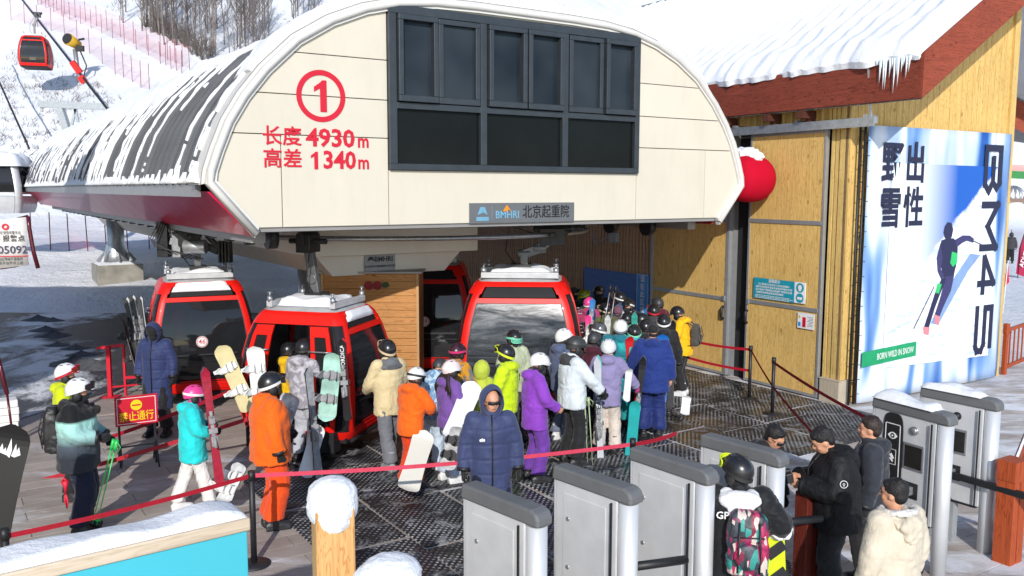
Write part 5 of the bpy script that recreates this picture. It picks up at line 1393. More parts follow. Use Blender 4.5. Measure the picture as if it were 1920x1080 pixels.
# red posts near the long coat person
rp_ = thing('barrier_post', 'pair of red painted steel posts with a rail behind the prohibition sign', 'barrier post', G(208, 747))
mb = MB(); mb.bar((0, 0, 0), (0, 0, .98), .07, .07); mb.build('post', M_SIGNRED, rp_); mb = MB(); mb.bar((.22, .15, 0), (.22, .15, .98), .04, .04); mb.build('post', M_SIGNRED, rp_)
mb = MB(); mb.bar((-.2, -.05, .95), (.22, .15, .98), .05, .05); mb.bar((.22, .15, .35), (1.1, .55, .35), .05, .05); mb.bar((.0, .0, .2), (1.1, .6, .2), .03, .03); mb.build('rail', M_SIGNRED, rp_)
mb = MB(); mb.box(-.16, .16, -.12, .12, 0.012, .03); mb.build('foot_plate', M_SIGNRED, rp_)

# prohibition sign on trestle
a = G(217, 800, .62); c = G(297, 790, .62)
sgn = thing('warning_sign', 'red no passing sign with yellow characters on a steel trestle', 'sign', ((a.x+c.x)/2, (a.y+c.y)/2, 0), math.atan2((c-a).y, (c-a).x))
wS = (c-a).length
SM = lambda x, z, d=.012: frame((1, 0, 0), (0, 0, 1), (x, -d, z)); fS = lambda x, z, d: Vector((x, -d, z))
mb = MB(); mb.box(-wS/2, wS/2, -.008, .012, .60, 1.02); pb = mb.build('board', M_SIGNRED, sgn, bevel=.003)
M_YEL_INK = solid('yellow_ink', srgb('#f2d21a'), .5)
mb = MB(); m_ = .025
for (x0, x1, z0, z1) in ((-wS/2+m_, wS/2-m_, .625, .633), (-wS/2+m_, wS/2-m_, .987, .995), (-wS/2+m_, -wS/2+m_+.008, .633, .987), (wS/2-m_-.008, wS/2-m_, .633, .987)): mb.box(x0, x1, -.012, -.009, z0, z1)
mb.build('border', M_WHITEINK, pb)
mb = MB(); disc(mb, fS, 0, .885, .075, .009, .012); mb.build('symbol', M_YEL_INK, pb); mb = MB(); mb.box(-.055, .055, -.015, -.012, .875, .895); mb.build('symbol', M_SIGNRED, pb)
text('禁止通行', .145, M_YEL_INK, pb, SM(0, .72, .013), .008, .002, wfit=wS*.8)
mb = MB()
for x in (-wS*.42, wS*.42): mb.bar((x, .0, .0), (x, .01, .62), .03, .03); mb.bar((x, -.25, .02), (x, .0, .45), .02, .02); mb.bar((x, .25, .02), (x, .0, .45), .02, .02)
mb.bar((-wS*.42, 0, .3), (wS*.42, 0, .3), .02, .02); mb.build('trestle', M_DARK, sgn)

# ================================================================== foreground: turquoise panel, posts with snow
M_TURQ = solid('turquoise_panel', srgb('#46b8cb'), .4, 0, .03, 1)
c0 = D(452, 1000, 4.4); c0.z = 0; c1 = D(-230, 1000, 3.48); c1.z = 0
tz = 3.9+(356-972)/1640*4.4/1.0
d = (c1-c0); ln_ = d.length
tp = thing('counter_panel', 'turquoise panel with pale wooden top and thick snow, cut off at the lower left', 'panel', c0, math.atan2(d.y, d.x))
def zt(px, py, Y): return D(px, py, Y).z
z0 = zt(450, 960, 4.4); z1 = z0
mb = MB(); mb.box(0, ln_, -.12, .12, 0, z0-.09) if False else mb.box(0, ln_, -.10, .10, 0, z0-.07); mb.build('panel', M_TURQ, tp, bevel=.006)
mb = MB(); mb.box(-.012, ln_, -.12, .12, z0-.067, z0); mb.build('top_board', mat_wood('pale_top_board', srgb('#d6c6b0'), srgb('#c9b79e'), 'X', 1, knots=False), tp, bevel=.008)
mb = MB(); snowcap(mb, lambda u, v: (Vector((u*(ln_+.02), (v-.5)*.22, z0+.002)), Vector((0, 0, 1))), 110, 12, .045, 2, amp=.45); mb.build('snow', mat_snow('fresh_snow', 2.2, .6), tp, kind='stuff')
FS = _M['fresh_snow']
# wooden post with a ball of snow
M_POSTW = mat_wood('honey_post', srgb('#e0ad72'), srgb('#c48c50'), 'Z', 1.4, knots=False)
pz = D(625, 982, 4.1)
wp = thing('wooden_post', 'honey coloured wooden post with a fat cap of snow in the foreground', 'post', (pz.x, pz.y, 0), .35)
mb = MB(); mb.box(-.093, .093, -.093, .093, 0, pz.z+.10); mb.build('post', M_POSTW, wp, bevel=.012)
mb = MB(); mb.tube([(0, 0, pz.z+.03), (0, 0, pz.z+.07), (0, 0, pz.z+.15)], [.112, .126, .122], 24); mb.ell((0, 0, pz.z+.15), (.121, .121, .085), 22, 14); mb.ell((0, -.04, pz.z+.035), (.095, .085, .07), 18, 10)
link('snow_cap', remesh(mb, .012, 5, FS, 'snow_cap', .005, 2, (22, 22, 22)), wp)
pz2 = D(733, 1075, 3.75)
wp2 = thing('wooden_post', 'second foreground post, only its heap of snow showing at the bottom edge', 'post', (pz2.x, pz2.y, 0), .2)
mb = MB(); mb.box(-.1, .1, -.1, .1, 0, pz2.z-.03); mb.build('post', M_POSTW, wp2, bevel=.012)
mb = MB(); mb.ell((0, 0, pz2.z+.0), (.145, .135, .085), 18, 12); mb.ell((-.06, .01, pz2.z-.02), (.11, .12, .06), 18, 12)
link('snow_cap', remesh(mb, .012, 5, FS, 'snow_cap', .005, 3, (22, 22, 22)), wp2)
# brown red posts at the gates and orange brown rail fence at right
M_BRP = mat_wood('dark_red_post', srgb('#6b2a1e'), srgb('#4c1a12'), 'Z', 1.2, knots=False)
M_ORP = mat_wood('orange_red_post', srgb('#b5532c'), srgb('#8e3a1c'), 'Z', 1.2, knots=False)
p = D(1521, 918, 7.85)
ps = thing('wooden_post', 'dark red brown wooden post under the hands of the man with the camera', 'post', (p.x, p.y, 0), RZ)
for k, (x0, x1) in enumerate(((-.13, -.05), (-.045, .045), (.05, .13))):
    mb = MB(); mb.box(x0, x1, -.07+.005*k, .07, 0, p.z); mb.build('board', M_BRP, ps, bevel=.006)
def rail_post(px, py, ztop, label, w_=.12, loc=None, mat=M_ORP):
    p = loc or G(px, py); s = thing('fence_post', label, 'post', (p.x, p.y, 0), RZ)
    for k, (x0, x1) in enumerate(((-w_, -.02*w_/.12), (.0, w_))):
        mb = MB(); mb.box(x0, x1, -w_*.8, w_*.8, 0, ztop-.22); mb.build('board', mat, s, bevel=.006)
    mb = MB(); mb.box(-w_-.008, w_+.008, -w_*.8-.008, w_*.8+.008, ztop-.22, ztop); mb.build('cap', mat, s, bevel=.01)
    return s
s = rail_post(1888, 1052, 1.12, 'orange brown wooden fence post at the right edge beyond the last gate')
mb = MB(); mb.bar((.12, .05, .72), (2.2, .9, .72), .06, .09); mb.bar((.12, .05, .98), (2.2, .9, .98), .06, .05); mb.bar((.12, .05, .12), (2.2, .9, .12), .06, .05); mb.build('rail', M_ORP, s)
mb = MB(); snowcap(mb, lambda u, v: (Vector((.12, .05, 1.005))+Vector((2.08, .85, 0))*v+Vector((.06*(u-.5), 0, 0)), Vector((0, 0, 1))), 3, 12, .05, 3); mb.build('snow', SNOW, s)
s = rail_post(1882, 700, 1.1, 'reddish wooden fence with upright bars beyond the right edge of the billboard', .05)
mb = MB(); mb.bar((0, 0, .95), (2.6, .5, .95), .05, .07); mb.bar((0, 0, .15), (2.6, .5, .15), .05, .07); mb.build('rail', M_ORP, s)
for k in range(9): mb = MB(); mb.bar((.28*(k+1), .054*(k+1), .15), (.28*(k+1), .054*(k+1), .95), .025, .025); mb.build('bar', M_ORP, s)

# white notice board at the left
p = D(25, 457, 12.0)
nb = thing('notice_board', 'white alarm point notice board with maroon tube frame at the left edge', 'notice board', (p.x, p.y, 0), .30)
mb = MB(); n = 8
P_ = [[Vector((x, -.02*math.sin((x+.6)*3), z+.02*math.sin(x*7))) for z in (p.z-.33, p.z+.33)] for x in [-.75+.92*i/n for i in range(n+1)]]
mb.grid(P_); b_ = mb.build('board', solid('board_cream', (.74, .72, .68), .5), nb); b_.modifiers.new('s', 'SOLIDIFY').thickness = .01
M_MAR = solid('maroon_tube', srgb('#5c1a28'), .25, .2, .1, 4, coat=.3)
mb = MB(); mb.tube([(.20, 0, p.z+.36), (.205, 0, p.z+.2), (.235, 0, p.z-.1), (.285, 0, p.z-.36)], .028, 10); mb.tube([(-.9, 0, p.z+.30), (-.2, 0, p.z+.29), (.0, 0, p.z+.31), (.2, 0, p.z+.37)], .014, 6); mb.tube([(-.9, 0, p.z-.31), (-.3, 0, p.z-.37), (.0, 0, p.z-.33), (.17, 0, p.z-.28)], .012, 6)
mb.build('frame_tube', M_MAR, nb)
mb = MB(); mb.tube([(-.85, .05, 0), (-.85, .05, p.z+.5)], .05, 10); mb.build('post', M_STEEL, nb)
NM = lambda x, z: frame((1, 0, 0), (0, 0, 1), (x, -.035, z))
fN = lambda x, z, d: Vector((x, -d, z))
mb = MB(); annulus(mb, fN, -.08, p.z+.22, .02, .045, .030, .034, 20); mb.build('emblem', M_SIGNRED, nb)
text('110 报警点', .095, M_BLACKINK, nb, NM(-.07, p.z+.055), .006, .001, wfit=.42)
text('H05092', .15, solid('violet_navy_ink', srgb('#2b2b55'), .5), nb, NM(-.06, p.z-.10), .01, .001, wfit=.46)
text('崇礼公安滑雪场警务站', .055, M_BLACKINK, nb, NM(-.08, p.z+.135), 0, .001, wfit=.36)
mb = MB(); mb.box(-.5, .19, -.036, -.033, p.z-.19, p.z-.178); mb.build('line', M_SIGNRED, nb)
text('请在此等候不要离开', .05, M_BLACKINK, nb, NM(-.06, p.z-.225), 0, .001, wfit=.34); text('原地不动不许上坡', .05, M_BLACKINK, nb, NM(-.06, p.z-.28), 0, .001, wfit=.34)

# small stack of white foam blocks at left edge, dark tube by it
for k in range(4):
    p = G(8, 806, 0); mb = MB(); mb.box(-.22, .22, -.16, .16, 0, .115); o = mb.build('foam_block', M_WHITE, loc=(p.x+random.uniform(-.01, .01), p.y, .012+k*.12), rot=(0, 0, .5+.03*k), bevel=.012)
    tag(o, 'dirty white foam block, '+['bottom', 'second', 'third', 'topmost'][k]+' of the small stack at the left edge', 'block')
mb = MB(); q0 = D(-12, 640, 13.5); q1 = D(14, 742, 13.3); mb.tube([q0, q1], .035, 8); mb.tube([q1, Vector((q1.x+.05, q1.y, 0))], .02, 6); o = mb.build('padded_pole', M_MAR); tag(o, 'thin dark maroon pole leaning at the left edge above the foam blocks', 'pole')

# ================================================================== slope furniture: nets, snow gun, flags
m, nt, b = newmat('safety_net')
v = coord(nt, 'Object'); 
br = N(nt, 'ShaderNodeTexBrick'); br.offset = 0; br.inputs['Scale'].default_value = 9; br.inputs['Mortar Size'].default_value = .012; br.inputs['Brick Width'].default_value = .5; br.inputs['Row Height'].default_value = .5
b.inputs['Base Color'].default_value = (*srgb('#d83a5a'), 1); b.inputs['Roughness'].default_value = .7
tr_ = N(nt, 'ShaderNodeBsdfTransparent'); mixs = N(nt, 'ShaderNodeMixShader'); mixs.inputs[0].default_value = .11
nt.links.new(tr_.outputs[0], mixs.inputs[1]); nt.links.new(b.outputs[0], mixs.inputs[2]); nt.links.new(mixs.outputs[0], nt.nodes['Material Output'].inputs[0])
M_NET = m
M_NPOST = solid('net_post', srgb('#7c2a3a'), .6)
def hit(px, py, y0=28, y1=200):
    """walk along the line of sight until it meets the terrain"""
    y = y0
    while y < y1:
        p = D(px, py, y)
        if p.z <= terrain_h(p.x, p.y): return Vector((p.x, p.y, terrain_h(p.x, p.y)))
        y += .25
    return Vector(D(px, py, y1))
def net(pts, h, n, label, start=28, pcol=M_NPOST):
    """fence whose foot follows the given picture polyline on the real slope"""
    g = thing('safety_net', label, 'safety fence')
    base = []
    for (a, c) in zip(pts, pts[1:]):
        k = max(1, int(n/(len(pts)-1)))
        for i in range(k): base.append(hit(a[0]+(c[0]-a[0])*i/k, a[1]+(c[1]-a[1])*i/k, start))
    base.append(hit(*pts[-1], start))
    mb = MB(); mb.grid([[p+Vector((0, 0, .1)), p+Vector((0, 0, h*.5)), p+Vector((0, 0, h*.93))] for p in base], 0, False); mb.build('net', M_NET, g)
    for p in base:
        mb = MB(); mb.tube([(0, 0, -.2), (random.uniform(-.05, .05), 0, h)], .022, 5); mb.build('pole', pcol, g, loc=p)
    return g
net([(20, 40), (120, 66), (215, 140), (280, 175)], 2.0, 14, 'lower pink safety net with thin posts across the left slope below the piste')
net([(62, 2), (120, 28), (200, 60), (300, 108), (355, 135)], 1.9, 18, 'upper pink safety net along the far edge of the piste')
net([(70, 12), (130, 40), (210, 74), (300, 120), (340, 140)], 1.7, 16, 'second upper pink safety net just below the first one')
net([(60, 470), (130, 474), (200, 472), (280, 470), (390, 468)], 1.6, 8, 'pink safety net behind the station column on the lower snow', 30)
net([(1870, 470), (1895, 474), (1925, 478)], 1.5, 3, 'thin net fence at the right edge beyond the billboard', 24)
# snow gun
p = hit(149, 158, 40); sg = thing('snow_gun', 'yellow and black fan snow gun on a steel mast beside the haul rope', 'snow gun', p)
kk = (p.y)/1640
mb = MB(); mb.tube([(0, 0, -.3), (-6*kk, 0, 60*kk)], .16, 10); mb.build('mast', M_STEEL, sg)
mb = MB(); mb.tube([(-12*kk, -12*kk, 76*kk), (-4*kk, 10*kk, 68*kk)], [11*kk, 8*kk], 18); mb.build('barrel', solid('gun_yellow', srgb('#c79a1e'), .5), sg)
mb = MB(); mb.tube([(-12.5*kk, -14*kk, 77*kk), (-12*kk, -11*kk, 76.2*kk)], [9.5*kk, 9.5*kk], 18); mb.box(-4*kk, 10*kk, -3*kk, 4*kk, 56*kk, 66*kk); mb.tube([(4*kk, -5*kk, 76*kk), (14*kk, -3*kk, 78*kk)], .08, 6); mb.build('fan', M_BLACK, sg)
mb = MB(); mb.tube([(4*kk, 0, 56*kk), (14*kk, 0, 30*kk), (8*kk, 0, 12*kk), (12*kk, 0, 0)], .05, 5); mb.build('hose', M_BLACK, sg)
# right edge: flags, green fence, dome frame
for (px, py, h_, l) in ((1908, 520, 2.4, 'dark pink feather flag with white letters at the right edge'), ):
    p = hit(px, py, 20); f = thing('feather_flag', l, 'flag', p); k2 = p.y/1640
    mb = MB(); mb.tube([(0, 0, 0), (2*k2, 0, 60*k2), (12*k2, 0, 102*k2)], .02, 6); mb.build('pole', M_BLACK, f)
    mb = MB(); mb.grid([[Vector((-4*k2, 0, 8*k2)), Vector((12*k2, 0, 2*k2))], [Vector((0, .05, 55*k2)), Vector((20*k2, .1, 50*k2))], [Vector((10*k2, 0, 98*k2)), Vector((24*k2, .05, 96*k2))]]); mb.build('flag_cloth', solid('flag_crimson', srgb('#a01040'), .7), f)
    text('ADVT', 12*k2, M_WHITEINK, f, frame((.25, 0, .95), (-.95, 0, .25), (8*k2, -.06, 36*k2)), .01, .002)
p = hit(1880, 585, 18); k2 = p.y/1640; f = thing('pennant', 'small bright red pennant on a thin pole right of the billboard', 'flag', p)
mb = MB(); mb.tube([(0, 0, -.2), (4*k2, 0, 100*k2)], .015, 6); mb.build('pole', M_WHITE, f)
mb = MB(); mb.add([(4*k2, 0, 100*k2), (0, .05, 48*k2), (12*k2, .1, 58*k2), (4*k2, 0.01, 100*k2)], [(0, 1, 2)]); mb.build('flag_cloth', solid('pennant_red', srgb('#d01832'), .7), f)
gf = thing('green_fence', 'green mesh fence with a pink strip above it far away at the right edge', 'fence')
a = hit(1870, 332, 60); c = hit(1960, 336, 60); k2 = a.y/1640
mb = MB(); mb.grid([[a, a+Vector((0, 0, 14*k2))], [c, c+Vector((0, 0, 14*k2))]]); mb.build('mesh', solid('fence_green', srgb('#2c7a3e'), .7), gf)
mb = MB(); mb.grid([[a+Vector((0, .5, 14*k2)), a+Vector((0, .5, 26*k2))], [c+Vector((0, .5, 14*k2)), c+Vector((0, .5, 26*k2))]]); mb.build('strip', solid('strip_pink', srgb('#c99a96'), .7), gf)
p = hit(1898, 372, 40); k2 = p.y/1640; dm = thing('dome_frame', 'pale domed tent frame standing on the snow far right', 'tent', p)
mb = MB()
for q in range(7):
    a = q*math.pi/7; mb.tube([(20*k2*math.cos(a)*math.cos(t), 20*k2*math.sin(a)*math.cos(t), 24*k2*math.sin(t)) for t in [math.pi*i/12 for i in range(13)]], .12, 5)
mb.build('hoop', M_STEEL, dm); mb = MB(); mb.ell((0, 0, 0), (19*k2, 19*k2, 23*k2), 20, 12); mb.build('canopy', solid('canvas', (.72, .70, .66), .8), dm)
mb = MB(); mb.box(-22*k2, 22*k2, -20*k2, 20*k2, -.3, .12); mb.build('deck', solid('deck_brown', (.2, .13, .1), .7), dm)

# ================================================================== leafless trees on the slope
M_BARK = solid('pale_bark', (.23, .20, .185), .9, 0, .35, 3, kind='Object')
M_TWIG = solid('twigs', (.17, .145, .135), .95, 0, .3, 2)
tree_v = []
for s_ in range(6):
    rnd = random.Random(s_+3); H_ = 8.5
    tb = MB(); lean_ = rnd.uniform(-.3, .3); tp_ = [Vector((lean_*t*t+.08*math.sin(t*5+s_), .1*math.sin(t*4+s_), H_*t)) for t in [i/7 for i in range(8)]]
    tb.tube(tp_, [.055*(1-.9*i/7)+.006 for i in range(8)], 6)
    cb = MB()
    for q in range(58):
        t = rnd.uniform(.16, .98); i0 = min(6, int(t*7)); p = tp_[i0].lerp(tp_[i0+1], t*7-i0)
        a = rnd.uniform(0, 6.28); L2 = rnd.uniform(.6, 1.9)*(1.15-t*.75); up2 = rnd.uniform(.7, 1.3)
        d_ = Vector((math.cos(a)*.62, math.sin(a)*.62, up2)).normalized()
        e_ = p+d_*L2; mid = p+d_*L2*.5+Vector((0, 0, -.05))
        cb.tube([p, mid, e_], [.020*(1.1-t), .013*(1.1-t)+.003, .004], 3, caps=False)
        for w_ in range(4):
            u_ = rnd.uniform(.25, 1); b0 = p.lerp(e_, u_); a2 = a+rnd.uniform(-1.2, 1.2)
            cb.tube([b0, b0+Vector((math.cos(a2)*.5, math.sin(a2)*.5, rnd.uniform(.5, 1.1)))*rnd.uniform(.3, .75)], [.009, .003], 3, caps=False)
    tree_v.append((tb.mesh('trunk', M_BARK), cb.mesh('crown', M_TWIG)))
rnd = random.Random(21)
spots = []
for k in range(86):
    if k < 62: px = rnd.uniform(268, 505); py = 62+ (px-268)*.16+rnd.uniform(-34, 40)
    elif k < 74: px = rnd.uniform(225, 330); py = rnd.uniform(22, 62)
    else: px = rnd.uniform(545, 610); py = rnd.uniform(10, 60)
    if py > 62+(px-268)*.33+14: py = 60+(px-268)*.25
    spots.append((px, max(8, py)))
for k, (px, py) in enumerate(spots):
    p = hit(px, py, 45); tv = tree_v[k % 6]
    o = thing('bare_tree', 'leafless grey birch standing in the wood on the snowy slope behind the station', 'tree', p, rnd.uniform(0, 6), 'leafless trees on the slope')
    s_ = rnd.uniform(.62, 1.15); o.scale = (s_, s_, s_*rnd.uniform(.9, 1.15))
    link('trunk', tv[0], o); link('crown', tv[1], o)
# scrub: brush and dry stalks poking through the snow
scr = MB()
for k in range(900):
    if k < 560: px = rnd.uniform(0, 250); py = rnd.uniform(100, 335); 
    else: px = rnd.uniform(130, 420); py = rnd.uniform(0, 110)
    if k < 560 and py < 60+px*.55: continue
    if k >= 560 and py > -10+(px-130)*.42: continue
    p = hit(px, py, 42)
    for q in range(3):
        a = rnd.uniform(0, 6.28); L2 = rnd.uniform(.12, .42)
        scr.tube([p+Vector((rnd.uniform(-.3, .3), rnd.uniform(-.3, .3), -.05)), p+Vector((math.cos(a)*L2*.6, math.sin(a)*L2*.6, L2))], [.016, .006], 3, caps=False)
scr.build('scrub', solid('dry_scrub', (.20, .16, .13), .9, 0, .3, 2), kind='stuff')
bush = MB()
for k in range(46):
    px = rnd.uniform(270, 400); py = 40+(px-270)*.55+rnd.uniform(-6, 16); p = hit(px, py, 45)
    for q in range(26):
        a = rnd.uniform(0, 6.28); e_ = Vector((math.cos(a)*rnd.uniform(.1, .9), math.sin(a)*.6, rnd.uniform(.5, 1.9)))
        bush.tube([p, p+e_*.5, p+e_], [.02, .014, .004], 3, caps=False)
bush.build('thicket', M_TWIG, kind='stuff')
# ================================================================== people
SKIN = solid('skin', srgb('#cc9678'), .5, 0, .08, 10); 
HAIR = solid('black_hair', (.012, .010, .010), .55, 0, .5, 60, bumps=.8, bscale=90)
HAIRB = solid('dark_brown_hair', (.03, .017, .012), .5, 0, .5, 60, bumps=.8, bscale=90)
def sm(name, h, **k): return fabric(name, srgb(h), **k)
BLK = fabric('black_cloth', (.016, .016, .018)); DKG = fabric('charcoal_cloth', (.045, .045, .05)); NAVYP = sm('navy_trousers', '#1a2138'); GREYP = sm('grey_trousers', '#6e7076'); LGREYP = sm('pale_grey_trousers', '#b0b2ba')
WHP = sm('white_trousers', '#e0dcd8'); BEIGEP = sm('beige_trousers', '#cfc3b8')
GLV = fabric('black_glove', (.014, .014, .015), rough=.6)
BOOT = solid('boot_black', (.018, .018, .02), .45, 0, .3, 12); BOOTG = solid('boot_grey', (.3, .3, .31), .45, 0, .3, 12); BOOTW = solid('boot_white', (.68, .68, .68), .4, 0, .1, 10)
HB = solid('helmet_black', (.016, .016, .018), .3, 0, .1, 5, coat=.3); HW = solid('helmet_white', (.75, .75, .75), .3, 0, .04, 5, coat=.2); HP = solid('helmet_pink', srgb('#e0448e'), .35); HG = solid('helmet_charcoal', (.04, .042, .045), .45)
LENS = solid('goggle_lens', (.03, .03, .035), .08, .3, .2, 6); LENSR = solid('goggle_lens_red', (.25, .04, .03), .08, .5, .3, 6)
STW = solid('strap_white', (.72, .72, .70), .6); STB = solid('strap_beige', srgb('#cdb592'), .6); STL = solid('strap_lime', srgb('#d2e22a'), .6); STK = solid('strap_black', (.02, .02, .02), .6); STM_ = solid('strap_mint', srgb('#7fd8b0'), .6); STR_ = solid('strap_red', srgb('#b8182c'), .6)
EYE = solid('eye_dark', (.02, .015, .012), .3); LIP = solid('lips', srgb('#8e4a42'), .5)

# hands: palm, four unequal bent fingers and a thumb leaving the side; wrist at the origin, pointing +Z, palm towards +Y
def hand_mesh(voxel, fat, name, mats, grip=1.0, mirror=1):
    mb = MB()
    mb.tube([(0, 0, -.03), (0, 0, .01)], [(.028*fat, .021*fat)]*2, 10)
    mb.tube([(0, 0, 0), (0, .002, .03), (0, .004, .065), (0, .006, .088)], [(.018*fat, .028*fat), (.018*fat, .038*fat), (.017*fat, .042*fat), (.013*fat, .038*fat)], 12, ref=(0, 1, 0))
    for k, (x, L) in enumerate(((-.030, .062), (-.010, .075), (.011, .080), (.031, .070))):
        a = 0; p = Vector((x*1.05*mirror, .006, .078)); pts = [p.copy()]
        for seg, (fl, bend) in enumerate(((.45, .75*grip+.05*k), (.33, .95*grip), (.27, .7*grip))):
            a += bend; p = p+Vector((0, math.sin(a), math.cos(a)))*L*fl; pts.append(p.copy())
        mb.tube(pts, [.0098*fat, .0092*fat, .0084*fat, .0068*fat], 8); mb.ell(pts[-1], (.0068*fat,)*3, 8, 6)
    pts = [Vector((.028*mirror, .004, .02)), Vector((.052*mirror, .018, .045)), Vector((.056*mirror, .040, .066)), Vector((.048*mirror, .055, .082))]
    mb.tube(pts, [.0135*fat, .012*fat, .0105*fat, .008*fat], 8); mb.ell(pts[-1], (.008*fat,)*3, 8, 6)
    return remesh(mb, voxel, 1, mats, name)
GLOVE = {}
def glove_mesh(mat, s):
    k = (mat.name, s)
    if k not in GLOVE:
        base = GLOVE.get(('b', s))
        if base is None: base = hand_mesh(.0085, 1.32, 'glove', GLV, .85, s); GLOVE[('b', s)] = base
        m_ = base.copy(); m_.materials.clear(); m_.materials.append(mat); GLOVE[k] = m_
    return GLOVE[k]
BAREH = {s: hand_mesh(.0065, 1.0, 'hand', SKIN, .8, s) for s in (-1, 1)}
def boot_me(mat):
    k = ('boot', mat.name)
    if k not in GLOVE:
        mb = MB(); mb.tube([(0, -.03, .28), (0, -.035, .20), (0, -.03, .12), (0, -.005, .07)], [(.062, .072), (.06, .072), (.055, .075), (.055, .09)], 14, ref=(1, 0, 0))
        mb.tube([(0, -.125, .045), (0, -.05, .055), (0, .05, .05), (0, .13, .042), (0, .175, .035)], [(.05, .044), (.053, .052), (.055, .048), (.05, .038), (.035, .028)], 14, ref=(1, 0, 0))
        mb.box(-.052, .052, -.12, .155, 0, .03)
        GLOVE[k] = remesh(mb, .013, 2, mat, 'boot')
    return GLOVE[k]
HELM = {}
def helmet_me(mat):
    k = ('helmet', mat.name)
    if k not in HELM:
        def shell(off, amax_f):
            R_ = []
            for i in range(28):
                ph = 2*math.pi*i/28
                front = math.cos(ph)          # +Y is front
                amax = 1.62-.27*front if front > 0 else 1.62-.42*front*1.0
                row = []
                for j in range(13):
                    al = amax*j/12
                    d = Vector((math.sin(al)*math.sin(ph), math.sin(al)*math.cos(ph), math.cos(al)))
                    rr = Vector((.121+off, .146+off, .137+off)); ridge = .004*math.cos(6*d.x*3)*max(0, d.z)
                    row.append(Vector((d.x*rr.x, d.y*rr.y-.008, d.z*rr.z+ridge)))
                R_.append(row)
            return R_
        mb = MB(); A = shell(0, 1); B = shell(-.014, 1)
        mb.grid(A, 0, True, True); mb.grid(B, 0, True, True); mb.grid([[a[-1], b_[-1]] for a, b_ in zip(A, B)], 0, True, True)
        mb.tube([( .085*math.sin(t)*1.13, .139*math.cos(t)-.006+.012, .018-.0*t) for t in [-.9+1.8*i/8 for i in range(9)]], [.006, .011, .013, .014, .014, .014, .013, .011, .006], 6)
        HELM[k] = mb.mesh('helmet', mat)
    return HELM[k]
vent_mb = MB()
for (x, y) in ((-.045, .03), (.045, .03), (-.05, -.04), (.05, -.04), (0, -.02)):
    z = .137*math.sqrt(max(0, 1-(x/.121)**2-((y+.008)/.146)**2)); vent_mb.ell((x, y, z-.002), (.010, .030, .006), 8, 4)
vent_me = vent_mb.mesh('vents', STK)
ear_me = {}
for s in (-1, 1): ear_mb = MB(); ear_mb.ell((s*.092, -.008, -.055), (.024, .048, .058), 10, 8); ear_me[s] = ear_mb.mesh('ear_pad', STK)

def limb(mb, pts, rad, n=12, cap=True):
    """smooth tapered tube through joints"""
    P_ = []; R_ = []
    for i in range(len(pts)-1):
        for t in (0, .25, .5, .75):
            P_.append(pts[i].lerp(pts[i+1], t)); R_.append(rad[i]+(rad[i+1]-rad[i])*t)
    P_.append(pts[-1]); R_.append(rad[-1])
    # soften the joints
    Q = [P_[0]]+[(P_[i-1]+P_[i]*2+P_[i+1])/4 for i in range(1, len(P_)-1)]+[P_[-1]]
    mb.tube(Q, R_, n)
    if cap: mb.ell(pts[0], (rad[0],)*3, 10, 8); 
ARMS = {  # elbow, hand offsets from the shoulder: outward, forward, up
 'down': ((.07, -.01, -.27), (.09, .05, -.52)), 'down2': ((.11, -.03, -.26), (.13, .05, -.49)),
 'fwd': ((.07, .04, -.26), (.0, .28, -.30)), 'fwdlow': ((.07, .06, -.26), (.03, .26, -.40)), 'chest': ((.08, .08, -.24), (-.06, .27, -.12)),
 'cross': ((.06, .06, -.26), (-.17, .20, -.27)), 'reach': ((.10, .17, -.18), (.04, .40, -.24)), 'side': ((.14, .03, -.23), (.24, .16, -.40)),
 'camera': ((.08, .05, -.26), (-.11, .31, -.20)), 'camera2': ((.08, .06, -.26), (-.11, .32, -.22)), 'back': ((.10, -.10, -.24), (.05, -.12, -.48)), 'pocket': ((.12, -.04, -.25), (.03, .12, -.43)),
 'hug': ((.10, .10, -.22), (-.04, .24, -.32)), 'reachlow': ((.08, .15, -.22), (.08, .34, -.42))}
PCOUNT = [0]
HANDS = {}
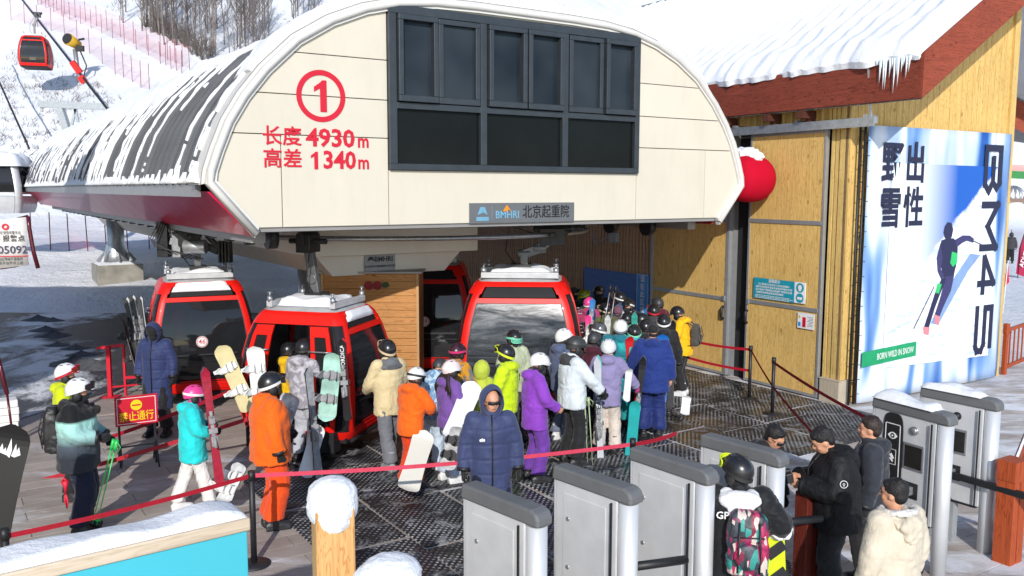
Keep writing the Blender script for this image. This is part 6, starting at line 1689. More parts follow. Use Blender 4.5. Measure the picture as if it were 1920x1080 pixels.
def person(label, pos, h, yaw, jacket, pants=BLK, boots=BOOT, gloves=GLV, L='down', R='down', head='helmet', hcol=None, goggles=None, gpos='up', strap=STK, hy=0, hp=0, lean=0, hem=.80, puff=1.05, stance='stand', hood='down', hoodmat=None, face=False, mask=BLK, mesh_hi=False, hair=None, group=None, legs=True, bulk=1.0, key=None, quilted=False, shades=False, wide=1.0, collar=True, hairlong=None, turn=0, gframe=None):
    PCOUNT[0] += 1; seed = PCOUNT[0]
    kk = h/1.80
    o = thing('person', label, 'person', (pos[0], pos[1], .025), -math.radians(yaw), group)
    o.scale = (kk, kk, kk)
    ln = math.radians(lean); ca, sa = math.cos(ln), math.sin(ln)
    tn = math.radians(turn)
    def up(p):
        p = Vector(p); q = p-Vector((0, 0, .95))
        q = Vector((q.x*math.cos(tn)+q.y*math.sin(tn), -q.x*math.sin(tn)+q.y*math.cos(tn), q.z))
        return Vector((q.x, q.y*ca+q.z*sa, -q.y*sa+q.z*ca+.95))
    hipz = .92
    feet = {'stand': ((-.12, -.01), (.12, .02)), 'wide': ((-.18, 0), (.18, .02)), 'walk': ((-.09, -.20), (.10, .19)), 'step': ((-.10, .16), (.10, -.12)), 'close': ((-.08, 0), (.08, .01))}[stance]
    hips = [Vector((-.09, 0, hipz)), Vector((.09, 0, hipz))]
    ank = [Vector((feet[0][0], feet[0][1], .10)), Vector((feet[1][0], feet[1][1], .10))]
    kn = []
    for hp_, an in zip(hips, ank):
        m_ = (hp_+an)/2; dd = (an-hp_).length; bend = math.sqrt(max(0, .42**2-(dd/2)**2))
        kn.append(m_+Vector((0, min(.12, bend*.8)+.015, 0)))
    sh = {-1: up((-.185*wide, -.01, 1.435)), 1: up((.185*wide, -.01, 1.435))}
    el = {}; ha = {}
    for s, pose in ((-1, L), (1, R)):
        e_, h_ = (ARMS[pose] if isinstance(pose, str) else pose)
        off_e = Vector((s*e_[0], e_[1], e_[2])); off_h = Vector((s*h_[0], h_[1], h_[2]))
        R3 = Matrix.Rotation(-tn, 3, 'Z') @ Matrix.Rotation(-ln*.5, 3, 'X')
        el[s] = sh[s]+R3 @ off_e; ha[s] = sh[s]+R3 @ off_h
    neck = up((0, 0, 1.48)); hc0 = Vector((0, .025, .15))
    HR = Matrix.Rotation(-tn, 3, 'Z') @ Matrix.Rotation(-math.radians(hy), 3, 'Z') @ Matrix.Rotation(-math.radians(hp)-ln*.6, 3, 'X')
    hc = neck+HR @ hc0
    HM = Matrix.Translation(hc) @ HR.to_4x4()
    # ---- body: one continuous surface
    mb = MB()
    vox = .0125 if (face or mesh_hi) else .021
    mb.ell(hc+HR @ Vector((0, -.008, .018)), (.077, .098, .098), 14, 10, 0, HR)
    mb.ell(hc+HR @ Vector((0, .022, -.055)), (.058, .070, .062), 12, 8, 0, HR)
    mb.ell(hc+HR @ Vector((0, .055, -.085)), (.028, .026, .022), 8, 6, 0, HR)
    if face:
        mb.tube([hc+HR @ Vector((0, .088, .012)), hc+HR @ Vector((0, .104, -.020)), hc+HR @ Vector((0, .094, -.034))], [.009, .015, .011], 8)
        for s in (-1, 1):
            mb.ell(hc+HR @ Vector((s*.078, -.005, -.012)), (.010, .020, .030), 8, 6, 0, HR)
            mb.ell(hc+HR @ Vector((s*.040, .062, -.030)), (.022, .020, .022), 8, 6, 0, HR)
        mb.tube([hc+HR @ Vector((-.045, .080, .028)), hc+HR @ Vector((0, .094, .026)), hc+HR @ Vector((.045, .080, .028))], [.007, .009, .007], 6)
    mb.tube([up((0, -.01, 1.40)), neck, hc+HR @ Vector((0, -.01, -.05))], [.066, .056, .056], 12)
    T_ = [(.90, .15, .10), (1.0, .145, .10), (1.12, .14, .095), (1.25, .155, .10), (1.36, .16, .10), (1.43, .12, .08)]
    mb.tube([up((0, 0, z)) for z, a, c in T_], [(a, c) for z, a, c in T_], 14, ref=(1, 0, 0))
    for s in (-1, 1): limb(mb, [sh[s], el[s], ha[s]], [.052, .042, .030], 10)
    for i in range(2): limb(mb, [hips[i], kn[i], ank[i]], [.085, .056, .042], 10); mb.tube([ank[i]+Vector((0, -.05, -.06)), ank[i]+Vector((0, .13, -.07))], [.035, .03], 8)
    bm_ = remesh(mb, vox, 2, SKIN, 'body')
    link('body', bm_, o)
    # ---- trousers
    if legs:
        mb = MB()
        for i in range(2):
            A_ = ank[i]+Vector((0, -.01, .07))
            limb(mb, [hips[i]+Vector((0, 0, .02)), kn[i], A_], [.118*bulk, .098*bulk, .098*bulk], 14)
            mb.tube([A_+Vector((0, 0, .03)), A_+Vector((0, 0, -.04))], [.098*bulk, .104*bulk], 14)
        mb.tube([(0, 0, .84), (0, 0, .95), up((0, 0, 1.08))], [(.17*bulk, .125*bulk), (.185*bulk, .135*bulk), (.17, .125)], 16, ref=(1, 0, 0))
        link('trousers', remesh(mb, .019, 2, pants, 'trousers', .013, seed, (5, 5, 6)), o)
    for i in range(2):
        b_ = link('boot', boot_me(boots), o); b_.location = (ank[i].x, ank[i].y+.02, 0 if stance != 'walk' else 0); b_.rotation_euler = (0, 0, (.12 if i == 0 else -.12))
    # ---- jacket
    mb = MB(); w = puff*bulk
    Z_ = []
    if hem < .8:
        for z in (hem, hem+.02, (hem+.8)/2): Z_.append((z, .215*w, .165*w))
    Z_ += [(max(hem, .80), .208*w, .158*w), (max(hem, .80)+.02, .21*w, .16*w), (.95, .205*w, .16*w), (1.08, .198*w, .155*w), (1.22, .208*w*wide, .158*w), (1.34, .212*w*wide, .150*w), (1.42, .175*wide*w, .125*w), (1.47, .115, .10), (1.50, .088, .088)]
    if collar: Z_ += [(1.535, .082, .086), (1.555, .080, .084)]
    pts = []
    for z, a, c in Z_: pts.append(up((0, 0, z)) if z > .8 else Vector((0, (up((0, 0, .8)).y)*(1-(.8-z)*1.2), z)))
    mb.tube(pts, [(a, c) for z, a, c in Z_], 20, ref=(1, 0, 0))
    for s in (-1, 1):
        d_ = (ha[s]-el[s]).normalized(); cuff = ha[s]-d_*.015
        limb(mb, [sh[s]+Vector((-s*.02, 0, -.01)), el[s], cuff], [.094*puff, .083*puff, .066*puff], 14)
    hm = hoodmat or jacket
    hb = MB() if (hoodmat and hoodmat is not jacket) else mb
    if hood == 'down':
        hb.ell(up((0, -.115, 1.475)), (.125, .075, .075), 14, 8); hb.ell(up((-.085, -.045, 1.485)), (.05, .08, .05), 10, 8); hb.ell(up((.085, -.045, 1.485)), (.05, .08, .05), 10, 8)
        if hb is not mb: hb.ell(up((0, -.07, 1.42)), (.19*wide, .10, .055), 16, 8)
    jm = remesh(mb, .019, 2, jacket, 'jacket', .013 if not quilted else .008, seed+50, (5, 5, 7))
    jk = link('jacket', jm, o)
    if hb is not mb: link('hood', remesh(hb, .017, 2, hoodmat, 'hood', .010, seed+9, (6, 6, 7)), jk)
    # hem and cuff bands, zip
    z0 = max(hem, .80)
    if not quilted:
        mb = MB(); c_ = up((0, 0, z0+.01)) if hem >= .8 else Vector((0, pts[0].y, hem+.01))
    for s in (-1, 1):
        mb = MB(); d_ = (ha[s]-el[s]).normalized(); mb.tube([ha[s]-d_*.045, ha[s]-d_*.008], [.068*puff, .067*puff], 14)
        mb.build('cuff', M_BLACK if gloves is GLV else jacket, jk)
    if face or quilted or mesh_hi:
        mb = MB(); zz = [Vector(up((0, .168*w+.004, 1.0))), Vector(up((0, .166*w+.006, 1.2))), Vector(up((0, .150*w+.008, 1.36))), Vector(up((0, .09+.012, 1.50)))]
        if hem < .8: zz = [Vector((0, pts[0].y+.172*w, hem+.05))]+zz
        mb.tube(zz, .008, 5); mb.build('zip', M_BLACK, jk)
    # ---- hands
    for s in (-1, 1):
        d_ = (ha[s]-el[s]).normalized(); x_ = Vector((0, 0, 1)).cross(d_) if abs(d_.z) < .95 else Vector((0, 1, 0))
        # palm faces inwards
        inw = Vector((-s, 0, 0)); y_ = (inw-d_*inw.dot(d_)).normalized(); x_ = y_.cross(d_)
        M_ = Matrix((x_, y_, d_)).transposed().to_4x4(); M_.translation = ha[s]+d_*.005
        me = glove_mesh(gloves, s*1) if gloves else BAREH[s]
        link('glove' if gloves else 'hand', me, o, M=M_)
        HANDS[(label, s)] = o.matrix_basis @ (ha[s]+d_*.07)
    # ---- head wear
    hcM = HM @ Matrix.Translation((0, 0, .020))
    if head == 'helmet':
        hl = link('helmet', helmet_me(hcol or HB), o, M=hcM @ Matrix.Rotation(.06, 4, 'X'))
        link('vents', vent_me, hl); link('ear_pad', ear_me[-1], hl); link('ear_pad', ear_me[1], hl)
        if goggles is not None:
            gz_ = .050 if gpos == 'up' else -.020; tl = -.10 if gpos == 'up' else 0
            mb = MB(); 
            A_ = []
            for i in range(30):
                ph = 2*math.pi*i/30
                if gpos == 'up': zc = .055*math.cos(ph)-.0; rx, ry = .1215, .1485
                else: zc = -.005*math.cos(ph)+.012; rx, ry = .123, .149
                sc_ = math.sqrt(max(.2, 1-(zc/.137)**2)) if abs(zc) < .12 else .5
                A_.append([Vector((math.sin(ph)*rx*sc_+0, math.cos(ph)*ry*sc_-.008, zc+dz)) for dz in (-.016, .016)])
            mb.grid([[a[0]*1.005, a[1]*1.005] for a in A_], 0, True, True); mb.grid([[a[0]*1.022, a[1]*1.022] for a in A_], 0, True, True)
            mb.grid([[a[0]*1.005, a[0]*1.022] for a in A_], 0, True, True); mb.grid([[a[1]*1.005, a[1]*1.022] for a in A_], 0, True, True)
            gs = mb.build('goggle_strap', strap, hl)
            mb = MB(); zl = .052 if gpos == 'up' else -.028
            F_ = []
            for i in range(13):
                ph = -1.0+2.0*i/12; ed = 1-abs(ph)**4*.5
                F_.append([Vector((math.sin(ph)*.114, math.cos(ph)*(.157 if gpos == 'up' else .142)-.004-.03*(abs(zt_) > .03)*0, zl+zt_*ed)) for zt_ in (-.042, -.02, 0, .02, .042)])
            mb.grid(F_); mb.grid([[p*.93 for p in r_] for r_ in F_])
            mb.build('goggle_lens', goggles, hl)
            mb = MB()
            for r_ in (0, -1): mb.tube([f_[r_]*1.0 for f_ in F_], .006, 5)
            mb.tube(F_[0], .006, 5); mb.tube(F_[-1], .006, 5); mb.build('goggle_frame', gframe if gframe else strap if strap is not STW else M_BLACK, hl)
    elif head == 'hair':
        mb = MB()
        mb.ell(hc+HR @ Vector((0, -.022, .040)), (.087, .100, .090), 16, 12, 0, HR); mb.ell(hc+HR @ Vector((0, -.055, -.005)), (.078, .060, .075), 14, 10, 0, HR)
        mb.ell(hc+HR @ Vector((0, .040, .082)), (.066, .042, .030), 12, 8, 0, HR)
        rn = random.Random(seed)
        for q in range(34):
            a = rn.uniform(0, 6.28); e_ = rn.uniform(.2, 1.5); d_ = Vector((math.cos(a)*math.cos(e_), math.sin(a)*math.cos(e_), math.sin(e_)))
            p = Vector((d_.x*.082, d_.y*.095-.022, d_.z*.085+.04)); mb.tube([hc+HR @ p, hc+HR @ (p+d_*.012+Vector((.012*math.sin(a), -.012, .004)))], [.014, .004], 5)
        link('hair', remesh(mb, .0105, 0, hair or HAIR, 'hair'), o)
    elif head == 'cap':
        mb = MB(); mb.ell(hc+HR @ Vector((0, -.012, .045)), (.092, .108, .085), 16, 12, 0, HR); mb.tube([hc+HR @ Vector((0, .07, .05)), hc+HR @ Vector((0, .165, .035))], [(.012, .07), (.008, .055)], 12, ref=tuple(HR @ Vector((0, 0, 1))))
        link('cap', remesh(mb, .012, 2, hcol or BLK, 'cap'), o)
        mb = MB(); mb.ell(hc+HR @ Vector((0, -.045, -.03)), (.074, .055, .045), 14, 10, 0, HR); link('hair', remesh(mb, .012, 1, HAIR, 'hair'), o)
    elif head == 'beanie':
        mb = MB(); mb.ell(hc+HR @ Vector((0, -.012, .045)), (.102, .118, .115), 16, 12, 0, HR); mb.ell(hc+HR @ Vector((0, -.01, .0)), (.105, .118, .055), 16, 10, 0, HR)
        link('beanie', remesh(mb, .012, 2, hcol or BLK, 'beanie', .008, seed, (30, 30, 30)), o)
    if hood == 'up':
        mb = MB()
        def hs(rx, ry, rz, amax):
            R_ = []
            for i in range(26):
                ph = 2*math.pi*i/26; row = []
                for j in range(12):
                    al = amax*j/11
                    row.append(HM @ Vector((math.sin(al)*math.cos(ph)*rx, -math.cos(al)*ry-.005, math.sin(al)*math.sin(ph)*rz+.0-(.02 if math.sin(ph) < 0 else 0))))
                R_.append(row)
            return R_
        big = 1.18 if head == 'helmet' else 1.0
        A_ = hs(.125*big, .145*big, .165*big, 2.15); B_ = hs(.11*big, .13*big, .15*big, 2.10)
        mb.grid(A_, 0, True, True); mb.grid(B_, 0, True, True); mb.grid([[a[-1], b_[-1]] for a, b_ in zip(A_, B_)], 0, True, True)
        hd = mb.build('hood', hm, jk); 
        nl = [v.normal.copy() for v in hd.data.vertices]
        for v, n0 in zip(hd.data.vertices, nl): v.co += n0*(.010*noise.noise(v.co*9))
        mb = MB(); mb.tube([up((0, .0, 1.46)), up((0, .005, 1.53)), hc+HR @ Vector((0, -.01, -.07))], [(.115, .11), (.105, .105), (.10, .105)], 16); link('neck_roll', remesh(mb, .014, 2, hm, 'neck_roll', .01, seed), jk)
    if mask is not None and not face:
        mb = MB(); mb.ell(hc+HR @ Vector((0, .026, -.055)), (.068, .082, .058), 14, 10, 0, HR); mb.tube([up((0, 0, 1.46)), hc+HR @ Vector((0, .0, -.05))], [.074, .072], 12)
        link('face_mask', remesh(mb, .014, 2, mask, 'face_mask', .006, seed, (20, 20, 20)), o)
    if face:
        if shades:
            mb = MB(); F_ = [[Vector((math.sin(a)*.083, math.cos(a)*.098+.012, z)) for z in (-.014, 0, .018)] for a in [-.85+1.7*i/12 for i in range(13)]]
            F_ = [[HM @ p for p in r_] for r_ in F_]; mb.grid(F_); 
            mb.tube([HM @ Vector((-.07, .06, .005)), HM @ Vector((-.082, -.01, .004))], .004, 4); mb.tube([HM @ Vector((.07, .06, .005)), HM @ Vector((.082, -.01, .004))], .004, 4)
            g_ = mb.build('sunglasses', LENS, o); g_.modifiers.new('s', 'SOLIDIFY').thickness = .004
        else:
            for s in (-1, 1):
                mb = MB(); mb.ell(HM @ Vector((s*.032, .079, .004)), (.013, .008, .006), 8, 6, 0, HR); mb.build('eye', EYE, o)
                mb = MB(); mb.tube([HM @ Vector((s*.016, .092, .030)), HM @ Vector((s*.035, .090, .034)), HM @ Vector((s*.054, .076, .028))], [.004, .005, .003], 5); mb.build('eyebrow', HAIR, o)
        mb = MB(); mb.tube([HM @ Vector((-.022, .084, -.062)), HM @ Vector((0, .091, -.060)), HM @ Vector((.022, .084, -.062))], [.003, .006, .003], 6); mb.build('lips', LIP, o)
    if hairlong:
        mb = MB(); c_ = hc+HR @ Vector((0, -.09, -.04))
        for q in range(9):
            a = (q-4)*.022; mb.tube([c_+Vector((a*.8, .01, .02)), c_+Vector((a*1.6, -.05, -.10)), c_+Vector((a*2.3+.01*math.sin(q), -.06, -.22)), c_+Vector((a*2.2, -.05, -.36-.03*math.sin(q*2)))], [.02, .026, .022, .006], 7)
        link('hair', remesh(mb, .012, 1, hairlong, 'hair'), o)
    return o
def backpack(label, wearer, mat, w_=.30, h_=.46, d_=.17, z=1.22, yoff=-.235, pocket=None, tilt=0, straps=True, xo=0):
    b_ = thing('backpack', label, 'backpack', (0, 0, 0))
    M_ = wearer.matrix_basis
    b_.matrix_basis = M_ @ Matrix.Translation((xo, yoff, z)) @ Matrix.Rotation(tilt, 4, 'X')
    mb = MB()
    S = [(-h_/2, .80, .8), (-h_/2+.03, .95, 1), (-.05, 1, 1), (h_*.25, .96, .92), (h_*.42, .82, .7), (h_/2, .55, .45)]
    P_ = []
    for k in range(24):
        t = 2*math.pi*k/24; c_, s_ = math.cos(t), math.sin(t); e_ = .45
        x = math.copysign(abs(c_)**e_, c_)*w_/2; y = math.copysign(abs(s_)**e_, s_)*d_/2
        P_.append([Vector((x*a, y*c2, zz)) for zz, a, c2 in S])
    mb.grid(P_, 0, True, True); mb.add([r[0] for r in P_], [tuple(range(24))]); mb.add([r[-1] for r in P_], [tuple(range(24))])
    link('bag', remesh(mb, .016, 3, mat, 'bag', .014, len(label), (6, 6, 6)), b_)
    mb = MB(); mb.ell((0, -d_/2-.005, -h_*.16), (w_*.36, .045, h_*.22), 14, 10); link('pocket', remesh(mb, .014, 1, pocket or mat, 'pocket', .006, 3), b_)
    mb = MB()
    for x in (-w_*.25, w_*.25): mb.tube([(x, -d_/2-.012, -h_*.4), (x, -d_/2-.045, 0), (x*.9, -d_/2+.0, h_*.36)], (.007), 5)
    mb.tube([(-w_*.35, -d_/2-.02, h_*.15), (w_*.35, -d_/2-.02, h_*.15)], .006, 5); mb.build('webbing', M_BLACK, b_)
    if straps:
        mb = MB()
        for s in (-1, 1):
            pts = [(s*.09, d_/2-.02, h_*.42), (s*.10, d_/2+.06, h_*.5+.02), (s*.115, d_/2+.20, h_*.40), (s*.12, d_/2+.30, h_*.12), (s*.12, d_/2+.31, -.08), (s*.14, d_/2+.18, -.24), (s*.12, d_/2-.02, -.20)]
            mb.tube(pts, [(.008, .026)]*7, 8, ref=(0, 0, 1))
        mb.build('strap', M_BLACK, b_)
    return b_

# ------------------------------------------------------------------ skis, boards, poles
def place_rod(o, top, bot, face=(0, -1, 0)):
    """local +Z runs from bot to top, local -Y looks towards `face`"""
    z_ = (Vector(top)-Vector(bot)).normalized(); f_ = Vector(face); y_ = -(f_-z_*f_.dot(z_)).normalized(); x_ = y_.cross(z_)
    M_ = Matrix((x_, y_, z_)).transposed().to_4x4(); M_.translation = Vector(bot); o.matrix_basis = M_
def ski_mesh(mat, L=1.66, mats=None):
    mb = MB(); n = 22; T = []; B = []
    for i in range(n+1):
        t = i/n; z = L*t
        wd = .040+.018*(2*t-1)**2
        if t > .93: wd *= math.sqrt(max(.02, 1-((t-.93)/.07)**2))
        if t < .03: wd *= .55+.45*t/.03
        yb = -.0*t
        if t > .86: yb = -.42*(t-.86)**2*L*2.6
        if t < .05: yb = -.8*(.05-t)**2*L
        y = yb
        T.append([Vector((-wd, y-.006, z)), Vector((wd, y-.006, z))]); B.append([Vector((-wd, y+.006, z)), Vector((wd, y+.006, z))])
    mb.grid(T, 0, False); mb.grid(B, 1, False); mb.grid([[a[0], b_[0]] for a, b_ in zip(T, B)], 0, False); mb.grid([[a[1], b_[1]] for a, b_ in zip(T, B)], 0, False)
    return mb
def skis(label, top, bot, mat, base=None, face=(0, -1, 0), L=None, word=None, wcol=None, n=2, spread=.0, group=None, wsize=.075, wpos=.77):
    s_ = thing('skis', label, 'skis', (0, 0, 0), 0, group)
    LL = L or (Vector(top)-Vector(bot)).length
    place_rod(s_, top, bot, face)
    for k in range(n):
        q = ski_mesh(mat, LL).build('ski', [mat, base or M_BLACK], s_)
        q.location = (spread*k, .014+.052*k, 0)
        if k == 1: q.rotation_euler = (0, 0, math.pi); q.location = (spread*k, -.006-.03*k+.09, 0)
        mb = MB(); zc = LL*.46
        y0 = -.006
        mb.box(-.032, .032, y0-.045, y0, zc+.10, zc+.19); mb.tube([(0, y0-.04, zc+.17), (0, y0-.03, zc+.25)], .022, 8); mb.box(-.02, .02, y0-.014, y0, zc-.06, zc+.11); mb.box(-.034, .034, y0-.06, y0, zc-.17, zc-.05); mb.tube([(0, y0-.07, zc-.06), (0, y0-.10, zc-.18)], .020, 8); mb.box(-.05, .05, y0-.03, y0-.01, zc-.02, zc+.04)
        bd_ = mb.build('binding', BOOTG if (k+len(label)) % 2 else M_BLACK, q)
    if word:
        text(word, wsize, wcol or M_BLACKINK, s_, frame((0, 0, 1), (-1, 0, 0), (0, .0045, LL*wpos)), .008, .0005)
    return s_
def board(label, top, bot, mat, base=None, face=(0, -1, 0), w_=.145, L=None, bindings=True, bmat=None, group=None, emblem=None, show='top'):
    s_ = thing('snowboard', label, 'snowboard', (0, 0, 0), 0, group)
    LL = L or (Vector(top)-Vector(bot)).length
    place_rod(s_, top, bot, face)
    mb = MB(); n = 30; T = []; B = []
    for i in range(n+1):
        t = i/n; z = LL*t; wd = w_*(.86+.14*(2*t-1)**2)
        e_ = min(t, 1-t)/.13
        if e_ < 1: wd *= math.sqrt(max(.015, 1-(1-e_)**2.3))
        y = (.055*(1-e_)**2 if e_ < 1 else 0)*(-1 if show == 'top' else 1)
        row = [Vector((wd*q, y-.005, z)) for q in (-1, -.5, 0, .5, 1)]
        T.append(row); B.append([p+Vector((0, .011, 0)) for p in row])
    mb.grid(T, 0, False); mb.grid(B, 1, False); mb.grid([[a[0], b_[0]] for a, b_ in zip(T, B)], 1, False); mb.grid([[a[-1], b_[-1]] for a, b_ in zip(T, B)], 1, False)
    mb.build('deck', [mat, base or M_BLACK], s_)
    if bindings:
        sg = -1 if show == 'top' else 1
        for zc in (LL*.33, LL*.67):
            mb = MB(); y0 = sg*.006
            mb.tube([(0, y0, zc), (0, y0+sg*.018, zc)], .07, 14)
            mb.bar((-.10, y0+sg*.02, zc), (.12, y0+sg*.02, zc), .09, .02, 0, (0, 1, 0))
            mb.tube([(-.10, y0+sg*.02, zc-.045), (-.115, y0+sg*.10, zc-.04), (-.13, y0+sg*.20, zc), (-.115, y0+sg*.10, zc+.04), (-.10, y0+sg*.02, zc+.045)], .010, 6)
            mb.add([(-.10, y0+sg*.03, zc-.04), (-.10, y0+sg*.03, zc+.04), (-.135, y0+sg*.20, zc+.025), (-.135, y0+sg*.20, zc-.025), (-.112, y0+sg*.03, zc-.04), (-.112, y0+sg*.03, zc+.04), (-.147, y0+sg*.20, zc+.025), (-.147, y0+sg*.20, zc-.025)], [(0, 1, 2, 3), (4, 7, 6, 5), (0, 4, 5, 1), (1, 5, 6, 2), (2, 6, 7, 3), (3, 7, 4, 0)])
            for x in (-.02, .075): mb.tube([(x, y0+sg*.02, zc-.055), (x+.01, y0+sg*.085, zc-.04), (x+.015, y0+sg*.10, zc), (x+.01, y0+sg*.085, zc+.04), (x, y0+sg*.02, zc+.055)], .011, 6)
            mb.build('binding', bmat or M_BLACK, s_)
    return s_
def poles(label, top, bot, mat=None, face=(0, -1, 0), gap=.05):
    s_ = thing('ski_poles', label, 'ski poles', (0, 0, 0)); LL = (Vector(top)-Vector(bot)).length; place_rod(s_, top, bot, face)
    for k in range(2):
        x = gap*(k-.5)
        mb = MB(); mb.tube([(x, 0, 0), (x*.8, 0, LL-.12)], [.005, .009], 8); q = mb.build('shaft', mat or M_STEEL, s_)
        mb = MB(); mb.tube([(x*.8, 0, LL-.13), (x*.8, 0, LL)], [.016, .020], 8); mb.tube([(x*.8, 0, LL-.01), (x*.8+.06, -.02, LL-.06), (x*.8+.05, -.02, LL-.14), (x*.8, 0, LL-.06)], .006, 5); mb.build('grip', mat or M_BLACK, q)
        mb = MB(); mb.tube([(x, 0, .06), (x, 0, .07)], .035, 10); mb.build('basket', M_BLACK if not mat else mat, q)
    return s_
# ================================================================== the people, left to right
def PP(px, py, h): p = G(px, py, h*.985); return (p.x, p.y)
M_MINT = fabric('mint_fade_jacket', (0, 0, 0), grad=(.92, 1.42, [(0, srgb('#2c3038')), (.28, srgb('#4a5560')), (.55, srgb('#9cc9c4')), (.8, srgb('#a6dccf')), (.86, srgb('#15161a'))]))
# 1 mint jacket
p1 = PP(140, 716, 1.80)
a1 = person('person in a mint jacket fading to dark grey, white helmet and black backpack', p1, 1.80, 78, M_MINT, NAVYP, BOOT, GLV, 'fwdlow', 'fwd', hcol=HW, goggles=LENS, gpos='up', strap=STW, hem=.76, puff=1.2, bulk=1.14, hoodmat=BLK, hp=8)
backpack('black backpack with straps worn by the person in the mint jacket', a1, solid('pack_black_nylon', (.022, .022, .024), .45, 0, .4, 9), .30, .52, .19)
mb = MB(); q = D(124, 930, p1[1]-.22)
mb.tube([(0, 0, .16), (.01, -.01, .10), (0, 0, .02)], [(.045), (.022), .012], 8); mb.tube([(0, 0, .02), (-.012, 0, -.06), (.01, 0, -.15), (.02, 0, -.08), (0, 0, .02)], .010, 6); mb.tube([(-.03, 0, .15), (.0, -.02, .2), (.03, 0, .15)], .014, 6)
o = mb.build('red_strap', solid('hot_red_cord', srgb('#d81e3c'), .6), loc=q); tag(o, 'bright red knotted strap hanging at the back of the mint jacket person\'s trousers', 'strap')
gp = D(206, 880, p1[1]-.05)
poles('pair of bright green ski poles held by the person in the mint jacket', D(217, 826, p1[1]-.12), D(178, 985, p1[1]-.1), solid('pole_green', srgb('#2fc35a'), .35), gap=.05)
# 2 yellow-green behind
p2 = PP(112, 716, 1.72); p2 = (p2[0]-.12, p2[1]+.75)
person('person in a lime yellow jacket and white helmet, mostly hidden behind the mint jacket', (D(122, 700, p2[1]+.0).x, p2[1]), 1.74, 75, sm('lime_jacket', '#cbd916'), BLK, BOOT, GLV, 'fwd', 'fwd', hcol=HW, goggles=LENSR, gpos='up', strap=STR_)
# black snowboard at left
M_BDB = solid('board_matt_black', (.012, .012, .013), .35)
sb = board('tall black snowboard with a white mountain emblem leaning at the left edge', D(30, 796, 7.9), G(-25, 1075, 0.05) if False else D(-30, 1090, 7.7), M_BDB, face=(.1, -1, .1), w_=.17, bindings=False)
mb = MB()
f_ = lambda x, z, d: Vector((x, -d, z)); LLb = (Vector(D(30, 796, 7.9))-Vector(D(-30, 1090, 7.7))).length; zc = LLb*.83
mb.prism([(-.10, zc-.03), (-.075, zc+.05), (-.055, zc-.01), (-.04, zc+.02), (-.02, zc-.05)], f_, .006, .008); mb.prism([(-.03, zc-.04), (-.005, zc+.11), (.02, zc+.0), (.01, zc-.07)], f_, .0085, .0105); mb.prism([(.02, zc-.05), (.045, zc+.07), (.06, zc+.0), (.075, zc+.04), (.10, zc-.03), (.05, zc-.06)], f_, .006, .008)
mb.build('emblem', M_WHITEINK, sb)
# 3 long coat staff
p3 = PP(290, 608, 1.84)
NAVYC = fabric('long_navy_coat', srgb('#2f3a63'), quilt=True, rough=.6, amp=.35)
person('staff member in a long navy hooded coat standing beside cabin 46', p3, 1.84, 185, NAVYC, BLK, BOOT, GLV, 'down', 'down', head='beanie', hcol=BLK, hood='up', hem=.42, puff=1.08, quilted=True, mask=BLK, hp=14)
# skis in the rack of cabin 46
for (t_, b2, lab, n_) in (((232, 560), (262, 650), 'leftmost black and silver skis in the rack of cabin 46', 2), ((244, 556), (270, 648), 'middle black and white skis in the rack of cabin 46', 2), ((258, 558), (276, 645), 'right hand skis with silver edges in the rack of cabin 46', 2)):
    skis(lab, D(*t_, 15.4), D(b2[0], b2[1]+26, 15.25), solid('ski_black_silver', (.10, .105, .11), .3, .2, .5, 25), solid('ski_base_white', (.6, .6, .6), .3), face=(-.6, -1, .1))
board('black snowboard bindings sticking out left of the skis on cabin 46', D(228, 590, 15.5), D(262, 712, 15.3), M_BDB, face=(-1, -.2, 0), w_=.13, bmat=BOOT)
# 4 girl turquoise
p4 = PP(357, 728, 1.56)
person('child in a turquoise jacket, pink helmet and white trousers stepping forward with red skis', p4, 1.56, 62, sm('turquoise_jacket', '#25cfd0'), WHP, BOOTW, GLV, 'fwd', 'fwd', hcol=HP, goggles=LENS, gpos='low', strap=STW, stance='walk', hem=.72, puff=1.15, hp=10, mask=sm('pink_neck', '#c24a86'), hairlong=None)
skis('pair of red and black skis held upright by the child in turquoise', D(384, 690, p4[1]-.2), D(414, 912, p4[1]-.25), solid('ski_red', srgb('#a02038'), .3, 0, .35, 14), solid('ski_dark_navy', (.02, .022, .05), .3), face=(.5, -1, .1))
# 5 white snowboard lying by
M_BDW = solid('board_white_grey', (.62, .63, .64), .4, 0, .35, 9)
board('white patterned snowboard leaning low behind the person in orange', D(452, 872, 10.4), D(418, 945, 10.1), M_BDW, face=(-.5, -1, .2), w_=.13, bmat=M_WHITE)
# 6 orange suit
p6 = PP(503, 704, 1.84)
ORG = sm('orange_jacket', '#f0660e', amp=.6); ORGP = sm('orange_trousers', '#ea4f16', amp=.6)
person('tall person in a full orange ski suit and black helmet seen from the side', p6, 1.84, 62, ORG, ORGP, BOOT, GLV, 'fwdlow', 'down', hcol=HB, goggles=LENS, gpos='up', strap=STW, hem=.78, puff=1.2, bulk=1.18, stance='close', hp=4)
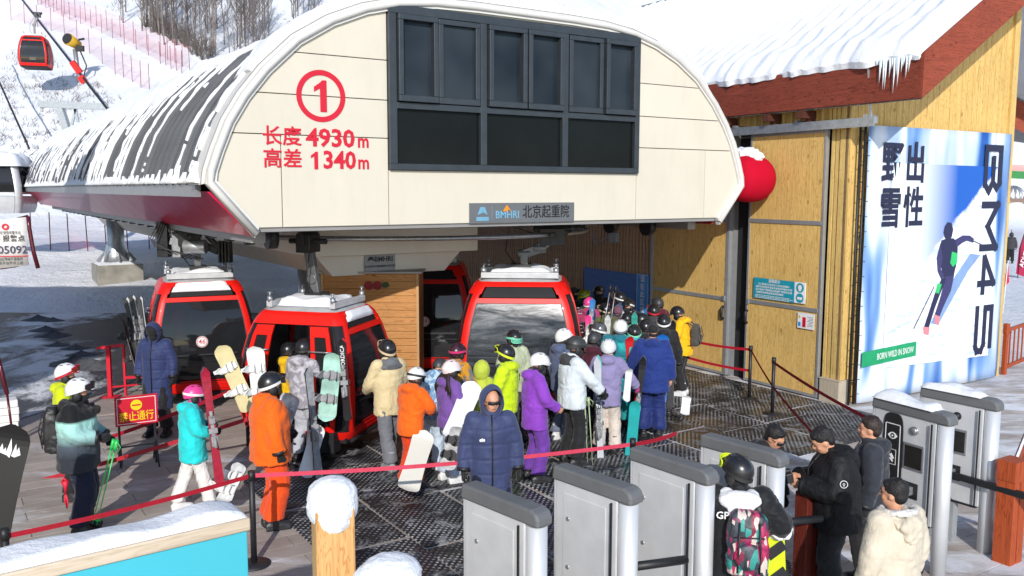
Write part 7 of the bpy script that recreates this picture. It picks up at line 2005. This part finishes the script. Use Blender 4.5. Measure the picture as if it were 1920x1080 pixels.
# 7 grey camo jacket
p7 = PP(567, 640, 1.80)
CAMO = fabric('grey_camo_jacket', srgb('#b9b6bc'), color2=srgb('#8f8c94'), pscale=11)
a7 = person('person in a pale grey camouflage jacket boarding the open cabin with skis', p7, 1.80, 25, CAMO, LGREYP, BOOT, sm('raspberry_glove', '#a8285a'), 'fwdlow', ((.12, .10, -.24), (.16, .24, -.42)), hcol=HB, goggles=LENS, gpos='up', strap=STK, hp=10, hood='down', hoodmat=None)
board('white marbled snowboard carried between the orange suit and the grey camouflage jacket', D(548, 738, 10.7), D(512, 850, 10.6), solid('board_marble', (.55, .56, .6), .4, 0, .5, 12), face=(-.2, -1, .15), w_=.14, bindings=True, bmat=BOOTG)
skis('grey skis held low by the person in the camouflage jacket', D(588, 778, 11.5), D(600, 900, 11.3), solid('ski_grey', (.25, .26, .28), .35, 0, .3, 20), M_BLACK, face=(.6, -1, 0), L=1.5)
board('white snowboard tail hanging beside the pale grey trousers', D(598, 800, 11.7), D(572, 898, 11.3), solid('board_white_plain', (.7, .7, .7), .4, 0, .08, 4), face=(.2, -1, 0), w_=.11, bindings=False)
# people stepping into and inside the open cabin
pin = Vector((-2.95, 12.6))
person('person in a yellow jacket inside the open cabin', (D(540, 660, 12.9).x, 12.9), 1.62, 60, sm('mustard_jacket', '#e6b90f'), BLK, BOOT, GLV, 'fwd', 'down', hcol=HB, goggles=LENS, strap=STK)
person('person in a black helmet with silver goggles just inside the open cabin door', (D(583, 640, 12.6).x, 12.55), 1.74, 20, BLK, BLK, BOOT, GLV, 'fwd', 'fwd', hcol=HB, goggles=LENS, strap=STW)
# boards in racks of the open cabin
M_BDC = solid('board_cream_wood', srgb('#d6c99a'), .4, 0, .15, 5)
board('cream coloured snowboard with white bindings leaning in the left rack of the open cabin', D(414, 650, 12.1), D(470, 772, 11.9), M_BDC, face=(-.25, -1, .1), w_=.15, bmat=M_WHITE)
board('white snowboard with small black bird print in the rack of the open cabin left door', D(478, 650, 12.0), D(492, 775, 11.9), solid('board_white_clean', (.74, .74, .74), .4, 0, .04, 4), face=(-.1, -1, .1), w_=.14, bmat=M_WHITE)
o = board('mint and black snowboard in the right rack of the open cabin', D(627, 662, 11.55), D(612, 790, 11.45), solid('board_mint', srgb('#a5cfc0'), .4, 0, .5, 3), face=(-.1, -1, .1), w_=.14, bmat=BOOTG)
skis('black ski pair with white NORDICA lettering beside the mint snowboard', D(640, 636, 11.5), D(652, 790, 11.4), solid('ski_jet', (.015, .015, .016), .3), solid('ski_base_red', srgb('#b01828'), .3), face=(-.1, -1, 0), word='NORDICA', wcol=M_WHITEINK)
# red seat frame bits: handled by cabin; 8 beige jacket man
p8 = PP(727, 642, 1.82)
person('person in a beige jacket and grey trousers walking to the open cabin', p8, 1.82, -35, sm('beige_jacket', '#d2bf94'), GREYP, BOOTG, GLV, 'fwdlow', 'fwdlow', hcol=HB, goggles=LENS, strap=STB, stance='walk', hem=.74, hoodmat=sm('stone_grey_cloth', '#6a6c70'))
# 9 orange jacket with white helmet holding snowboard
p9 = PP(769, 694, 1.62)
person('shorter person in an orange jacket and white helmet hugging a white snowboard', p9, 1.62, 40, ORG, sm('red_orange_trousers', '#d8431c'), BOOT, GLV, 'fwdlow', 'hug', hcol=HW, goggles=LENS, gpos='low', strap=STK, hp=14, lean=6)
board('white snowboard with small print hugged by the shorter person in orange', D(797, 812, p9[1]-.10), D(763, 925, p9[1]-.80), solid('board_ivory', (.66, .64, .56), .4, 0, .06, 3), face=(.2, -1, .5), w_=.15, bindings=False)
# 10 light blue fluffy person bending
p10 = (D(806, 750, 11.9).x, 11.9)
BLUF = fabric('ice_blue_fur_jacket', srgb('#b8cfe0'), color2=srgb('#6f93b5'), pscale=14)
person('person in an ice blue mottled jacket bending forward behind the orange jacket', p10, 1.62, 20, BLUF, sm('pale_blue_trousers', '#b9c9d8'), BOOTW, GLV, 'fwdlow', 'fwdlow', hcol=HG, goggles=None, lean=30, hp=20)
# 11 purple jacket long hair
p11 = PP(842, 680, 1.66)
person('person with long dark hair, pale pink helmet and plum jacket holding a snowboard', p11, 1.66, 55, sm('plum_jacket', '#74509a'), sm('ice_trousers', '#b7c4d4'), BOOTW, GLV, 'fwdlow', 'fwd', hcol=solid('helmet_pale_pink', srgb('#e8d2d0'), .3), goggles=LENS, gpos='low', strap=STW, hairlong=HAIRB, hp=8)
board('plain white snowboard held up in front of the person in the plum jacket', D(888, 720, p11[1]-.02), D(845, 828, p11[1]-.70), solid('board_snow_white', (.76, .76, .77), .4, 0, .02, 3), face=(.1, -1, .5), w_=.145, bindings=False)
board('white and black snowboard nose pointing down behind the barrier belt', D(862, 800, 10.6), D(838, 880, 10.5), solid('board_bw', (.5, .5, .5), .4, 0, .6, 6), face=(.1, -1, .1), w_=.11, bmat=M_BLACK)
# 12 multicoloured helmet
p12 = PP(857, 648, 1.70)
MULH = solid('helmet_multicolour', srgb('#a02060'), .35, 0, .9, 18)
person('person in a dark patterned helmet with colourful goggles before cabin 49', p12, 1.70, 40, fabric('mustard_grey_jacket', srgb('#c98a1c'), color2=srgb('#6d7274'), pscale=5), DKG, BOOT, GLV, 'fwd', 'fwd', hcol=solid('helmet_dark_pattern', (.05, .015, .03), .3, 0, .9, 25), goggles=solid('lens_rainbow', srgb('#7a3fb0'), .15, .3, .8, 14), gpos='low', strap=sm('strap_pink_print', '#c8306a'))
# 13 lime jacket
p13 = PP(950, 650, 1.76)
person('person in a bright lime jacket and black helmet with lime goggle strap', p13, 1.76, -70, sm('neon_lime_jacket', '#c3e01a'), sm('neon_lime_trousers', '#b9d818'), BOOT, GLV, 'fwdlow', 'down', hcol=HB, goggles=LENS, strap=STL)
p13b = PP(905, 700, 1.5)
person('child in a pale lime hood, almost hidden between the white snowboard and the lime jacket', (p13b[0]-.05, 12.4), 1.42, 20, sm('pale_lime_jacket', '#bccb48'), DKG, BOOT, GLV, 'down', 'down', hcol=HG, hood='up')
# 14 green goggles
p14 = PP(963, 622, 1.76)
person('person in a sage jacket and mint goggles close to the rear cabin window', p14, 1.76, 150, sm('sage_jacket', '#b5bd9e'), DKG, BOOT, GLV, 'fwd', 'fwd', hcol=HB, goggles=solid('lens_mint', srgb('#6fc8a8'), .2, .2, .3, 8), gpos='low', strap=STM_)
# 15 navy sunglasses man
p15 = PP(920, 724, 1.90)
NAVY2 = fabric('slate_blue_padded_coat', srgb('#3b4468'), quilt=True, rough=.6, amp=.35)
a15 = person('man in a slate blue hooded coat and black sunglasses facing the viewer', p15, 1.88, 172, NAVY2, sm('dark_navy_trousers', '#161c30'), BOOT, GLV, 'down', 'down', head='none', hood='up', hem=.62, puff=1.04, quilted=True, face=True, shades=True, hy=-12, hp=4, wide=1.0)
# logo on chest
q = a15.matrix_basis
mb = MB(); mb.ell((-.0, 0, 0), (.011, .004, .016), 8, 6); mb.ell((.018, 0, .003), (.011, .004, .02), 8, 6); mb.ell((.036, 0, 0), (.011, .004, .016), 8, 6)
o = mb.build('emblem', M_WHITEINK, a15, loc=(.085, .192, 1.27))
# 16 purple suit
p16 = PP(1003, 665, 1.76)
PUR = sm('violet_jacket', '#8a42b8'); PURP = sm('violet_trousers', '#6a3a98')
person('person in a full violet ski suit and white helmet, looking down at their hands', p16, 1.76, 70, PUR, PURP, BOOT, None, 'fwdlow', 'fwdlow', hcol=HW, goggles=LENS, gpos='low', strap=STW, hp=18, bulk=1.05, hem=.74)
# 17 white helmet blue grey behind
p17 = PP(1056, 622, 1.78)
person('person in white helmet and slate jacket right behind the off white jacket', (p17[0], p17[1]+.1), 1.78, 60, sm('slate_jacket', '#55607e'), sm('mist_grey_trousers', '#6d7486'), BOOTW, GLV, 'down', 'fwd', hcol=HW, goggles=None)
# 18 grey white jacket
p18 = PP(1074, 634, 1.86)
person('person in an off white jacket with black harness straps and dark helmet, holding thin poles', p18, 1.86, 68, sm('off_white_jacket', '#d3dbe0'), BLK, BOOT, GLV, 'fwdlow', 'reachlow', hcol=HG, goggles=LENSR, gpos='low', strap=STK, puff=1.1, bulk=1.08, hp=12, hem=.80, hoodmat=DKG)
poles('pair of thin pale green ski poles beside the person in the off white jacket', D(1100, 745, p18[1]-.15), D(1108, 885, p18[1]-.1), solid('pole_pale', srgb('#a8b890'), .4), gap=.07)
# 19 lavender with HEAD skis
p19 = PP(1141, 640, 1.72)
person('person in a lavender jacket and cream trousers seen from behind with upright skis', p19, 1.72, 12, sm('lavender_jacket', '#8b83ab'), BEIGEP, BOOT, sm('magenta_glove', '#b8347c'), 'fwdlow', 'side', hcol=solid('helmet_speckled', (.68, .69, .70), .5, 0, .25, 60), goggles=None, mask=sm('cream_scarf', '#c9b49a'), hem=.76)
skis('white and silver skis with HEAD lettering held upright by the person in the lavender jacket', D(1120, 668, p19[1]-.30), D(1128, 905, p19[1]-.28), solid('ski_pearl', (.55, .56, .60), .3, 0, .1, 6), solid('ski_teal', srgb('#2aa89c'), .3), face=(-.25, -1, 0), word='HEAD', n=2, wsize=.105, wpos=.62)
# 20 teal behind
p20 = PP(1158, 603, 1.80)
TEAL = fabric('teal_two_tone_cape', srgb('#2aa3a3'), color2=srgb('#1b6f7c'), pscale=3)
person('person in a white helmet wrapped in a wide teal cape, behind the lavender jacket', (p20[0]+.05, p20[1]), 1.80, 5, TEAL, sm('teal_trousers', '#1e8f90'), BOOT, GLV, 'side', 'side', hcol=HW, goggles=LENS, gpos='up', strap=sm('strap_grey_print', '#6b6f74'), puff=1.35, wide=1.25, hem=.62, hood='down')
board('teal snowboard bag standing against the teal cape', D(1192, 750, 12.6), D(1182, 862, 12.5), sm('teal_bag', '#1d9a98'), face=(0, -1, 0), w_=.09, bindings=False)
board('white snowboard with black letters tucked under the arm right of the lavender jacket', D(1180, 690, 12.35), D(1174, 752, 12.3), solid('board_chalk', (.68, .68, .66), .4, 0, .1, 4), face=(.3, -1, 0), w_=.06, bindings=False)
board('red snowboard tip showing between the teal cape and the blue jacket', D(1206, 655, 13.9), D(1202, 780, 13.8), solid('board_red', srgb('#b81a26'), .35), face=(.1, -1, 0), w_=.13, bindings=False)
board('small red board tip above the teal cape', D(1180, 630, 13.9), D(1186, 720, 13.8), solid('board_red2', srgb('#c42028'), .35), face=(.3, -1, 0), w_=.08, bindings=False)
# 21 blue uniform
p21 = PP(1225, 608, 1.84)
BLUU = sm('royal_navy_jacket', '#1f3478')
person('man in a black cap and royal blue jacket and trousers seen from behind', p21, 1.84, 12, BLUU, fabric('quilted_blue_trousers', srgb('#1c2c66'), quilt=True, rough=.6), BOOT, None, ((.09, .04, -.25), (.16, .10, -.46)), 'down', head='cap', hcol=BLK, mask=None, puff=1.15, bulk=1.12, wide=1.06, hem=.72, hy=-25)
skis('black skis with white bindings held low at the left hand of the man in blue', D(1198, 745, 13.0), D(1186, 850, 12.95), M_BDB, face=(-.2, -1, 0), L=1.5)
board('small white snowboard tail behind the knees of the man in blue', D(1288, 742, 13.9), D(1284, 778, 13.8), solid('board_pearl', (.66, .66, .66), .4, 0, .1, 4), face=(0, -1, 0), w_=.08, bindings=False)
# 22 yellow jacket with backpack
p22 = PP(1284, 575, 1.74)
a22 = person('person in a yellow jacket with grey backpack before the left timber door', p22, 1.74, -62, sm('sun_yellow_jacket', '#f0b30c'), BLK, BOOTW, None, 'fwd', 'fwdlow', hcol=HB, goggles=None, hp=24, lean=6, mask=BLK)
backpack('grey hiking backpack worn by the person in the yellow jacket', a22, sm('pack_taupe', '#4a4640'), .28, .44, .16)
skis('dark ski pair standing beside the person in the yellow jacket', D(1262, 600, 15.6), D(1258, 730, 15.5), M_BDB, face=(-.3, -1, 0))
# crowd block in front of the blue board
crowd = [
 (1122, 538, 1.80, 16.6, 170, BLK, HB, 'helmet', LENS, STK, 'person in a black jacket with a tiny white badge, back of the queue'),
 (1150, 549, 1.66, 16.2, 30, sm('mauve_jacket', '#7a5a68'), sm('peach_beanie', '#e0b88c'), 'beanie', None, None, 'person in a fluffy peach hat with ear flaps at the back of the queue'),
 (1157, 576, 1.62, 15.4, 15, sm('mauve_coat', '#5d3e4c'), sm('mauve_hood', '#6e4a58'), 'beanie', None, None, 'child in a mauve hooded coat in the middle of the queue'),
 (1180, 562, 1.76, 15.9, -150, fabric('white_black_jacket', srgb('#c8ccd4'), color2=srgb('#22242a'), pscale=3), HB, 'helmet', LENS, STW, 'person in black helmet with white goggle strap before the blue board'),
 (1176, 588, 1.74, 15.0, 10, DKG, HB, 'helmet', LENS, STK, 'person in charcoal with a plain black helmet, centre of the queue'),
 (1226, 573, 1.78, 15.9, -10, DKG, HB, 'helmet', LENSR, STR_, 'person in a black helmet with bright red goggles, back right of the queue'),
 (1211, 602, 1.74, 14.7, 5, BLK, HB, 'helmet', None, None, 'person in a glossy black helmet just behind the man in blue'),
 (1245, 593, 1.78, 15.0, 8, BLK, HB, 'helmet', LENS, STW, 'person in black with a white logo goggle strap, right of the man in blue'),
 (1128, 607, 1.74, 14.3, -60, BLK, solid('helmet_silver_black', (.18, .18, .19), .2, .4, .8, 5), 'helmet', LENS, STW, 'person in a silver and black helmet, left of the teal cape'),
 (1108, 583, 1.66, 15.2, 30, sm('black_red_jacket', '#2a1418'), sm('navy_red_beanie', '#3a2c66'), 'beanie', None, None, 'person in a navy and red knitted hat beside the right cabin'),
 (1092, 545, 1.74, 16.4, 60, sm('dark_teal_jacket', '#24423c'), solid('helmet_lime_black', srgb('#7f8f18'), .35, 0, .9, 20), 'helmet', LENS, STL, 'person in a black and lime helmet at the far left of the queue'),
 (1074, 541, 1.72, 17.2, 120, BLK, HG, 'helmet', LENS, STK, 'person in a grey helmet behind the right cabin, only the head showing'),
 (1136, 572, 1.70, 15.8, -20, sm('olive_jacket', '#5a5f3a'), HB, 'helmet', LENS, STB, 'person in an olive jacket with a beige goggle strap, back left of the queue'),
 (1190, 612, 1.72, 14.5, 20, sm('forest_jacket', '#23463f'), HB, 'helmet', solid('lens_mint2', srgb('#5fc0a8'), .2, .2), STM_, 'person in a forest green jacket with mint goggles behind the teal cape'),
 (1235, 560, 1.74, 16.6, -30, sm('maroon_jacket', '#5a1c2a'), HG, 'helmet', LENS, STK, 'person in a maroon jacket near the vertical blue sign, last row'),
 (1104, 560, 1.68, 16.0, 15, sm('rose_jacket', '#b0406c'), HP, 'helmet', LENS, STW, 'person in a rose pink jacket and pink helmet by the far cabin'),
 (1165, 550, 1.74, 16.9, -60, sm('denim_jacket', '#34507a'), HB, 'helmet', LENS, STW, 'person in a denim blue jacket in the last row under the blue board'),
 (1112, 625, 1.66, 13.9, 30, sm('wine_jacket', '#4a1a28'), HG, 'helmet', LENS, STK, 'person in a wine red jacket just left of the teal cape'),
 (1200, 590, 1.70, 15.6, 90, sm('steel_jacket', '#6f7780'), HB, 'helmet', LENS, STK, 'person in a steel grey jacket facing right near the vertical blue sign'),
]
for k, (px, py, h, Y, yaw, jk_, hc_, hd_, gg, stp, lab) in enumerate(crowd):
    p = PP(px, py, h)
    person(lab, p, h, yaw, jk_, [BLK, DKG, NAVYP][k % 3], BOOT, GLV, 'fwd', 'down', head=hd_, hcol=hc_, goggles=gg, strap=stp or STK, hp=(k*7) % 15, hy=(k*37) % 40-20)
for (t_, b2, Y, c_, lab) in (((1140, 590), (1134, 668), 14.9, '#c8c8c8', 'white ski tips sticking up left of the mauve coat'), ((1170, 600), (1176, 690), 14.2, '#202226', 'black ski tips between the white helmets of the queue'), ((1190, 585), (1186, 660), 15.3, '#3a9a8a', 'green ski tips in the middle of the queue')):
    skis(lab, D(*t_, Y), D(b2[0], b2[1]+90, Y-.05), solid('ski_'+c_[1:], srgb(c_), .35, 0, .3, 12), M_BLACK, face=(-.2, -1, 0))
pw = PP(1245, 593, 1.78)
board('bright blue snowboard tip behind the white strapped helmet', D(1242, 625, pw[1]-.35), D(1236, 760, pw[1]-.3), solid('board_blue', srgb('#1c6fc8'), .35), face=(0, -1, 0), w_=.13, bindings=False)
skis('pink and white skis pointing up at the left of the queue', D(1104, 590, 14.7), D(1098, 690, 14.6), solid('ski_hot_pink', srgb('#d8327c'), .35, 0, .2, 10), solid('ski_b_white', (.65, .65, .65), .3), face=(-.2, -1, 0))
board('white snowboard with floral print upright at the left of the queue', D(1112, 605, 14.4), D(1106, 700, 14.3), solid('board_floral', (.55, .56, .52), .4, 0, .7, 22), face=(-.1, -1, 0), w_=.12, bmat=M_WHITE)
poles('two thin silver ski poles raised above the queue before the blue board', D(1150, 535, 15.6), D(1134, 640, 15.6), gap=.12)
skis('blue and pink ski tips in front of the blue information board', D(1112, 560, 15.9), D(1104, 640, 15.9), solid('ski_sky', srgb('#3a7fc0'), .35, 0, .3, 10), M_BLACK, face=(0, -1, 0))
# people inside cabins, seen through the windows
for (c_, x, y, yaw, jm_, lab) in ((cab46, -.25, .35, 180, sm('coral_jacket', '#e04028'), 'seated passenger in a coral red jacket inside cabin 46, left one'), (cab46, .22, .3, 150, sm('scarlet_jacket', '#c8281e'), 'seated passenger in a scarlet jacket inside cabin 46, right one'),
                           (cabR, -.45, .0, 180, sm('crimson_jacket', '#9c1838'), 'passenger in a crimson jacket inside the rear right cabin'), (cabR, .35, .1, 200, sm('grey_net_jacket', '#50545c'), 'passenger in a grey jacket inside the rear right cabin')):
    w_ = c_.matrix_basis @ Vector((x, y, 0)); q = person(lab, (w_.x, w_.y), 1.58, yaw, jm_, DKG, BOOT, GLV, 'fwd', 'fwd', hcol=HG, goggles=None); q.location.z = .30
# ------------------------------------------------------------------ right foreground
p30 = PP(1440, 790, 1.70)
person('person with short dark hair and sunglasses, only the head showing above the fourth gate', p30, 1.70, 140, BLK, BLK, BOOT, GLV, 'down', 'down', head='hair', face=True, shades=True, hp=28, hem=.8)
p31 = PP(1387, 860, 1.76)
BW = fabric('black_white_jacket', srgb('#1a1b1f'), rough=.6, amp=.6)
a31 = person('snowboarder seen from behind in a black jacket with white hood and sleeves', p31, 1.76, 8, BW, WHP, BOOT, GLV, ((.15, -.02, -.24), (.06, .17, -.33)), ((.17, -.02, -.24), (.08, .17, -.33)), hcol=HB, goggles=STL, gframe=STL, gpos='up', strap=STK, hy=-50, puff=1.2, wide=1.1, mesh_hi=True, hem=.72, bulk=1.05, hood='none', mask=STK and BLK)
# white hood drape and white sleeve panels are parts of that jacket
WFAB = sm('snow_white_cloth', '#e8e8ea')
mb = MB(); mb.ell((0, -.135, 1.44), (.18, .075, .085), 16, 12); mb.ell((-.10, -.06, 1.465), (.075, .10, .05), 12, 8); mb.ell((.10, -.06, 1.465), (.075, .10, .05), 12, 8); mb.ell((.0, -.185, 1.375), (.105, .045, .10), 12, 8); mb.ell((.0, -.185, 1.31), (.06, .035, .07), 12, 8)
link('hood', remesh(mb, .014, 3, WFAB, 'hood', .008, 4, (7, 7, 7)), a31)
for s in (-1, 1):
    sx_ = .2035; e_ = Vector((s*(sx_+(.15 if s < 0 else .17)), -.03, 1.435-.235)); h_ = Vector((s*(sx_+(.06 if s < 0 else .08)), .16, 1.435-.33)); e_ = e_+(h_-e_)*.12; h_ = e_+(h_-e_)*.62
    mb = MB(); mb.tube([e_, (e_+h_)/2, h_], [.116, .110, .098], 16); link('sleeve_panel', remesh(mb, .014, 2, WFAB, 'sleeve_panel', .015, 5+s, (8, 8, 8)), a31)
mb = MB(); mb.tube([(.19, -.02, 1.50), (.30, -.02, 1.40), (.345, .0, 1.28)], .022, 8); mb.build('sleeve_stripe', WFAB, a31)
PACK = fabric('paint_print_nylon', srgb('#54273f'), color2=srgb('#2c5a5c'), pscale=9, rough=.5)
m, nt, b = newmat('paint_print'); v = coord(nt, 'Object'); vo = N(nt, 'ShaderNodeTexVoronoi'); vo.inputs['Scale'].default_value = 15
mpp = N(nt, 'ShaderNodeMapping'); mpp.inputs['Rotation'].default_value = (0, .6, 0); mpp.inputs['Scale'].default_value = (2.2, 1, .8); nt.links.new(v, mpp.inputs[0]); nt.links.new(mpp.outputs[0], vo.inputs['Vector']); sp = N(nt, 'ShaderNodeSeparateXYZ'); nt.links.new(vo.outputs['Color'], sp.inputs[0])
r = ramp(nt, sp.outputs[0], [(0, srgb('#2a2f36')), (.25, srgb('#8e1f4e')), (.42, srgb('#b02a5a')), (.55, srgb('#3a3f4a')), (.68, srgb('#2f8f86')), (.8, srgb('#c8b8b0')), (.9, srgb('#7a1a3a'))], 'CONSTANT'); nt.links.new(r.outputs[0], b.inputs['Base Color']); b.inputs['Roughness'].default_value = .5; bump(nt, b, ntex(nt, v, 14, 4), .4, .02)
backpack('backpack printed in magenta, teal and black on the snowboarder in front of the gates', a31, m, .34, .54, .20, z=1.15, yoff=-.28, pocket=m, xo=.05)
text('GP', .085, M_WHITEINK, a31, frame((1, 0, 0), (0, 0, 1), (-.145, -.215, 1.335)), .012, .003)
bb_ = board('black and neon yellow striped snowboard edge standing right of the snowboarder', D(1452, 985, 6.9), Vector((D(1470, 985, 6.9).x, 6.8, .03)), solid('board_hi_vis', srgb('#c6d61a'), .4, 0, .05, 3), face=(.2, -1, 0), w_=.09, bindings=False)
mb = MB()
for k in range(4): mb.bar((-.075, -.012, .25+k*.22), (.075, -.012, .33+k*.22), .004, .09)
mb.build('stripe', M_BLACK, bb_)
# camera man
p32 = PP(1573, 803, 1.76)
a32 = person('heavy set man in a black coat with round white sleeve emblem, holding a camera', p32, 1.80, -84, fabric('black_padded_coat', (.010, .010, .011), rough=.6, sheen=.0), BLK, BOOT, None, 'camera2', 'camera', head='hair', face=True, mask=None, hp=30, puff=1.28, bulk=1.12, wide=1.05, hem=.80, lean=4)
hk = [k for k in HANDS if k[0].startswith('heavy set')]; cp = (HANDS[hk[0]]+HANDS[hk[1]])/2+Vector((-.05, -.02, .03)); cm = thing('camera_body', 'black photo camera with a short lens held by the man in the black coat', 'camera', cp, math.radians(84)); cm.rotation_euler = (math.radians(-15), 0, math.radians(84))
mb = MB(); mb.box(-.07, .07, -.03, .03, -.045, .045); mb.box(-.03, .03, -.03, .025, .045, .07); mb.build('body', M_BLACK, cm, bevel=.008); mb = MB(); mb.tube([(0, .03, 0), (0, .11, -.005)], [.034, .036], 16); mb.build('lens', M_BLACK, cm); mb = MB(); mb.box(-.035, .035, -.036, -.031, -.03, .03); mb.build('screen', LENS, cm)
# sleeve emblem
arm_s = a32.matrix_basis
EM = D(1583, 907, 1); 
def emblem_on(person_o, px, py, Yd, nrm, r_):
    p = D(px, py, Yd); n_ = Vector(nrm).normalized(); x_ = Vector((0, 0, 1)).cross(n_).normalized(); F_ = frame(x_, n_.cross(x_), p)
    Li = person_o.matrix_basis.inverted()
    fn = lambda a, c, d: Li @ (F_ @ Vector((a, c, d)))
    mb = MB(); annulus(mb, fn, 0, 0, r_*.86, r_, 0, .004, 28); mb.prism([(-r_*.5, -r_*.2), (0, r_*.4), (r_*.5, -r_*.2), (0, r_*.15)], fn, 0, .004); mb.prism([(-r_*.25, -r_*.45), (0, -.1*r_), (r_*.25, -r_*.45)], fn, 0, .004); mb.build('emblem', M_WHITEINK, person_o)
emblem_on(a32, 1583, 907, p32[1]-.36, (-.15, -1, .1), .034)
# man with glasses
p33 = PP(1637, 785, 1.74)
a33 = person('man with short hair in a dark grey jacket behind the camera man', p33, 1.76, -68, fabric('dark_slate_jacket', srgb('#2d3038')), BLK, BOOT, GLV, 'down', 'down', head='hair', hair=HAIRB, face=True, mask=None, puff=1.15, hem=.72)
# cream jacket
p34 = PP(1683, 903, 1.70)
CREAMJ = sm('cream_fleece_jacket', '#cdc2ae', amp=.5)
a34 = person('black haired person in a cream fleece jacket at the bottom right', p34, 1.72, -25, CREAMJ, BLK, BOOT, GLV, 'down', 'down', head='hair', mask=None, mesh_hi=True, puff=1.2, wide=1.02, hem=.75, collar=False, hy=-25, face=True, hood='none')
mb = MB(); mb.ell((0, -.15, 1.425), (.16, .075, .085), 14, 10); mb.ell((0, -.17, 1.34), (.10, .05, .07), 12, 8); mb.ell((-.11, -.07, 1.455), (.06, .09, .05), 10, 8); mb.ell((.11, -.07, 1.455), (.06, .09, .05), 10, 8)
link('hood', remesh(mb, .014, 2, CREAMJ, 'hood', .02, 19, (8, 8, 8)), a34)
mb = MB(); mb.tube([(.125*math.cos(t)*1.05, -.02+.125*math.sin(t), 1.50-.02*math.sin(t)) for t in [2*math.pi*i/18 for i in range(19)]], .034, 8);
link('fleece_collar', remesh(mb, .012, 1, solid('white_fleece', (.62, .60, .57), .95, 0, .1, 30, bumps=.9, bscale=60), 'fleece_collar', .012, 9, (22, 22, 22)), a34)
# Far visitors near the right edge
for (px, py, h_, j_, l) in ((1893, 492, 14, DKG, 'tiny dark figure by the crimson feather flag'),):
    p = hit(px, py, 20); o = person(l, (p.x, p.y), 1.7, 30, j_, BLK); o.location.z = p.z

for o in QUEUE: COL.objects.link(o)
